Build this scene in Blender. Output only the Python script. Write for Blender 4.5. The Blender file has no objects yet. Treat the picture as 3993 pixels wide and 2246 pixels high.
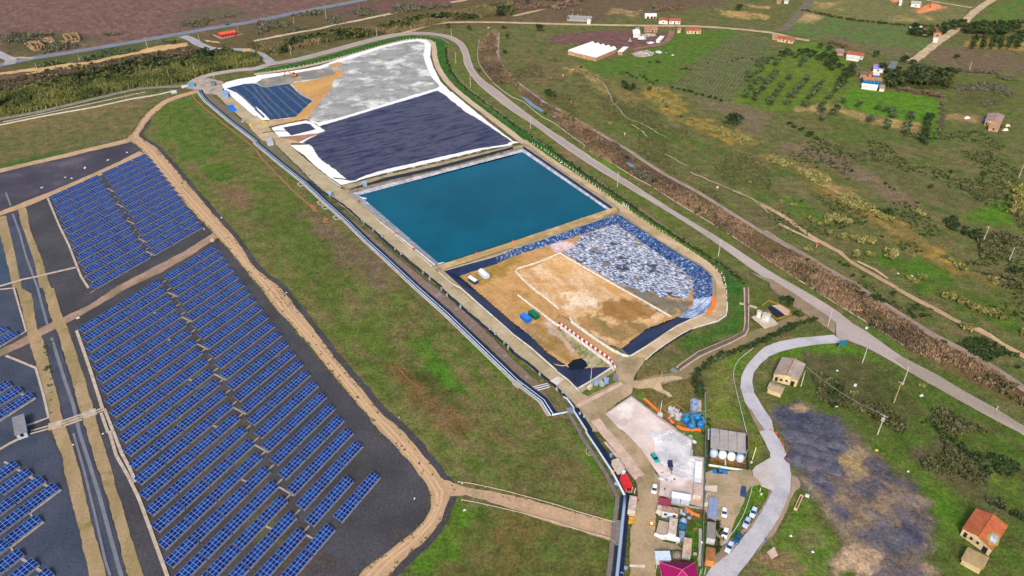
import bpy, bmesh, math, random
import numpy as np
from mathutils import Vector, Matrix
from mathutils.geometry import tessellate_polygon
random.seed(7); rng = np.random.default_rng(11)
PI = math.pi; R = math.radians
sc = bpy.context.scene
COL = sc.collection
# ---------------------------------------------------------------- camera, sky, sun, exposure
CAM_H = 180.0; PITCH = R(34.0); FPX = 1900.0 * 3993 / 2576   # focal length in photo pixels
cam = bpy.data.cameras.new('camera'); cam_o = bpy.data.objects.new('camera', cam); COL.objects.link(cam_o)
cam_o.location = (0, 0, CAM_H); cam_o.rotation_euler = (PI / 2 - PITCH, 0, 0)
cam.sensor_width = 36; cam.lens = FPX / 3993 * 36; cam.clip_start = 1; cam.clip_end = 20000
sc.camera = cam_o
SUN_EL, SUN_AZ = R(40), R(192)          # azimuth clockwise from the view direction: behind the viewer, a little to the left
w = bpy.data.worlds.new('World'); sc.world = w; w.use_nodes = True
nt = w.node_tree; bg = nt.nodes['Background']
sky = nt.nodes.new('ShaderNodeTexSky'); sky.sky_type = 'NISHITA'; sky.sun_disc = False
sky.sun_elevation = SUN_EL; sky.sun_rotation = SUN_AZ; sky.air_density = 1.0; sky.dust_density = 4.0; sky.ozone_density = 1.0
nt.links.new(sky.outputs[0], bg.inputs[0]); bg.inputs[1].default_value = 0.11
sl = bpy.data.lights.new('sun', 'SUN'); sl.energy = 1.5; sl.angle = R(10); sl.color = (1.0, .94, .86)
so = bpy.data.objects.new('sun', sl); COL.objects.link(so)
sd = Vector((math.sin(SUN_AZ) * math.cos(SUN_EL), math.cos(SUN_AZ) * math.cos(SUN_EL), math.sin(SUN_EL)))
so.rotation_euler = sd.to_track_quat('Z', 'Y').to_euler(); so.location = (0, 0, 400)
sc.view_settings.view_transform = 'Standard'; sc.view_settings.look = 'None'
sc.view_settings.exposure = 0.92; sc.view_settings.gamma = 1
GAIN = 1.3
# ---------------------------------------------------------------- where things stand: survey of the ground plane
_c, _s = math.cos(PITCH), math.sin(PITCH)
def gp(sx, sy, z=0.0):
    u = (sx - 1996.5) / FPX; v = (sy - 1123.0) / FPX
    d = (u, _c - v * _s, -_s - v * _c); t = (CAM_H - z) / -d[2]
    return Vector((d[0] * t, d[1] * t, z))
def height_of(base, sy):                 # height of an upright whose top is at photo row sy
    v = (sy - 1123.0) / FPX; y = base.y
    return max(.3, CAM_H - y * math.tan(PITCH + math.atan(v)))
KEY = {'a': (2360, 1520, 5.596), 'b': (2360, 1760, 5.596), 'c': (2360, 1987, 5.596), 'd': (2680, 1640, 6.77), 'e': (2680, 1900, 5.367),
       's': (180, 600, 4.025), 'O': (0, 0, 0.64513)}
for ci, cx in enumerate((0, 1000, 2000, 2993)):
    for ri, ry in enumerate((0, 562, 1124, 1684)): KEY['%d%d' % (ci, ri)] = (cx, ry, 2.576)
def px(key, x, y):
    k = KEY[key]; return (k[0] + x / k[2], k[1] + y / k[2])
def A(key, x, y, z=0.0): return gp(*px(key, x, y), z)
def Q(text, z=0.0):
    """'10: 5,6 7,8 20: 9,9' -> list of points on the plane at height z"""
    out = []; key = None
    for tok in text.split():
        if tok.endswith(':'): key = tok[:-1]
        else:
            x, y = tok.split(','); out.append(A(key, float(x), float(y), z))
    return out
# ---------------------------------------------------------------- materials
def S(r, g, b):
    f = lambda c: (c / 255 / 12.92 if c <= 10 else ((c / 255 + .055) / 1.055) ** 2.4)
    return (f(r) / GAIN, f(g) / GAIN, f(b) / GAIN, 1)
MATS = {}
def mat(name, c1, c2=None, scale=.2, rough=.9, bump=0, detail=6, metal=0, lo=.38, hi=.62, stretch=1, ang=0, c3=None, s3=.05, lo3=.5, hi3=.65, fine=.0, fs=1.2, spec=.3, coord='world'):
    if name in MATS: return MATS[name]
    m = bpy.data.materials.new(name); m.use_nodes = True; t = m.node_tree; N = t.nodes; L = t.links
    b = N['Principled BSDF']; b.inputs['Roughness'].default_value = rough; b.inputs['Metallic'].default_value = metal
    b.inputs['Specular IOR Level'].default_value = spec
    MATS[name] = m
    if c2 is None and not fine:
        b.inputs['Base Color'].default_value = c1; return m
    if coord == 'world': src = N.new('ShaderNodeNewGeometry').outputs['Position']
    else: src = N.new('ShaderNodeTexCoord').outputs['Object']
    mp = N.new('ShaderNodeMapping'); mp.vector_type = 'TEXTURE'; mp.inputs['Rotation'].default_value = (0, 0, ang); mp.inputs['Scale'].default_value = (stretch, 1, 1)
    L.new(src, mp.inputs[0])
    def noise(s, d, vec, ro=.6):
        n = N.new('ShaderNodeTexNoise'); n.inputs['Scale'].default_value = s; n.inputs['Detail'].default_value = d; n.inputs['Roughness'].default_value = ro
        L.new(vec, n.inputs['Vector']); return n.outputs['Fac']
    def rng_(v, a, b_, c=0, d=1):
        n = N.new('ShaderNodeMapRange'); n.inputs[1].default_value = a; n.inputs[2].default_value = b_; n.inputs[3].default_value = c; n.inputs[4].default_value = d
        L.new(v, n.inputs[0]); return n.outputs[0]
    def mix(f, x, y, mode='MIX'):
        n = N.new('ShaderNodeMix'); n.data_type = 'RGBA'; n.blend_type = mode
        if isinstance(f, (int, float)): n.inputs[0].default_value = f
        else: L.new(f, n.inputs[0])
        for v, i in ((x, 6), (y, 7)):
            if isinstance(v, tuple): n.inputs[i].default_value = v
            else: L.new(v, n.inputs[i])
        return n.outputs[2]
    cur = c1
    n0 = None
    if c2 is not None:
        n0 = noise(scale, detail, mp.outputs[0]); cur = mix(rng_(n0, lo, hi), c1, c2)
    if c3 is not None:
        cur = mix(rng_(noise(s3, 7, src, .65), lo3, hi3), cur, c3)
    if fine:
        n1 = noise(fs, 4, src, .7); cur2 = rng_(n1, .34, .66, 1 - fine, 1 + fine)
        cb = N.new('ShaderNodeCombineColor')
        for i in range(3): L.new(cur2, cb.inputs[i])
        cur = mix(1.0, cur, cb.outputs[0], 'MULTIPLY')
    if isinstance(cur, tuple): b.inputs['Base Color'].default_value = cur
    else: L.new(cur, b.inputs['Base Color'])
    if bump:
        bp = N.new('ShaderNodeBump'); bp.inputs['Strength'].default_value = 1; bp.inputs['Distance'].default_value = bump
        L.new(n0 if n0 is not None else n1, bp.inputs['Height']); L.new(bp.outputs[0], b.inputs['Normal'])
    return m
# ---------------------------------------------------------------- object helpers
def tag(o, label=None, cat=None, group=None, kind=None):
    if label: o['label'] = label
    if cat: o['category'] = cat
    if group: o['group'] = group
    if kind: o['kind'] = kind
    return o
def empty(name, loc, rz=0, label=None, cat=None, group=None):
    o = bpy.data.objects.new(name, None); COL.objects.link(o); o.location = loc; o.rotation_euler = (0, 0, rz); o.empty_display_size = .2
    return tag(o, label, cat, group)
def link_mesh(name, me, parent=None, loc=(0, 0, 0), rz=0):
    o = bpy.data.objects.new(name, me); COL.objects.link(o); o.location = loc; o.rotation_euler = (0, 0, rz)
    if parent: o.parent = parent
    return o
class MB:
    """collects faces; build() links ONE mesh object"""
    def __init__(s): s.v = []; s.f = []; s.m = []
    def face(s, pts, mi=0):
        i = len(s.v); s.v += [tuple(p) for p in pts]; s.f.append(tuple(range(i, i + len(pts)))); s.m.append(mi)
    def box(s, x0, x1, y0, y1, z0, z1, mi=0, M=None):
        c = [Vector((x, y, z)) for z in (z0, z1) for y in (y0, y1) for x in (x0, x1)]
        if M: c = [M @ p for p in c]
        i = len(s.v); s.v += [tuple(p) for p in c]
        for q in ((0, 2, 3, 1), (4, 5, 7, 6), (0, 1, 5, 4), (2, 6, 7, 3), (0, 4, 6, 2), (1, 3, 7, 5)): s.f.append(tuple(i + k for k in q)); s.m.append(mi)
    def prism(s, pts, z0, z1, mi=0, top=None, ms=None):
        n = len(pts); i = len(s.v); s.v += [(p[0], p[1], z0) for p in pts]; tp = top or pts; s.v += [(p[0], p[1], z1) for p in tp]
        s.f.append(tuple(range(i + n, i + 2 * n))); s.m.append(mi); s.f.append(tuple(reversed(range(i, i + n)))); s.m.append(mi)
        for k in range(n): s.f.append((i + k, i + (k + 1) % n, i + n + (k + 1) % n, i + n + k)); s.m.append(mi if ms is None else ms)
    def lathe(s, prof, n=16, c=(0, 0, 0), mi=0):
        i = len(s.v)
        for (r, z) in prof:
            for k in range(n):
                a = 2 * PI * k / n; s.v.append((c[0] + r * math.cos(a), c[1] + r * math.sin(a), c[2] + z))
        for j in range(len(prof) - 1):
            for k in range(n):
                s.f.append((i + j * n + k, i + j * n + (k + 1) % n, i + (j + 1) * n + (k + 1) % n, i + (j + 1) * n + k)); s.m.append(mi)
        s.f.append(tuple(i + (len(prof) - 1) * n + k for k in range(n))); s.m.append(mi)
    def tube(s, pts, r, n=8, mi=0, r2=None):
        pts = [Vector(p) for p in pts]; i = len(s.v); m = len(pts)
        for j, p in enumerate(pts):
            d = (pts[min(j + 1, m - 1)] - pts[max(j - 1, 0)]).normalized()
            up = Vector((0, 0, 1)) if abs(d.z) < .9 else Vector((1, 0, 0))
            a = d.cross(up).normalized(); b = a.cross(d); rr = r if r2 is None else r + (r2 - r) * j / (m - 1)
            for k in range(n):
                q = p + (a * math.cos(2 * PI * k / n) + b * math.sin(2 * PI * k / n)) * rr; s.v.append(tuple(q))
        for j in range(m - 1):
            for k in range(n): s.f.append((i + j * n + k, i + j * n + (k + 1) % n, i + (j + 1) * n + (k + 1) % n, i + (j + 1) * n + k)); s.m.append(mi)
        s.f.append(tuple(i + k for k in range(n))); s.m.append(mi); s.f.append(tuple(i + (m - 1) * n + k for k in reversed(range(n)))); s.m.append(mi)
    def ribbon(s, pts, wd, z0, z1, mi=0):
        """box section along a line"""
        pts = [Vector((p[0], p[1], 0)) for p in pts]; n = len(pts); i = len(s.v)
        for j, p in enumerate(pts):
            d = (pts[min(j + 1, n - 1)] - pts[max(j - 1, 0)]); d.normalize(); q = Vector((-d.y, d.x, 0)) * wd / 2
            for a, z in ((q, z0), (q, z1), (-q, z1), (-q, z0)): s.v.append((p.x + a.x, p.y + a.y, z))
        for j in range(n - 1):
            for k in range(4): s.f.append((i + j * 4 + k, i + j * 4 + (k + 1) % 4, i + (j + 1) * 4 + (k + 1) % 4, i + (j + 1) * 4 + k)); s.m.append(mi)
        s.f.append((i, i + 1, i + 2, i + 3)); s.m.append(mi); e = i + (n - 1) * 4; s.f.append((e + 3, e + 2, e + 1, e)); s.m.append(mi)
    def mesh(s, name, mats, smooth=False):
        me = bpy.data.meshes.new(name); me.from_pydata(s.v, [], s.f)
        for m in (mats if isinstance(mats, (list, tuple)) else [mats]): me.materials.append(m)
        me.polygons.foreach_set('material_index', s.m)
        bm = bmesh.new(); bm.from_mesh(me); bmesh.ops.recalc_face_normals(bm, faces=bm.faces); bm.to_mesh(me); bm.free()
        if smooth: me.polygons.foreach_set('use_smooth', [True] * len(me.polygons))
        me.update(); return me
    def build(s, name, mats, parent=None, loc=(0, 0, 0), rz=0, smooth=False):
        return link_mesh(name, s.mesh(name, mats, smooth), parent, loc, rz)
def smooth_line(pts, step=4.0):
    """Catmull-Rom through the points"""
    p = [Vector(q) for q in pts]; p = [p[0] * 2 - p[1]] + p + [p[-1] * 2 - p[-2]]; out = []
    for i in range(1, len(p) - 2):
        n = max(1, int((p[i + 1] - p[i]).length / step))
        for k in range(n):
            t = k / n; a, b, c, d = p[i - 1], p[i], p[i + 1], p[i + 2]
            out.append(.5 * ((2 * b) + (c - a) * t + (2 * a - 5 * b + 4 * c - d) * t * t + (3 * b - a - 3 * c + d) * t ** 3))
    out.append(p[-2]); return out
def resample(poly, step):
    out = []; n = len(poly)
    for i in range(n):
        a, b = poly[i], poly[(i + 1) % n]; k = max(1, int((b - a).length / step))
        for j in range(k): out.append(a.lerp(b, j / k))
    return out
_h = np.random.default_rng(3).random((257, 257))
def vnoise(x, y):
    x = np.asarray(x, float); y = np.asarray(y, float); xi = np.floor(x).astype(int); yi = np.floor(y).astype(int); fx = x - xi; fy = y - yi
    fx = fx * fx * (3 - 2 * fx); fy = fy * fy * (3 - 2 * fy); xi %= 256; yi %= 256
    return (_h[xi, yi] * (1 - fx) + _h[xi + 1, yi] * fx) * (1 - fy) + (_h[xi, yi + 1] * (1 - fx) + _h[xi + 1, yi + 1] * fx) * fy - .5
LEVEL = [0.02]
def level(): LEVEL[0] += .006; return LEVEL[0]
def sheet(name, poly, m, jit=0, z=None, kind='structure', label=None, cat=None, step=1.6):
    """a thin flat sheet on the ground, edges optionally ragged"""
    z = level() if z is None else z
    poly = [Vector((p[0], p[1], 0)) for p in poly]
    if jit:
        poly = resample(poly, step)
        poly = [p + Vector((float(vnoise(p.x * .35, p.y * .35) + .6 * vnoise(p.x * 1.1 + 9, p.y * 1.1)), float(vnoise(p.x * .35 + 50, p.y * .35) + .6 * vnoise(p.x * 1.1, p.y * 1.1 + 70)), 0)) * jit * 1.6 for p in poly]
    tri = tessellate_polygon([poly]); me = bpy.data.meshes.new(name)
    me.from_pydata([(p.x, p.y, z) for p in poly], [], [tuple(t) for t in tri]); me.materials.append(m)
    bm = bmesh.new(); bm.from_mesh(me)
    for f in bm.faces:
        if f.normal.z < 0: f.normal_flip()
    bm.to_mesh(me); bm.free()
    o = link_mesh(name, me); tag(o, label, cat, None, kind); return o
def band(name, line, wd, m, jit=.3, z=None, step=4, sm=True, kind='structure'):
    """road or track of even width along a line"""
    L = smooth_line(line, step) if sm else [Vector(p) for p in line]; l = []; r = []; n = len(L)
    for j, p in enumerate(L):
        d = (L[min(j + 1, n - 1)] - L[max(j - 1, 0)]); d.z = 0; d.normalize(); q = Vector((-d.y, d.x, 0)) * wd / 2; l.append(p + q); r.append(p - q)
    z = level() if z is None else z
    if jit:
        for arr in (l, r):
            for p in arr: p += Vector((float(vnoise(p.x * .3, p.y * .3)), float(vnoise(p.x * .3 + 40, p.y * .3)), 0)) * jit * 2
    vs = [(p.x, p.y, z) for p in l] + [(p.x, p.y, z) for p in r]
    me = bpy.data.meshes.new(name); me.from_pydata(vs, [], [(n + j, n + j + 1, j + 1, j) for j in range(n - 1)]); me.materials.append(m)
    o = link_mesh(name, me); tag(o, kind=kind); return o
def rect(text, z):
    """centre, heading, length, width of a rectangle seen at four corners (at height z)"""
    p = Q(text, z); c = sum(p, Vector()) / 4
    e = [(p[(i + 1) % 4] - p[i]) for i in range(4)]; a = (e[0] - e[2]) / 2; b = (e[1] - e[3]) / 2
    if a.length < b.length: a, b = b, -a
    return Vector((c.x, c.y, 0)), math.atan2(a.y, a.x), a.length, b.length
# ---------------------------------------------------------------- pond rims (cut out of the ground)
POND_RIM = Q('11: 910,468 21: 110,22 1012,640 11: 1805,1232')
PIT_RIM = Q('11: 1885,1275 2410,1130 21: 0,1060 500,890 1060,700 1400,930 1700,1120 1900,1235 2000,1330 2005,1448 22: 2003,80 1985,160 1940,235 1640,372 1400,530 1172,688 1070,650 985,790 800,910 652,1000 420,815 200,625 0,462')
def signed(poly, X, Y):
    """inside mask and distance to the outline"""
    P = np.array([(p[0], p[1]) for p in poly]); ins = np.zeros(X.shape, bool); dist = np.full(X.shape, 1e9); n = len(P)
    for i in range(n):
        (x1, y1), (x2, y2) = P[i], P[(i + 1) % n]
        if y1 != y2:
            c = ((y1 > Y) != (y2 > Y)) & (X < (x2 - x1) * (Y - y1) / (y2 - y1) + x1); ins ^= c
        dx, dy = x2 - x1, y2 - y1; q = np.clip(((X - x1) * dx + (Y - y1) * dy) / max(dx * dx + dy * dy, 1e-9), 0, 1)
        dist = np.minimum(dist, np.hypot(X - x1 - q * dx, Y - y1 - q * dy))
    return ins, dist
ZONES = [  # outline, colour A, colour B, soft edge (m), ragged edge (m)
 ('O: -300,-20 960,-20 700,45 420,92 200,125 0,155 -300,200', (116,84,78), (132,106,90), 22, 14),
 ('00: 1700,150 2200,60 2576,120 2300,220 1750,270', (98,100,80), (112,90,82), 20, 14),
 ('00: 0,330 700,330 900,400 400,560 0,560', (84,92,62), (98,92,76), 18, 10),
 ('O: 0,170 400,105 930,0 1500,-30 1640,-30 1300,60 1050,80 900,100 650,160 500,190 -100,310 -100,180', (96,94,66), (110,94,82), 14, 10),
 ('00: 100,650 900,500 1500,400 1480,470 800,590 300,680', (80,96,52), (92,96,64), 8, 6),
 ('10: 700,60 1100,20 1600,-20 1300,80 900,190 760,160', (104,84,72), (118,92,80), 10, 8),
 ('10: 1250,30 2000,-20 2050,30 1600,100 1300,130', (118,78,76), (126,92,82), 8, 6),
 ('00: 0,830 250,740 800,650 1500,560 1900,480 2050,520 1700,640 1300,700 800,740 400,850 0,930', (106,82,78), (94,92,70), 8, 6),
 ('00: 240,790 760,730 780,760 560,800 300,830', (90,58,52), (104,76,66), 5, 4),
 ('00: 0,930 500,830 1300,700 2300,520 2576,560 2576,650 2000,780 1300,880 600,1000 0,1180 -100,1200 -100,950', (80,88,46), (98,96,58), 5, 4),
 ('10: 0,470 330,420 700,350 1300,280 1700,180 2300,60 2576,20 2576,140 1900,220 1500,320 900,400 200,560 0,520', (90,92,60), (106,96,74), 8, 6),
 ('O: -200,340 0,300 490,222 495,228 420,262 350,330 330,352 240,365 90,400 -200,470', (96,106,64), (124,112,88), 6, 5),
 ('00: 0,1250 600,1120 1300,1000 1500,960 1400,1060 700,1200 0,1330', (118,112,78), (128,116,88), 6, 4),
 ('01: -20,250 0,215 300,130 700,60 900,0 500,150 250,200', (70,104,52), (90,108,60), 3, 3),
 ('O: 500,232 365,330 350,352 400,400 700,760 1090,1215 1560,1330 1572,1240 1400,1050 1040,740 800,500 650,380 510,260', (90,112,52), (122,112,84), 5, 5),
 ('00: 1930,940 2000,1050 2300,1300 2200,1448 1750,1448 1500,1250 1650,1080', (84,114,46), (98,116,58), 10, 8),
 ('01: 1800,0 2100,60 2350,280 2420,420 2200,400 1900,150', (78,116,40), (90,112,52), 7, 6),
 ('01: 2100,420 2400,400 2576,560 2576,700 2300,640', (124,106,88), (114,108,80), 7, 6),
 ('11: 0,380 200,420 560,760 900,1200 1000,1448 500,1448 100,900 0,750', (82,110,44), (100,108,62), 7, 6),
 ('11: 560,660 800,800 1200,1130 1500,1448 1100,1448 800,1060 480,720', (122,102,84), (112,106,74), 7, 6),
 ('12: 550,0 800,0 1000,300 1300,600 1700,980 1400,900 900,450', (86,112,42), (98,112,56), 6, 5),
 ('12: 1550,500 1700,560 2010,900 2100,1060 1900,1000 1600,680', (72,122,30), (86,116,44), 5, 4),
 ('12: 1000,700 1350,700 1250,1000 1150,900', (82,112,40), (96,112,54), 5, 4),
 ('12: 1350,760 1450,780 1800,1050 2100,1250 2400,1448 1900,1448 1500,1000', (112,96,58), (130,104,70), 4, 4),
 ('12: 1600,850 1700,860 2300,1400 2200,1390', (72,86,42), (90,94,52), 3, 3),
 ('12: 2100,480 2250,560 2576,860 2576,960 2300,760', (78,120,30), (96,114,46), 3, 3),
 ('O: 1140,1255 1560,1340 1545,1449 1540,1600 900,1600 1010,1449 1090,1350', (86,106,50), (106,100,66), 5, 5),
 ('13: 1980,640 2150,720 2300,760 2200,950 2000,1150 1560,1448 1420,1448 1800,1150 1980,900', (78,122,26), (92,116,46), 4, 4),
 ('23: 0,640 350,780 200,1000 100,1448 -100,1448 -200,900', (110,100,60), (94,104,56), 4, 4),
 ('23: 300,60 700,300 1000,560 1060,700 1030,900 700,760 200,620 0,600 -100,300', (92,108,56), (120,106,78), 5, 5),
 ('23: 600,0 760,100 1010,560 1050,760 1000,900 960,700', (84,124,36), (96,112,50), 3, 3),
 # dike slopes
 ('10: 0,705 300,650 700,560 1200,420 1500,358 1700,362 1850,390 1940,440 1900,455 1900,600 1960,740 2100,890 2300,1060 2576,1240 20: 0,1240 310,1448 21: 330,0 900,420 1500,830 2000,1170 2340,1400 22: 2300,150 2150,300 2140,0 21: 2110,1320 2040,1230 1800,1060 1400,800 1030,560 700,340 400,140 180,0 20: 110,1448 10: 2576,1330 2200,1050 2000,870 1850,690 1800,560 1780,430 1600,392 1400,420 1000,535 600,635 0,745', (44,100,40), (66,108,52), 1.5, 1),
 ('21: 180,0 400,130 700,335 1030,555 1400,790 1800,1050 2000,1190 1960,1170 1500,900 1000,600 600,330 300,130', (104,138,40), (84,124,40), 1.5, 1),
 ('22: 1560,740 1650,600 1800,480 2150,280 2160,100 2320,0 2320,450 2100,540 1850,650 1640,790', (58,108,40), (92,104,58), 4, 3),
 ('22: 1330,730 1500,640 1560,760 1600,830 1560,950 1210,930', (92,100,60), (116,108,80), 3, 3),
 ('22: 2380,0 2576,0 2576,440 2400,420 2370,250', (84,108,48), (104,104,66), 3, 3),
 ('22: 600,540 750,620 980,790 900,830 720,800 640,660', (100,118,62), (150,150,110), 3, 3),
 ('22: 1000,830 1050,900 980,960 760,1060 660,1010 750,960 900,880', (88,122,44), (110,118,64), 1.5, 1),
 ('22: 1230,760 1560,760 1780,860 1930,900 1930,1200 1900,1448 1700,1448 1420,1290 1250,1140 1200,1000', (112,110,70), (132,120,86), 4, 3),
 ('22: 1200,1040 1330,1030 1340,1150 1420,1270 1300,1180', (76,122,30), (98,118,50), 2, 2),
 ('22: 1470,980 1600,1000 1560,1060', (84,124,40), (98,118,50), 3, 2),
 ('22: 1930,780 2210,640 2230,800 2220,1000 2330,1448 1950,1448 1920,1200', (104,128,46), (126,122,80), 3, 3),
 ('22: 2210,640 2430,600 2300,800 2290,1000 2360,1250 2480,1448 2330,1448 2220,1000', (86,126,34), (100,122,50), 2, 2),
 ('23: 2340,0 2470,0 2540,150 2540,260 2400,390 2380,420 2340,300', (98,128,34), (120,122,60), 2, 2),
 ('23: 1660,0 1920,0 1910,110 1790,90', (82,126,34), (96,120,50), 1, 1),
 ('23: 1650,1060 1900,880 1900,1448 1780,1448 1800,1150', (66,126,30), (92,118,50), 1, 1),
 ('23: 2240,860 2400,540 2540,560 2540,620 2350,860 2150,1140 2100,1160', (78,130,22), (96,124,40), 1.2, 1),
 # right hand side
 ('10: 2080,380 2240,400 2220,560 2300,760 2576,960 20: 100,980 430,1250 700,1448 21: 1180,310 1640,590 2300,1000 2576,1180 32: 440,0 1000,350 1420,620 2300,1150 2576,1330 2576,1420 1700,870 1350,690 700,230 320,0 21: 2576,1280 1700,720 850,175 590,0 20: 590,1448 0,1040 10: 2400,880 2150,600', (88,112,50), (112,106,78), 2, 1),
 ('21: 700,60 1180,300 1180,340 900,230', (92,138,40), (96,124,48), 3, 2),
 ('32: 440,0 800,230 1420,640 1350,680 700,230 320,0', (80,118,44), (96,116,56), 2, 2),
 ('10: 1940,450 2040,480 2080,560 2110,690 2200,820 2350,970 2576,1130 20: 0,1130 480,1448 21: 470,0 1000,345 1800,835 2400,1260 2330,1340 2000,1120 1400,720 900,380 400,40 20: 330,1448 0,1220 10: 2100,880 1960,700 1920,560', (90,116,44), (116,108,84), 2, 1.5),
 ('21: 440,0 700,160 720,230 560,150', (140,120,104), (116,108,84), 3, 2),
 ('32: 30,30 480,330 690,470 640,480 300,360 0,560 0,100', (84,104,52), (112,104,70), 3, 2),
 ('O: 2060,880 2330,900 2576,1080 2700,1150 2700,1500 1900,1500 2000,1250 1950,1050 1930,960', (78,108,40), (94,98,62), 3, 3),
 ('32: 0,620 600,575 750,560 1000,640 1100,720 900,700 400,640 330,700 0,700', (84,132,22), (88,122,36), 3, 2),
 ('32: 400,700 900,720 1250,900 1500,1100 1300,1400 1150,1448 1000,1250 700,950', (92,92,66), (76,92,46), 6, 5),
 ('32: 420,690 700,800 600,950 450,900 360,780', (98,94,80), (88,98,58), 5, 4),
 ('33: 1150,0 1700,60 2100,450 2400,800 2100,700 1800,560 1400,300', (98,90,80), (88,98,56), 7, 6),
 ('33: 900,0 1150,60 1400,280 1900,620 1950,760 1900,1000 1760,1448 1650,1448 1690,900 1550,560 1200,260 980,100', (78,120,30), (92,114,48), 3, 3),
 ('33: 1900,1240 2300,1300 2576,1448 2576,1700 1650,1700 1700,1300', (80,112,40), (98,98,60), 5, 4),
 ('33: 2350,500 2576,480 2576,760 2450,720', (110,140,40), (98,116,50), 6, 5),
 ('33: 260,580 500,800 720,1050 800,1180 640,1300 600,1600 -100,1600 0,1080 150,900', (80,128,28), (104,116,62), 3, 3),
 ('33: 300,900 600,880 640,1100 400,1200 280,1050', (126,118,100), (98,114,60), 4, 4),
 ('33: 0,1180 200,1230 500,1448 100,1500 -60,1400', (140,120,98), (104,112,64), 4, 4),
 # far right meadows
 ('10: 2250,440 2400,300 2428,340 2418,560 2478,690 2576,800 20: 160,925 520,1135 1040,1448 21: 1130,100 1800,490 2576,965 31: 400,1160 900,1448 32: 960,60 1700,520 2250,810 2576,1040 2576,1190 1420,618 440,5 31: 0,1175 21: 2300,995 1400,435 1180,310 20: 700,1448 300,1080 0,830 10: 2400,850 2230,560', (112,98,66), (106,90,74), 2, 1.5),
 ('20: 0,-40 2100,-40 2100,60 1700,110 800,190 0,230', (104,98,70), (114,88,80), 14, 10),
 ('20: 1000,90 1250,110 1200,170 1000,140', (186,150,100), (120,108,76), 6, 5),
 ('20: 2050,90 2300,110 2576,150 2576,200 2300,190 2080,140', (196,160,96), (124,118,76), 4, 4),
 ('20: 2350,45 2576,60 2576,85 2380,75', (200,160,96), (124,118,76), 4, 3),
 ('20: 50,560 500,620 500,800 300,900 100,760', (122,108,88), (104,104,70), 14, 10),
 ('20: 540,690 680,670 720,720 850,760 980,960 1000,1020 860,900 700,740 560,750', (180,158,112), (112,108,74), 5, 5),
 ('20: 780,760 1100,860 1300,1100 1100,1050 900,880', (134,122,84), (104,108,62), 8, 8),
 ('20: 1050,1130 1400,1250 1900,1448 1300,1448 1100,1250', (78,114,40), (98,110,56), 10, 8),
 ('20: 300,900 500,1000 900,1060 1040,1200 700,1200 420,1060', (96,108,58), (116,108,76), 9, 8),
 ('20: 1250,870 1500,880 1700,1080 2000,1250 2400,1400 2576,1448 2200,1448 1700,1200 1350,1000', (166,142,76), (98,104,52), 7, 8),
 ('20: 1900,1000 2576,1050 2576,1400 2250,1240', (120,112,100), (112,108,84), 10, 8),
 ('20: 700,640 1000,590 1180,560 1250,450 1450,400 1700,330 2270,290 2250,350 1900,620 1700,780 1550,830 1300,850 1150,780 900,750', (80,120,42), (96,114,58), 6, 5),
 ('20: 2290,340 2576,400 2576,600 2230,1000 2150,1020 1600,900 1900,650', (88,114,56), (114,110,90), 4, 3),
 ('20: 380,360 800,320 1200,285 1340,330 1600,320 1570,420 1300,500 1100,480 950,600 800,440 380,430', (112,78,74), (126,96,84), 5, 4),
 ('21: 1300,0 2100,200 2576,420 2576,700 2000,300', (86,108,50), (106,110,66), 10, 8),
 ('21: 1600,150 2000,330 2576,760 2576,860 2100,520', (112,106,86), (96,104,66), 8, 7),
 ('31: -50,120 250,180 800,440 1000,620 1350,800 1700,1050 2100,1300 2576,1448 2300,1448 1500,1150 900,700 400,350', (146,128,80), (98,100,52), 5, 7),
 ('31: 0,60 200,160 820,460 900,560 640,440 100,150', (182,146,96), (124,116,66), 3, 4),
 ('31: 1550,1020 1900,1190 2000,1300 1600,1100', (190,140,46), (132,120,62), 3, 4),
 ('31: 100,-20 600,40 1300,430 1850,760 1600,720 1000,420 500,200 200,100', (126,112,102), (112,106,86), 5, 5),
 ('31: 600,0 1000,40 1500,330 2200,520 2300,700 1900,640 1300,380', (92,102,62), (108,104,80), 8, 7),
 ('31: 2250,560 2480,560 2490,850 2200,820 1950,740', (80,128,26), (92,112,50), 4, 5),
 ('31: 1250,1110 1700,1230 1850,1448 1500,1448 1300,1280 1000,1000', (74,120,30), (90,106,50), 4, 5),
 ('31: 180,560 560,650 560,760 340,700', (78,120,34), (92,108,52), 4, 5),
 ('32: 1750,0 2500,0 2576,500 2200,350 1900,150', (82,112,44), (102,104,62), 5, 5),
 ('30: 0,600 300,440 450,430 600,470 900,700 830,850 700,1000 600,1130 0,1110 20: 2240,1010 2500,640', (100,130,44), (94,116,54), 5, 4),
 ('30: 320,440 450,420 600,470 610,570 300,520', (92,134,38), (94,122,48), 3, 2),
 ('30: 420,1020 650,1040 560,1130 300,1115 380,1050', (186,152,108), (130,126,76), 4, 4),
 ('30: 820,860 1100,900 1335,915 1600,980 1745,1025 1690,1448 1605,1448 1640,1250 1250,1200 700,1060', (90,138,30), (84,122,40), 1.5, 1),
 ('30: 640,1050 1240,1190 1560,1250 1530,1350 1200,1280 700,1160', (176,152,108), (118,118,76), 5, 4),
 ('30: 600,1150 1200,1300 1500,1448 600,1448', (96,106,64), (84,112,48), 6, 5),
 ('30: 440,-40 1500,-40 2060,60 1950,220 1300,235 900,205 350,105', (122,124,88), (106,116,76), 7, 4),
 ('30: 480,20 700,20 650,100 480,100', (186,160,112), (122,124,88), 8, 8),
 ('30: 1250,140 1560,170 1500,220 1250,200', (176,152,108), (122,124,88), 8, 8),
 ('30: 350,110 700,180 1400,265 1720,390 1650,450 1400,590 1000,520 650,420 170,330 250,200', (90,124,66), (104,108,82), 6, 3),
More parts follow.
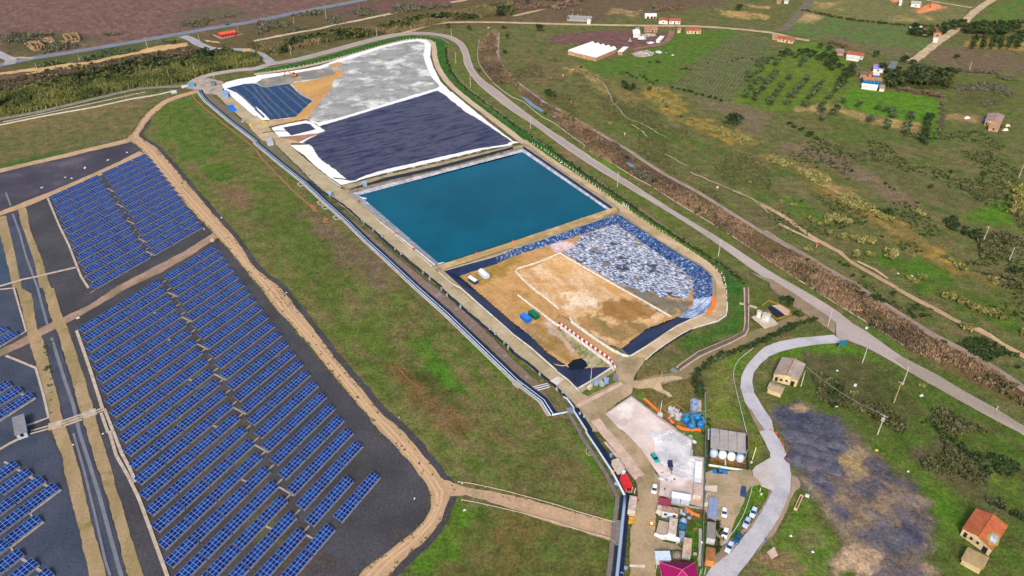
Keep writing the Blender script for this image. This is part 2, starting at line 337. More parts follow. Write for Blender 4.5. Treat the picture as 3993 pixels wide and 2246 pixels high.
 ('30: 560,350 1000,430 1600,520 1400,600 1000,530 600,420', (118,108,92), (98,112,70), 6, 5),
 ('30: 350,110 520,160 420,230 240,240', (198,164,116), (128,128,84), 6, 5),
 ('30: 1480,110 1640,25 1760,60 1720,110 1540,140', (206,134,92), (190,140,100), 3, 3),
 ('30: 2250,60 2576,-20 2576,270 2100,225', (84,122,48), (104,116,66), 8, 4),
 ('30: 1700,470 2576,520 2576,720 2000,700 1600,600', (120,102,94), (106,102,80), 6, 5),
 ('30: 1980,430 2100,385 2576,420 2576,515 2000,465', (170,146,92), (150,136,84), 4, 2),
 ('30: 1860,740 2576,760 2576,1250 2200,1130 1800,1130', (90,112,48), (104,104,72), 6, 5),
 ('30: 1900,880 2300,850 2350,1000 2100,1100 1950,1050', (100,98,72), (80,96,48), 6, 6),
 ('30: 1780,1150 2140,1160 2140,1240 1780,1195', (158,134,106), (128,120,86), 3, 3),
 ('30: 1700,1230 2576,1280 2576,1448 1690,1448', (100,108,70), (88,110,52), 6, 5),
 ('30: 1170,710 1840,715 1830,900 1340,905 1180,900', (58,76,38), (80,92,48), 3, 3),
 # black ash field
 ('32: 60,1190 150,1150 300,1135 480,1160 620,1230 780,1260 860,1360 920,1448 33: 990,60 1000,130 1000,210 1150,280 1300,370 1400,450 1560,590 1600,680 1650,780 1680,860 1700,1000 1720,1200 1690,1400 1660,1600 900,1620 950,1420 850,1440 700,1448 640,1380 620,1290 700,1220 760,1180 720,1100 690,1000 560,860 500,760 420,620 300,560 240,430 230,300 200,200 100,60 32: 30,1400 20,1270', (84,82,98), (132,118,106), 3.5, 3.0),
 ('32: 60,1200 300,1180 700,1250 860,1380 33: 860,60 800,200 780,360 700,420 520,430 300,360 210,200 100,60', (64,70,94), (90,90,102), 4, 3),
 ('33: 460,420 700,430 760,600 900,760 1000,960 940,1080 820,1000 700,860 580,700 500,560', (80,80,104), (124,112,104), 4, 4),
 ('33: 1090,800 1300,740 1500,900 1600,1100 1500,1250 1200,1240 1000,1120 1060,900', (70,74,94), (104,100,106), 5, 4),
 ('33: 840,0 920,40 960,120 985,200 960,280 1000,400 980,460 860,440 780,360 760,290 830,240 820,120', (166,146,114), (118,112,108), 4, 4),
 ('33: 1620,1100 1690,1180 1720,1300 1690,1400 1560,1360 1480,1300 1560,1220', (176,146,116), (150,130,110), 3, 3),
 ('33: 1130,640 1280,610 1340,650 1280,720 1200,800 1110,740', (156,136,116), (112,106,106), 5, 5),
 ('33: 820,680 920,660 1020,800 1000,920 900,860', (148,130,114), (110,104,106), 5, 5),
 ('33: 1380,560 1560,640 1640,820 1560,900 1460,760', (152,134,118), (112,106,108), 5, 5),
 ('33: 240,350 330,380 400,430 480,560 560,640 640,760 690,860 760,960 850,1060 940,1160 1100,1200 1130,1250 900,1190 760,1100 700,1000 560,860 470,700 380,560 300,480', (144,134,122), (126,118,112), 3, 2),
 ('33: 640,1230 760,1180 940,1165 1120,1220 1010,1290 980,1370 850,1420 700,1480 650,1400 620,1290', (214,188,172), (150,132,122), 2.5, 3),
 ('32: 250,1190 420,1160 480,1190 380,1230', (176,150,122), (120,112,108), 3, 3),
]
def axis(parts):
    out = [np.array([])]
    for a, b, s in parts: out.append(np.arange(a, b, s))
    return np.unique(np.concatenate(out))
gx = axis([(-9000, -1400, 1900), (-1400, -640, 8), (-640, -270, 3.4), (-270, 270, 1.5), (270, 640, 3.4), (640, 1400, 8), (1400, 9001, 1900)])
gy = axis([(-2000, 40, 340), (40, 100, 6), (100, 420, 1.45), (420, 700, 2.8), (700, 1000, 4.5), (1000, 1800, 16), (1800, 12001, 1700)])
GX, GY = np.meshgrid(gx, gy); nx, ny = len(gx), len(gy)
X = GX.ravel(); Y = GY.ravel()
jx = vnoise(X * .09, Y * .09) + .6 * vnoise(X * .25 + 7, Y * .25) + .4 * vnoise(X * .7, Y * .7 + 3)
def lin3(c):
    a = np.array(S(*c)[:3]); r, g, b = c; a = a + (a @ np.array([.25, .6, .15]) - a) * .08
    if b >= g - 4 or r > g * 1.18: return a
    k = min(1, max(0, (g / r - 1.1) / .5)); return a * (np.array([1.04, .94, .70]) * (1 - k) + np.array([1.0, .98, .66]) * k)
def paint(X, Y, jx, zones, a0, b0, z=0, lin=lin3):
  TA = np.tile(lin(a0), (len(X), 1)); TB = np.tile(lin(b0), (len(X), 1))
  for text, ca, cb, soft, rag in zones:
    poly = Q(text, z); xs = [p.x for p in poly]; ys = [p.y for p in poly]; mg = soft + rag * 2
    idx = np.nonzero((X > min(xs) - mg) & (X < max(xs) + mg) & (Y > min(ys) - mg) & (Y < max(ys) + mg))[0]
    if not len(idx): continue
    ins, dist = signed(poly, X[idx], Y[idx]); sdist = np.where(ins, dist, -dist) + jx[idx] * rag * 2
    f = np.clip(.5 + sdist / soft, 0, 1)[:, None]; f = f * f * (3 - 2 * f)
    TA[idx] += (lin(ca) - TA[idx]) * f; TB[idx] += (lin(cb) - TB[idx]) * f
  return TA, TB
TA, TB = paint(X, Y, jx, ZONES, (88, 106, 56), (120, 112, 86))
hole = np.zeros(len(X), bool)
for rim in (POND_RIM, PIT_RIM):
    hole |= signed(rim, X, Y)[0]
Z = np.zeros(len(X))
ii = np.arange(nx * ny).reshape(ny, nx); quads = np.stack([ii[:-1, :-1], ii[:-1, 1:], ii[1:, 1:], ii[1:, :-1]], -1).reshape(-1, 4)
quads = quads[~hole[quads].any(1)]
def ground_mesh(name, X, Y, Z, quads, TA, TB, gm):
  V = np.stack([X, Y, Z], 1); me = bpy.data.meshes.new(name)
  me.vertices.add(len(V)); me.vertices.foreach_set('co', V.ravel()); me.loops.add(quads.size); me.loops.foreach_set('vertex_index', quads.ravel().astype(np.int32))
  me.polygons.add(len(quads)); me.polygons.foreach_set('loop_start', (np.arange(len(quads)) * 4).astype(np.int32)); me.polygons.foreach_set('loop_total', np.full(len(quads), 4, np.int32))
  me.update(calc_edges=True)
  for nm, arr in (('ta', TA), ('tb', TB)):
    at = me.attributes.new(nm, 'FLOAT_COLOR', 'POINT'); at.data.foreach_set('color', np.concatenate([arr, np.ones((len(X), 1))], 1).ravel().astype(np.float32))
  me.materials.append(gm); o = link_mesh(name, me); return tag(o, kind='structure')
gm = bpy.data.materials.new('meadow'); gm.use_nodes = True; t = gm.node_tree; N = t.nodes; L = t.links; bs = N['Principled BSDF']
bs.inputs['Roughness'].default_value = .95; bs.inputs['Specular IOR Level'].default_value = .1
geo = N.new('ShaderNodeNewGeometry')
def nz(s, d, ro, vec=None):
    n = N.new('ShaderNodeTexNoise'); n.inputs['Scale'].default_value = s; n.inputs['Detail'].default_value = d; n.inputs['Roughness'].default_value = ro
    L.new(vec or geo.outputs['Position'], n.inputs['Vector']); return n.outputs['Fac']
def mr(v, a, b, c, d):
    n = N.new('ShaderNodeMapRange'); [setattr(n.inputs[i + 1], 'default_value', q) for i, q in enumerate((a, b, c, d))]; L.new(v, n.inputs[0]); return n.outputs[0]
def math2(op, a, b):
    n = N.new('ShaderNodeMath'); n.operation = op
    for i, v in enumerate((a, b)):
        if isinstance(v, (int, float)): n.inputs[i].default_value = v
        else: L.new(v, n.inputs[i])
    return n.outputs[0]
aa = N.new('ShaderNodeAttribute'); aa.attribute_name = 'ta'; ab = N.new('ShaderNodeAttribute'); ab.attribute_name = 'tb'
mpg = N.new('ShaderNodeMapping'); mpg.vector_type = 'TEXTURE'; mpg.inputs['Rotation'].default_value = (0, 0, R(-56)); mpg.inputs['Scale'].default_value = (4.5, 1, 1); L.new(geo.outputs['Position'], mpg.inputs[0])
big = nz(.07, 10, .74); streak = nz(.22, 5, .65, mpg.outputs[0])
fac = math2('ADD', math2('MULTIPLY', big, .52), math2('MULTIPLY', streak, .48))
mx = N.new('ShaderNodeMix'); mx.data_type = 'RGBA'; L.new(mr(fac, .435, .595, 0, 1), mx.inputs[0]); L.new(aa.outputs['Color'], mx.inputs[6]); L.new(ab.outputs['Color'], mx.inputs[7])
fine = nz(.9, 5, .75); mid = nz(.2, 6, .7); tuft = nz(2.6, 3, .6)
val = math2('MULTIPLY', mr(fine, .36, .64, .62, 1.38), mr(mid, .36, .64, .72, 1.28)); val = math2('MULTIPLY', val, mr(tuft, .35, .65, .74, 1.26))
# dark weed tufts
wd = mr(nz(.35, 4, .8), .60, .70, 1.0, .58); val = math2('MULTIPLY', val, wd)
cc = N.new('ShaderNodeCombineColor'); [L.new(val, cc.inputs[i]) for i in range(3)]
m2 = N.new('ShaderNodeMix'); m2.data_type = 'RGBA'; m2.blend_type = 'MULTIPLY'; m2.inputs[0].default_value = 1; L.new(mx.outputs[2], m2.inputs[6]); L.new(cc.outputs[0], m2.inputs[7])
L.new(m2.outputs[2], bs.inputs['Base Color'])
bp = N.new('ShaderNodeBump'); bp.inputs['Strength'].default_value = .8; bp.inputs['Distance'].default_value = .35; L.new(math2('ADD', fine, tuft), bp.inputs['Height']); L.new(bp.outputs[0], bs.inputs['Normal'])
ground_mesh('ground', X, Y, Z, quads, TA, TB, gm)
# ---------------------------------------------------------------- sheets: gravel, roads, tracks
m_gravel = mat('black_gravel', S(61, 60, 64), S(76, 74, 80), .05, fine=.36, fs=1.3, c3=S(78, 76, 68), s3=.04, lo3=.56, hi3=.72)
m_gravel2 = mat('dark_gravel', S(54, 64, 80), S(72, 78, 94), .06, fine=.3, fs=1.5)
m_dirt = mat('track_dirt', S(196, 162, 126), S(176, 146, 112), .12, fine=.14, fs=.8, stretch=5, ang=R(-55), c3=S(150, 136, 96), s3=.12, lo3=.58, hi3=.7)
m_dirt2 = mat('pale_dirt', S(206, 180, 140), S(176, 156, 124), .15, fine=.15, fs=.9, c3=S(150, 138, 102), s3=.1, lo3=.56, hi3=.7)
m_service = mat('service_road_dirt', S(188, 172, 140), S(168, 152, 118), .1, fine=.14, fs=.9, c3=S(150, 136, 100), s3=.08, lo3=.55, hi3=.7)
m_orange = mat('red_soil_track', S(164, 112, 72), S(134, 106, 70), .2, fine=.2)
m_road = mat('worn_asphalt', S(186, 172, 164), S(170, 158, 152), .08, fine=.1, fs=1.2, stretch=6, ang=R(-45), c3=S(158, 146, 138), s3=.03, lo3=.52, hi3=.7)
m_hwy = mat('grey_asphalt', S(128, 132, 146), S(116, 120, 132), .08, fine=.1)
m_curve = mat('pale_asphalt', S(196, 192, 196), S(178, 176, 182), .1, fine=.09, fs=1.1, c3=S(164, 162, 168), s3=.05, lo3=.52, hi3=.7)
m_shoulder = mat('brown_shoulder', S(158, 136, 116), S(136, 118, 92), .1, fine=.16)
m_conc = mat('pale_concrete', S(206, 190, 172), S(186, 170, 152), .3, fine=.12)
m_pink = mat('pink_concrete', S(214, 184, 166), S(190, 164, 146), .25, fine=.14)
m_sand = mat('yellow_sand', S(212, 176, 122), S(186, 152, 106), .08, fine=.14, c3=S(140, 126, 88), s3=.05, lo3=.55, hi3=.68)
# solar plain
sheet('gravel_field', Q('00: 1380,1418 01: 1425,20 1420,60 1640,330 1900,650 2200,960 2500,1310 12: 30,0 400,440 800,920 1250,1448 13: 1480,200 1690,500 1750,640 1750,760 1690,890 1540,1040 1340,1190 1150,1330 1000,1448 700,1900 03: 0,1900 -900,1448 02: -900,0 01: -500,640 0,280 600,150 1000,50 1240,0'), m_gravel, jit=.7)
sheet('gravel_field', Q('01: 1240,0 00: 1010,1440 1250,1405 1370,1415 01: 1425,25 1415,70 1000,250 480,480 0,650 -300,760 -300,330 0,275 600,150'), mat('purple_gravel', S(62, 58, 70), S(78, 74, 86), .05, fine=.32, fs=1.4, c3=S(98, 92, 98), s3=.05, lo3=.55, hi3=.7), jit=.5)
sheet('gravel_field', Q('02: -300,0 150,10 265,430 0,590 -300,700'), m_gravel2, jit=.2)
sheet('gravel_field', Q('02: -300,700 70,690 360,805 490,1300 300,1380 03: 560,100 640,500 760,880 880,1448 -300,1448'), m_gravel2, jit=.3)
sheet('gravel_field', Q('01: -100,800 0,900 60,1120 130,1400 0,1448 -200,1448'), mat('teal_gravel', S(52, 72, 92), S(66, 84, 102), .06, fine=.3), jit=.3)
# browned strip between the rows
sheet('gravel_field', Q('02: 1740,360 2200,950 2576,1330 13: 30,330 600,1060 900,1448 400,1448 03: 2300,900 1800,200 02: 1500,900'), mat('weedy_gravel', S(70, 64, 64), S(86, 78, 74), .07, fine=.36, fs=1.3, c3=S(88, 90, 62), s3=.06, lo3=.55, hi3=.66), jit=2.5)
def two_edges(name, left, right, m, jit=.4): return sheet(name, Q(left) + Q(right)[::-1], m, jit)
ls = Q('00: 1965,905 1650,1005 1445,1175 1350,1320 1290,1385 01: 1360,5 1410,45 1600,300 1900,640 2200,950 2500,1300 12: 50,0 200,200 400,420 600,650 800,900 1050,1200 1250,1448 13: 1400,150 1560,330 1700,510 1760,640 1760,750 1700,880 1550,1030 1350,1180 1150,1330 1030,1448 800,1640')
rs = Q('00: 1995,930 1700,1030 1520,1180 1430,1300 1400,1370 01: 1560,30 1620,90 1800,300 2100,650 2400,1000 2560,1240 12: 240,0 400,200 560,400 750,650 1000,950 1250,1240 1480,1448 13: 1620,170 1760,340 1890,490 1950,560 1930,680 1890,800 1800,970 1650,1130 1450,1310 1330,1448 1100,1640')
def offset(P, o):
    out = []; n = len(P)
    for i, p in enumerate(P):
        d = P[min(i + 1, n - 1)] - P[max(i - 1, 0)]; d.normalize(); out.append(p + Vector((-d.y, d.x, 0)) * o)
    return out
ls = smooth_line(ls, 3); rs = smooth_line(rs, 3)
sheet('gravel_verge', rs[16:] + offset(rs[16:], 2.3)[::-1], m_gravel, .5)
sheet('dirt_track', ls + rs[::-1], m_dirt, .35)
def mid_line(a, b, f, n=160): return [a[int(i * (len(a) - 1) / n)].lerp(b[int(i * (len(b) - 1) / n)], f) for i in range(n + 1)]
m_rut = mat('wheel_rut', S(210, 174, 136), S(200, 166, 128), .3, fine=.14); m_hump = mat('track_hump', S(180, 148, 112), S(192, 160, 124), .12, fine=.2)
for f, wd, m in ((.28, .8, m_rut), (.42, .55, m_hump), (.55, .8, m_rut), (.12, .5, m_hump), (.8, .6, m_hump)): band('wheel_rut', mid_line(ls, rs, f), wd, m, .2, sm=False)
two_edges('dirt_track', '13: 1880,480 2050,540 2300,590 2576,640 23: 300,720 700,830 1060,920', '13: 1930,650 2100,640 2300,690 2576,780 23: 300,890 700,1010 900,1060 1030,1130', mat('pinkish_dirt', S(198, 164, 132), S(180, 148, 118), .15, fine=.2, c3=S(160, 142, 108), s3=.12), .4)
two_edges('dirt_track', '00: 1330,1380 1130,1430 01: 900,40 600,110 300,180 0,250 -300,330', '00: 1390,1415 01: 1230,0 900,75 600,150 300,215 0,290 -300,370', m_dirt, .4)
two_edges('dirt_track', '01: 1400,70 1200,175 1000,268 750,375 480,490 250,580 0,680 -250,760', '01: 1480,112 1250,215 1010,318 760,420 500,530 240,640 0,720 -250,800', m_dirt, .3)
two_edges('dirt_track', '01: 2140,895 1850,1080 1500,1260 1180,1430 02: 900,170 700,260 560,325 300,465 0,620 -250,760', '01: 2190,945 1900,1130 1600,1300 02: 1270,5 1000,170 800,280 500,440 250,580 0,690 -250,830', mat('cross_track_dirt', S(172, 142, 122), S(150, 124, 106), .12, fine=.16, c3=S(128, 116, 88), s3=.1), .4)
tan = mat('dry_grass_track', S(172, 146, 112), S(146, 128, 88), .12, fine=.18, stretch=5, ang=R(-74), c3=S(128, 122, 66), s3=.1, lo3=.54, hi3=.66)
two_edges('dirt_track', '01: -160,760 0,900 50,1100 130,1448 02: 170,0 270,430 310,590 370,800 440,1100 500,1330 03: 530,0 620,250 720,700 800,1000 900,1448 980,1700', '01: 60,720 130,1000 240,1448 02: 310,0 370,400 440,520 500,800 570,1050 640,1330 03: 680,0 790,350 900,830 990,1150 1060,1448 1140,1700', tan, .3)
two_edges('dirt_track', '01: 180,640 220,850 340,1200 380,1448 02: 430,0 500,250 580,450 640,650 720,900 790,1200 03: 870,0 980,380 1100,720 1200,1100 1290,1448 1360,1700', '01: 265,640 300,850 420,1150 510,1448 02: 540,0 610,250 680,400 780,700 880,1000 930,1180 03: 1000,0 1080,250 1200,650 1300,1000 1440,1448 1540,1700', tan, .3)
# drain between the two tracks
m_drain = mat('drain_dark', S(60, 66, 84), S(74, 78, 92), .1, fine=.25)
two_edges('drainage_channel', '01: 65,735 150,1100 220,1448 02: 320,60 380,380', '01: 190,735 250,900 350,1200 400,1448 02: 440,60 510,330', m_drain, .1)
two_edges('drainage_channel', '02: 445,520 520,850 600,1100 650,1330 03: 720,0 800,300 910,830 1000,1150 1090,1448 1150,1700', '02: 575,480 640,700 720,980 800,1300 03: 860,0 960,350 1080,750 1190,1100 1270,1448 1340,1700', m_drain, .1)
m_grey_line = mat('grey_concrete', S(124, 128, 136), S(112, 116, 124), .3, fine=.12)
for a, wd in (('01: 130,705 200,900 270,1150 340,1340 380,1448 02: 420,160 478,365', .9), ('02: 520,500 570,660 650,920 740,1180 800,1448 03: 900,320 1000,640 1110,1050 1220,1448 1300,1700', 1.1), ('01: 60,490 110,620', .9), ('03: 740,20 850,400 960,850 1060,1300 1110,1448', .7)):
    mb = MB(); mb.ribbon(Q(a), wd, 0, .28); o = mb.build('channel_kerb', m_grey_line); tag(o, kind='structure')
# main roads
def sm(t): return smooth_line(Q(t), 5)
up = sm('10: 250,612 450,572 800,480 1150,385 1400,335 1600,322 1800,332 1960,365 2060,420 2120,500 2150,600 2190,700 2270,795 2400,890 2576,1030 20: 250,1220 590,1448 21: 850,175 1200,400 1700,720 2100,960 2576,1275 32: 320,0 560,140 700,230 860,360 1000,440 1350,690 1700,870 2000,1050 2300,1215 2576,1390 3200,1790 4300,2450')
lo = sm('10: 270,640 450,610 800,520 1150,425 1400,370 1600,350 1800,360 1930,395 2020,450 2070,540 2090,640 2130,720 2220,840 2370,970 2576,1125 20: 200,1250 470,1448 21: 760,200 1000,345 1500,650 1800,835 2100,1040 2400,1260 2576,1375 32: 180,0 430,165 690,345') + Q('32: 688,480 740,545 800,522') + sm('32: 1000,600 1250,740 1450,860 1800,1060 2300,1335 2520,1448 3000,1740 4150,2430')
sheet('asphalt_road', up + lo[::-1], m_road, .12)
m_lane = mat('lane_wear', S(172, 158, 150), S(160, 148, 141), .3, fine=.14, stretch=6, ang=R(-45)); m_dust = mat('edge_dust', S(196, 180, 164), S(176, 160, 144), .2, fine=.16)
for f, wd, m in ((.04, .7, m_dust), (.96, .7, m_dust), (.27, .9, m_lane), (.45, .8, m_lane), (.6, .9, m_lane), (.76, .8, m_lane)):
    band('lane_wear', [a.lerp(b, f) for a, b in zip(*[[L_[int(i * (len(L_) - 1) / 150)] for i in range(100)] for L_ in (up, lo)])], wd, m, .3, sm=False)
sheet('road_shoulder', Q('21: 2380,1290 2576,1395 32: 30,0 250,180 480,325 600,400 675,460 690,345 430,165 180,0 60,-80'), m_shoulder, .3)
sheet('asphalt_patch', Q('32: 1340,690 1270,715 1450,860 1800,1060 2300,1335 2560,1470 2600,1420 2300,1215 2000,1050 1700,870'), mat('brown_asphalt', S(150, 138, 124), S(168, 154, 138), .1, fine=.12, stretch=5, ang=R(-42)), .05)
band('asphalt_road', Q('10: 280,625 120,650 0,690 00: 2400,705 2250,728 2080,760 1980,800 1930,850'), 7.5, m_road)
band('asphalt_road', Q('10: 160,640 90,585 30,545 00: 2480,505 2300,500 2150,495 2020,455 1920,395 1830,365'), 7.5, mat('side_asphalt', S(172, 168, 170), S(156, 152, 156), .1, fine=.1))
band('asphalt_road', Q('00: -300,700 0,655 300,592 700,530 1200,448 1600,380 2100,290 2576,212 10: 500,110 1000,15 1400,-70'), 10, m_hwy)
band('dirt_track', Q('00: -60,520 40,570 110,600 90,650'), 8, mat('side_asphalt', S(172, 168, 170)))
band('dirt_track', Q('00: 100,590 200,580 330,585'), 4, m_dirt2)
up = sm('32: 665,470 480,488 300,503 130,535 0,580 22: 2520,600 2430,680 2340,790 2290,900 2285,1000 2330,1150 2420,1300 23: 2470,0 2530,100 2580,210 2600,420 2576,600 2500,800 2400,960 2300,1080 2200,1200 2080,1290 1990,1370 1900,1500')
lo = sm('32: 760,552 500,570 250,610 100,650 22: 2576,690 2480,770 2420,850 2400,950 2425,1060 2500,1180 2600,1330 33: 60,0 150,130 210,290 235,430 225,600 150,800 0,1040 -150,1250 -300,1440 -420,1600')
sheet('access_road', up + lo[::-1], m_curve, .15)
sheet('road_shoulder', Q('23: 2590,420 2540,690 2400,920 2250,1040 2140,1120 2020,1260 1960,1340 2000,1370 2200,1200 2400,960 2500,800 2590,600'), m_shoulder, .5)
sheet('road_shoulder', Q('33: 235,430 300,470 330,560 260,600 210,760 60,1040 0,1080 -130,1260 -60,1130 150,800 225,600'), mat('pink_shoulder', S(170, 144, 124), S(150, 130, 104), .15, fine=.14), .4)
sheet('road_shoulder', Q('22: 2340,1160 2440,1300 2520,1430 2470,1448 2400,1300'), m_shoulder, .4)
sheet('concrete_apron', Q('23: 2405,395 2440,350 2600,255 2640,420 2620,600 2500,555 2415,465'), mat('apron_concrete', S(200, 192, 186), S(186, 176, 170), .2, fine=.08), .1)
# dirt ways
band('dirt_track', Q('10: 1480,335 1600,295 1750,250 1900,230 2200,225 2576,230 20: 500,245 1200,258 1800,266 2200,290 2576,328 30: 100,345 260,385 420,410'), 5.5, m_dirt2)
band('dirt_track', Q('10: -20,415 200,370 450,322 600,298 800,250 1000,212 1300,150 1620,92'), 4.5, mat('pale_track', S(214, 196, 164), S(180, 164, 134), .1, fine=.15), .7)
band('dirt_track', Q('10: 1950,25 2060,10 2200,-30'), 6, m_dirt2)
sheet('sand_bank', Q('00: -100,755 0,735 300,690 900,620 1200,545 1500,480 1880,430 1890,470 1700,500 1300,560 900,650 400,715 0,755'), m_sand, 2.2)
sheet('sand_bank', Q('00: 250,745 500,700 900,655 880,675 600,705 300,755'), m_sand, 1.5)
sheet('sand_bank', Q('00: 2030,400 2200,425 2210,440 2080,420'), m_sand, 1)
sheet('dirt_patch', Q('00: 2430,500 2576,470 2576,500 2440,530 2400,560'), m_sand, 1)
band('dirt_track', Q('30: 2330,-40 2260,0 2100,105 1900,290 1700,430 1500,590 1430,620'), 7, m_dirt2, .6)
band('dirt_track', Q('30: 440,0 350,100 200,260 110,320'), 8, mat('grey_track', S(122, 108, 90), S(104, 98, 78), .1, fine=.2), .8)
band('dirt_track', Q('20: 600,-10 400,70 200,120 0,165'), 4, m_dirt2, .8)
band('dirt_track', Q('30: 1600,5 1800,40 2050,80'), 4, m_dirt2, .5)
band('dirt_track', Q('30: 1240,690 1280,620'), 5, mat('grey_concrete', S(124, 128, 136)), .2)
band('dirt_track', Q('31: -60,610 100,700 300,830 500,970 720,1090 850,1200 1000,1280 1150,1370 1290,1448 32: 1270,0 1500,120 1850,310 2100,420 2350,560 2576,690 2800,830'), 2.6, m_dirt, .6)
band('dirt_track', Q('31: 120,800 230,860 330,910 500,990'), 1.5, m_dirt2, .5)
band('dirt_track', Q('31: 900,1180 1080,1270 1200,1350'), 1.2, m_dirt2, .5)
band('dirt_track', Q('32: 2110,400 2230,470 2370,570'), 1.2, m_dirt2, .3)
band('dirt_track', Q('20: 1600,310 1560,400 1480,450 1300,480 1200,510'), 5, mat('farm_dirt', S(150, 112, 94), S(130, 100, 86), .1, fine=.15), .6)
for q in ('20: 760,760 900,830 960,940 1000,1020', '20: 1180,1250 1300,1330 1360,1380', '20: 1000,1030 1150,1190 1280,1240 1540,1390', '21: 1530,110 1740,220', '21: 1780,280 1960,370 2200,460 2576,640', '21: 2200,470 2400,560 2576,700'):
    band('footpath', Q(q), 1.0, mat('worn_path', S(176, 164, 132), S(140, 132, 98), .2, fine=.15), .8)
m_track_br = mat('brown_track', S(150, 128, 94), S(132, 116, 82), .12, fine=.15, c3=S(120, 116, 76), s3=.1)
band('dirt_track', Q('22: 1210,985 1450,930 1700,870 1900,740 2100,620 2400,490 2576,440 32: 60,420 250,330 400,300'), 5, m_track_br, .5)
sheet('dirt_patch', Q('22: 1190,960 1450,900 1700,890 1700,915 1480,960 1500,1030 1600,1090 1560,1100 1400,1010 1200,1010'), m_dirt2, .8)
# canal on the right: pink lining, thin kerbs, pools
for q in ('10: 2430,330 2425,450 2425,570 2480,690 2576,800 20: 0,800 160,920 340,1050 500,1125 760,1280 1040,1448 21: 1150,60 1300,165 1550,325 1850,485 2200,705 2576,935 31: 400,1145 900,1430',):
    band('canal_lining', Q(q), 2.6, mat('canal_concrete', S(166, 146, 136), S(150, 132, 122), .2, fine=.14), .1)
band('canal_lining', Q('31: -40,880 150,1000 400,1145 620,1280 900,1440 32: 960,30 1170,170 1350,290 1700,500 1900,600 2250,800 2576,1020 2800,1150 3800,1720'), 3.6, mat('canal_concrete2', S(164, 142, 130), S(138, 122, 106), .15, fine=.16), .25)
m_kerb = mat('kerb_concrete', S(190, 182, 168), S(170, 162, 148), .4, fine=.1)
def kerb(name, text, wd=.35, h=.35, m=None, smoothed=True, z0=0):
    mb = MB(); L = Q(text); L = smooth_line(L, 4) if smoothed else L; mb.ribbon(L, wd, z0, h); return tag(mb.build(name, m or m_kerb), kind='structure')
kerb('canal_kerb', '10: 2240,400 2220,560 2260,680 2400,850 2576,980 20: 100,1020 270,1160 430,1250 700,1448 21: 1180,310 1400,430 1640,585 2000,800 2300,990 2576,1175 32: 440,0 800,225 1000,345 1420,610')
m_pool = mat('pool_water', S(120, 136, 160), rough=.15, spec=.5)
for q in ('20: 80,975 130,985 220,1060 320,1120 290,1130 180,1070', '20: 400,1165 440,1180 430,1195 395,1180', '21: 1130,178 1180,195 1260,258 1210,255', '10: 2320,560 2360,580 2365,690 2330,640'):
    sheet('water', Q(q), m_pool, .5)
# perimeter ditch and road verge lines
kerb('ditch_kerb', '10: 1890,448 1925,500 1930,600 1990,740 2150,900 2350,1060 2576,1225 20: 150,1340 300,1448 21: 520,142 900,402 1100,542 1500,812 1900,1092 2280,1345', .5, .3, mat('ditch_concrete', S(140, 132, 118), S(120, 114, 100), .3, fine=.14))
kerb('ditch_kerb', '10: 0,700 300,648 700,556 1200,415 1500,352 1700,360 1850,385 1940,438', .5, .12, mat('verge_line', S(164, 158, 136), S(130, 128, 100), .3, fine=.14))
# dike road on the far side of the ponds
band('dike_road', Q('10: -20,752 200,722 500,672 800,600 1000,545 1200,487 1400,432 1550,404 1680,402 1755,425 1785,485 1792,570 1830,690 1930,840 2100,990 2300,1145 2576,1355 20: 120,1448'), 4.2, mat('dike_dirt', S(204, 180, 152), S(186, 162, 134), .2, fine=.12, stretch=6, ang=R(-50)), .2)
sheet('dike_road', smooth_line(Q('20: 70,1420 21: 150,20 400,205 700,405 1015,610 1060,650 1080,700 1400,925 1700,1115 1900,1230 2010,1330 2040,1400 22: 2040,60 2025,150 1975,245 1940,262 1650,390 1420,545 1190,705'), 4) + smooth_line(Q('22: 1330,725 1400,660 1600,520 1800,405 2050,330 2130,270 2145,150 2135,0 21: 2110,1400 2080,1310 2000,1225 1800,1085 1400,830 1030,575 700,350 400,155 180,0 20: 130,1410'), 4), mat('dike_dirt2', S(206, 180, 148), S(180, 154, 116), .12, fine=.13, stretch=6, ang=R(-40), c3=S(164, 142, 100), s3=.1), .2)
# service road on the near side
sl_ = Q('00: 2080,905 2180,960 2260,1040 2400,1170 2576,1330 10: 60,1420 11: 200,20 400,210 560,370 760,545 950,705 1170,880 1400,1055 1780,1365 12: 1860,0 2200,300 2576,650 22: 200,830 380,935 600,1150 700,1300 800,1448')
sr_ = Q('00: 2230,905 2400,1040 2576,1190 10: 130,1300 280,1420 11: 320,0 500,165 740,365 900,490 1300,845 1750,1235 2000,1448 12: 2300,235 2576,480 22: 200,660 420,840 560,950 700,1075 900,1300 980,1448')
sheet('service_road', sl_ + sr_[::-1], m_service, .3)
sheet('service_verge', Q('11: 480,400 640,500 860,690 1000,800 1400,1130 1700,1380 12: 1800,0 2200,340 2576,720 22: 300,1000 440,1250 300,1140 30,900 12: 2576,880 2100,420 1640,0 11: 1600,1420 1060,960 860,740 640,560'), mat('brown_verge', S(132, 108, 98), S(116, 104, 84), .1, fine=.2, stretch=5, ang=R(-50), c3=S(150, 134, 124), s3=.15, lo3=.56, hi3=.66), .3)
sheet('service_verge', Q('00: 2000,935 2090,930 2300,1100 2576,1350 11: 200,30 540,370 640,480 480,400 0,0 10: 0,1440 00: 2300,1200'), mat('green_verge', S(104, 104, 74), S(122, 108, 88), .1, fine=.22), .3)
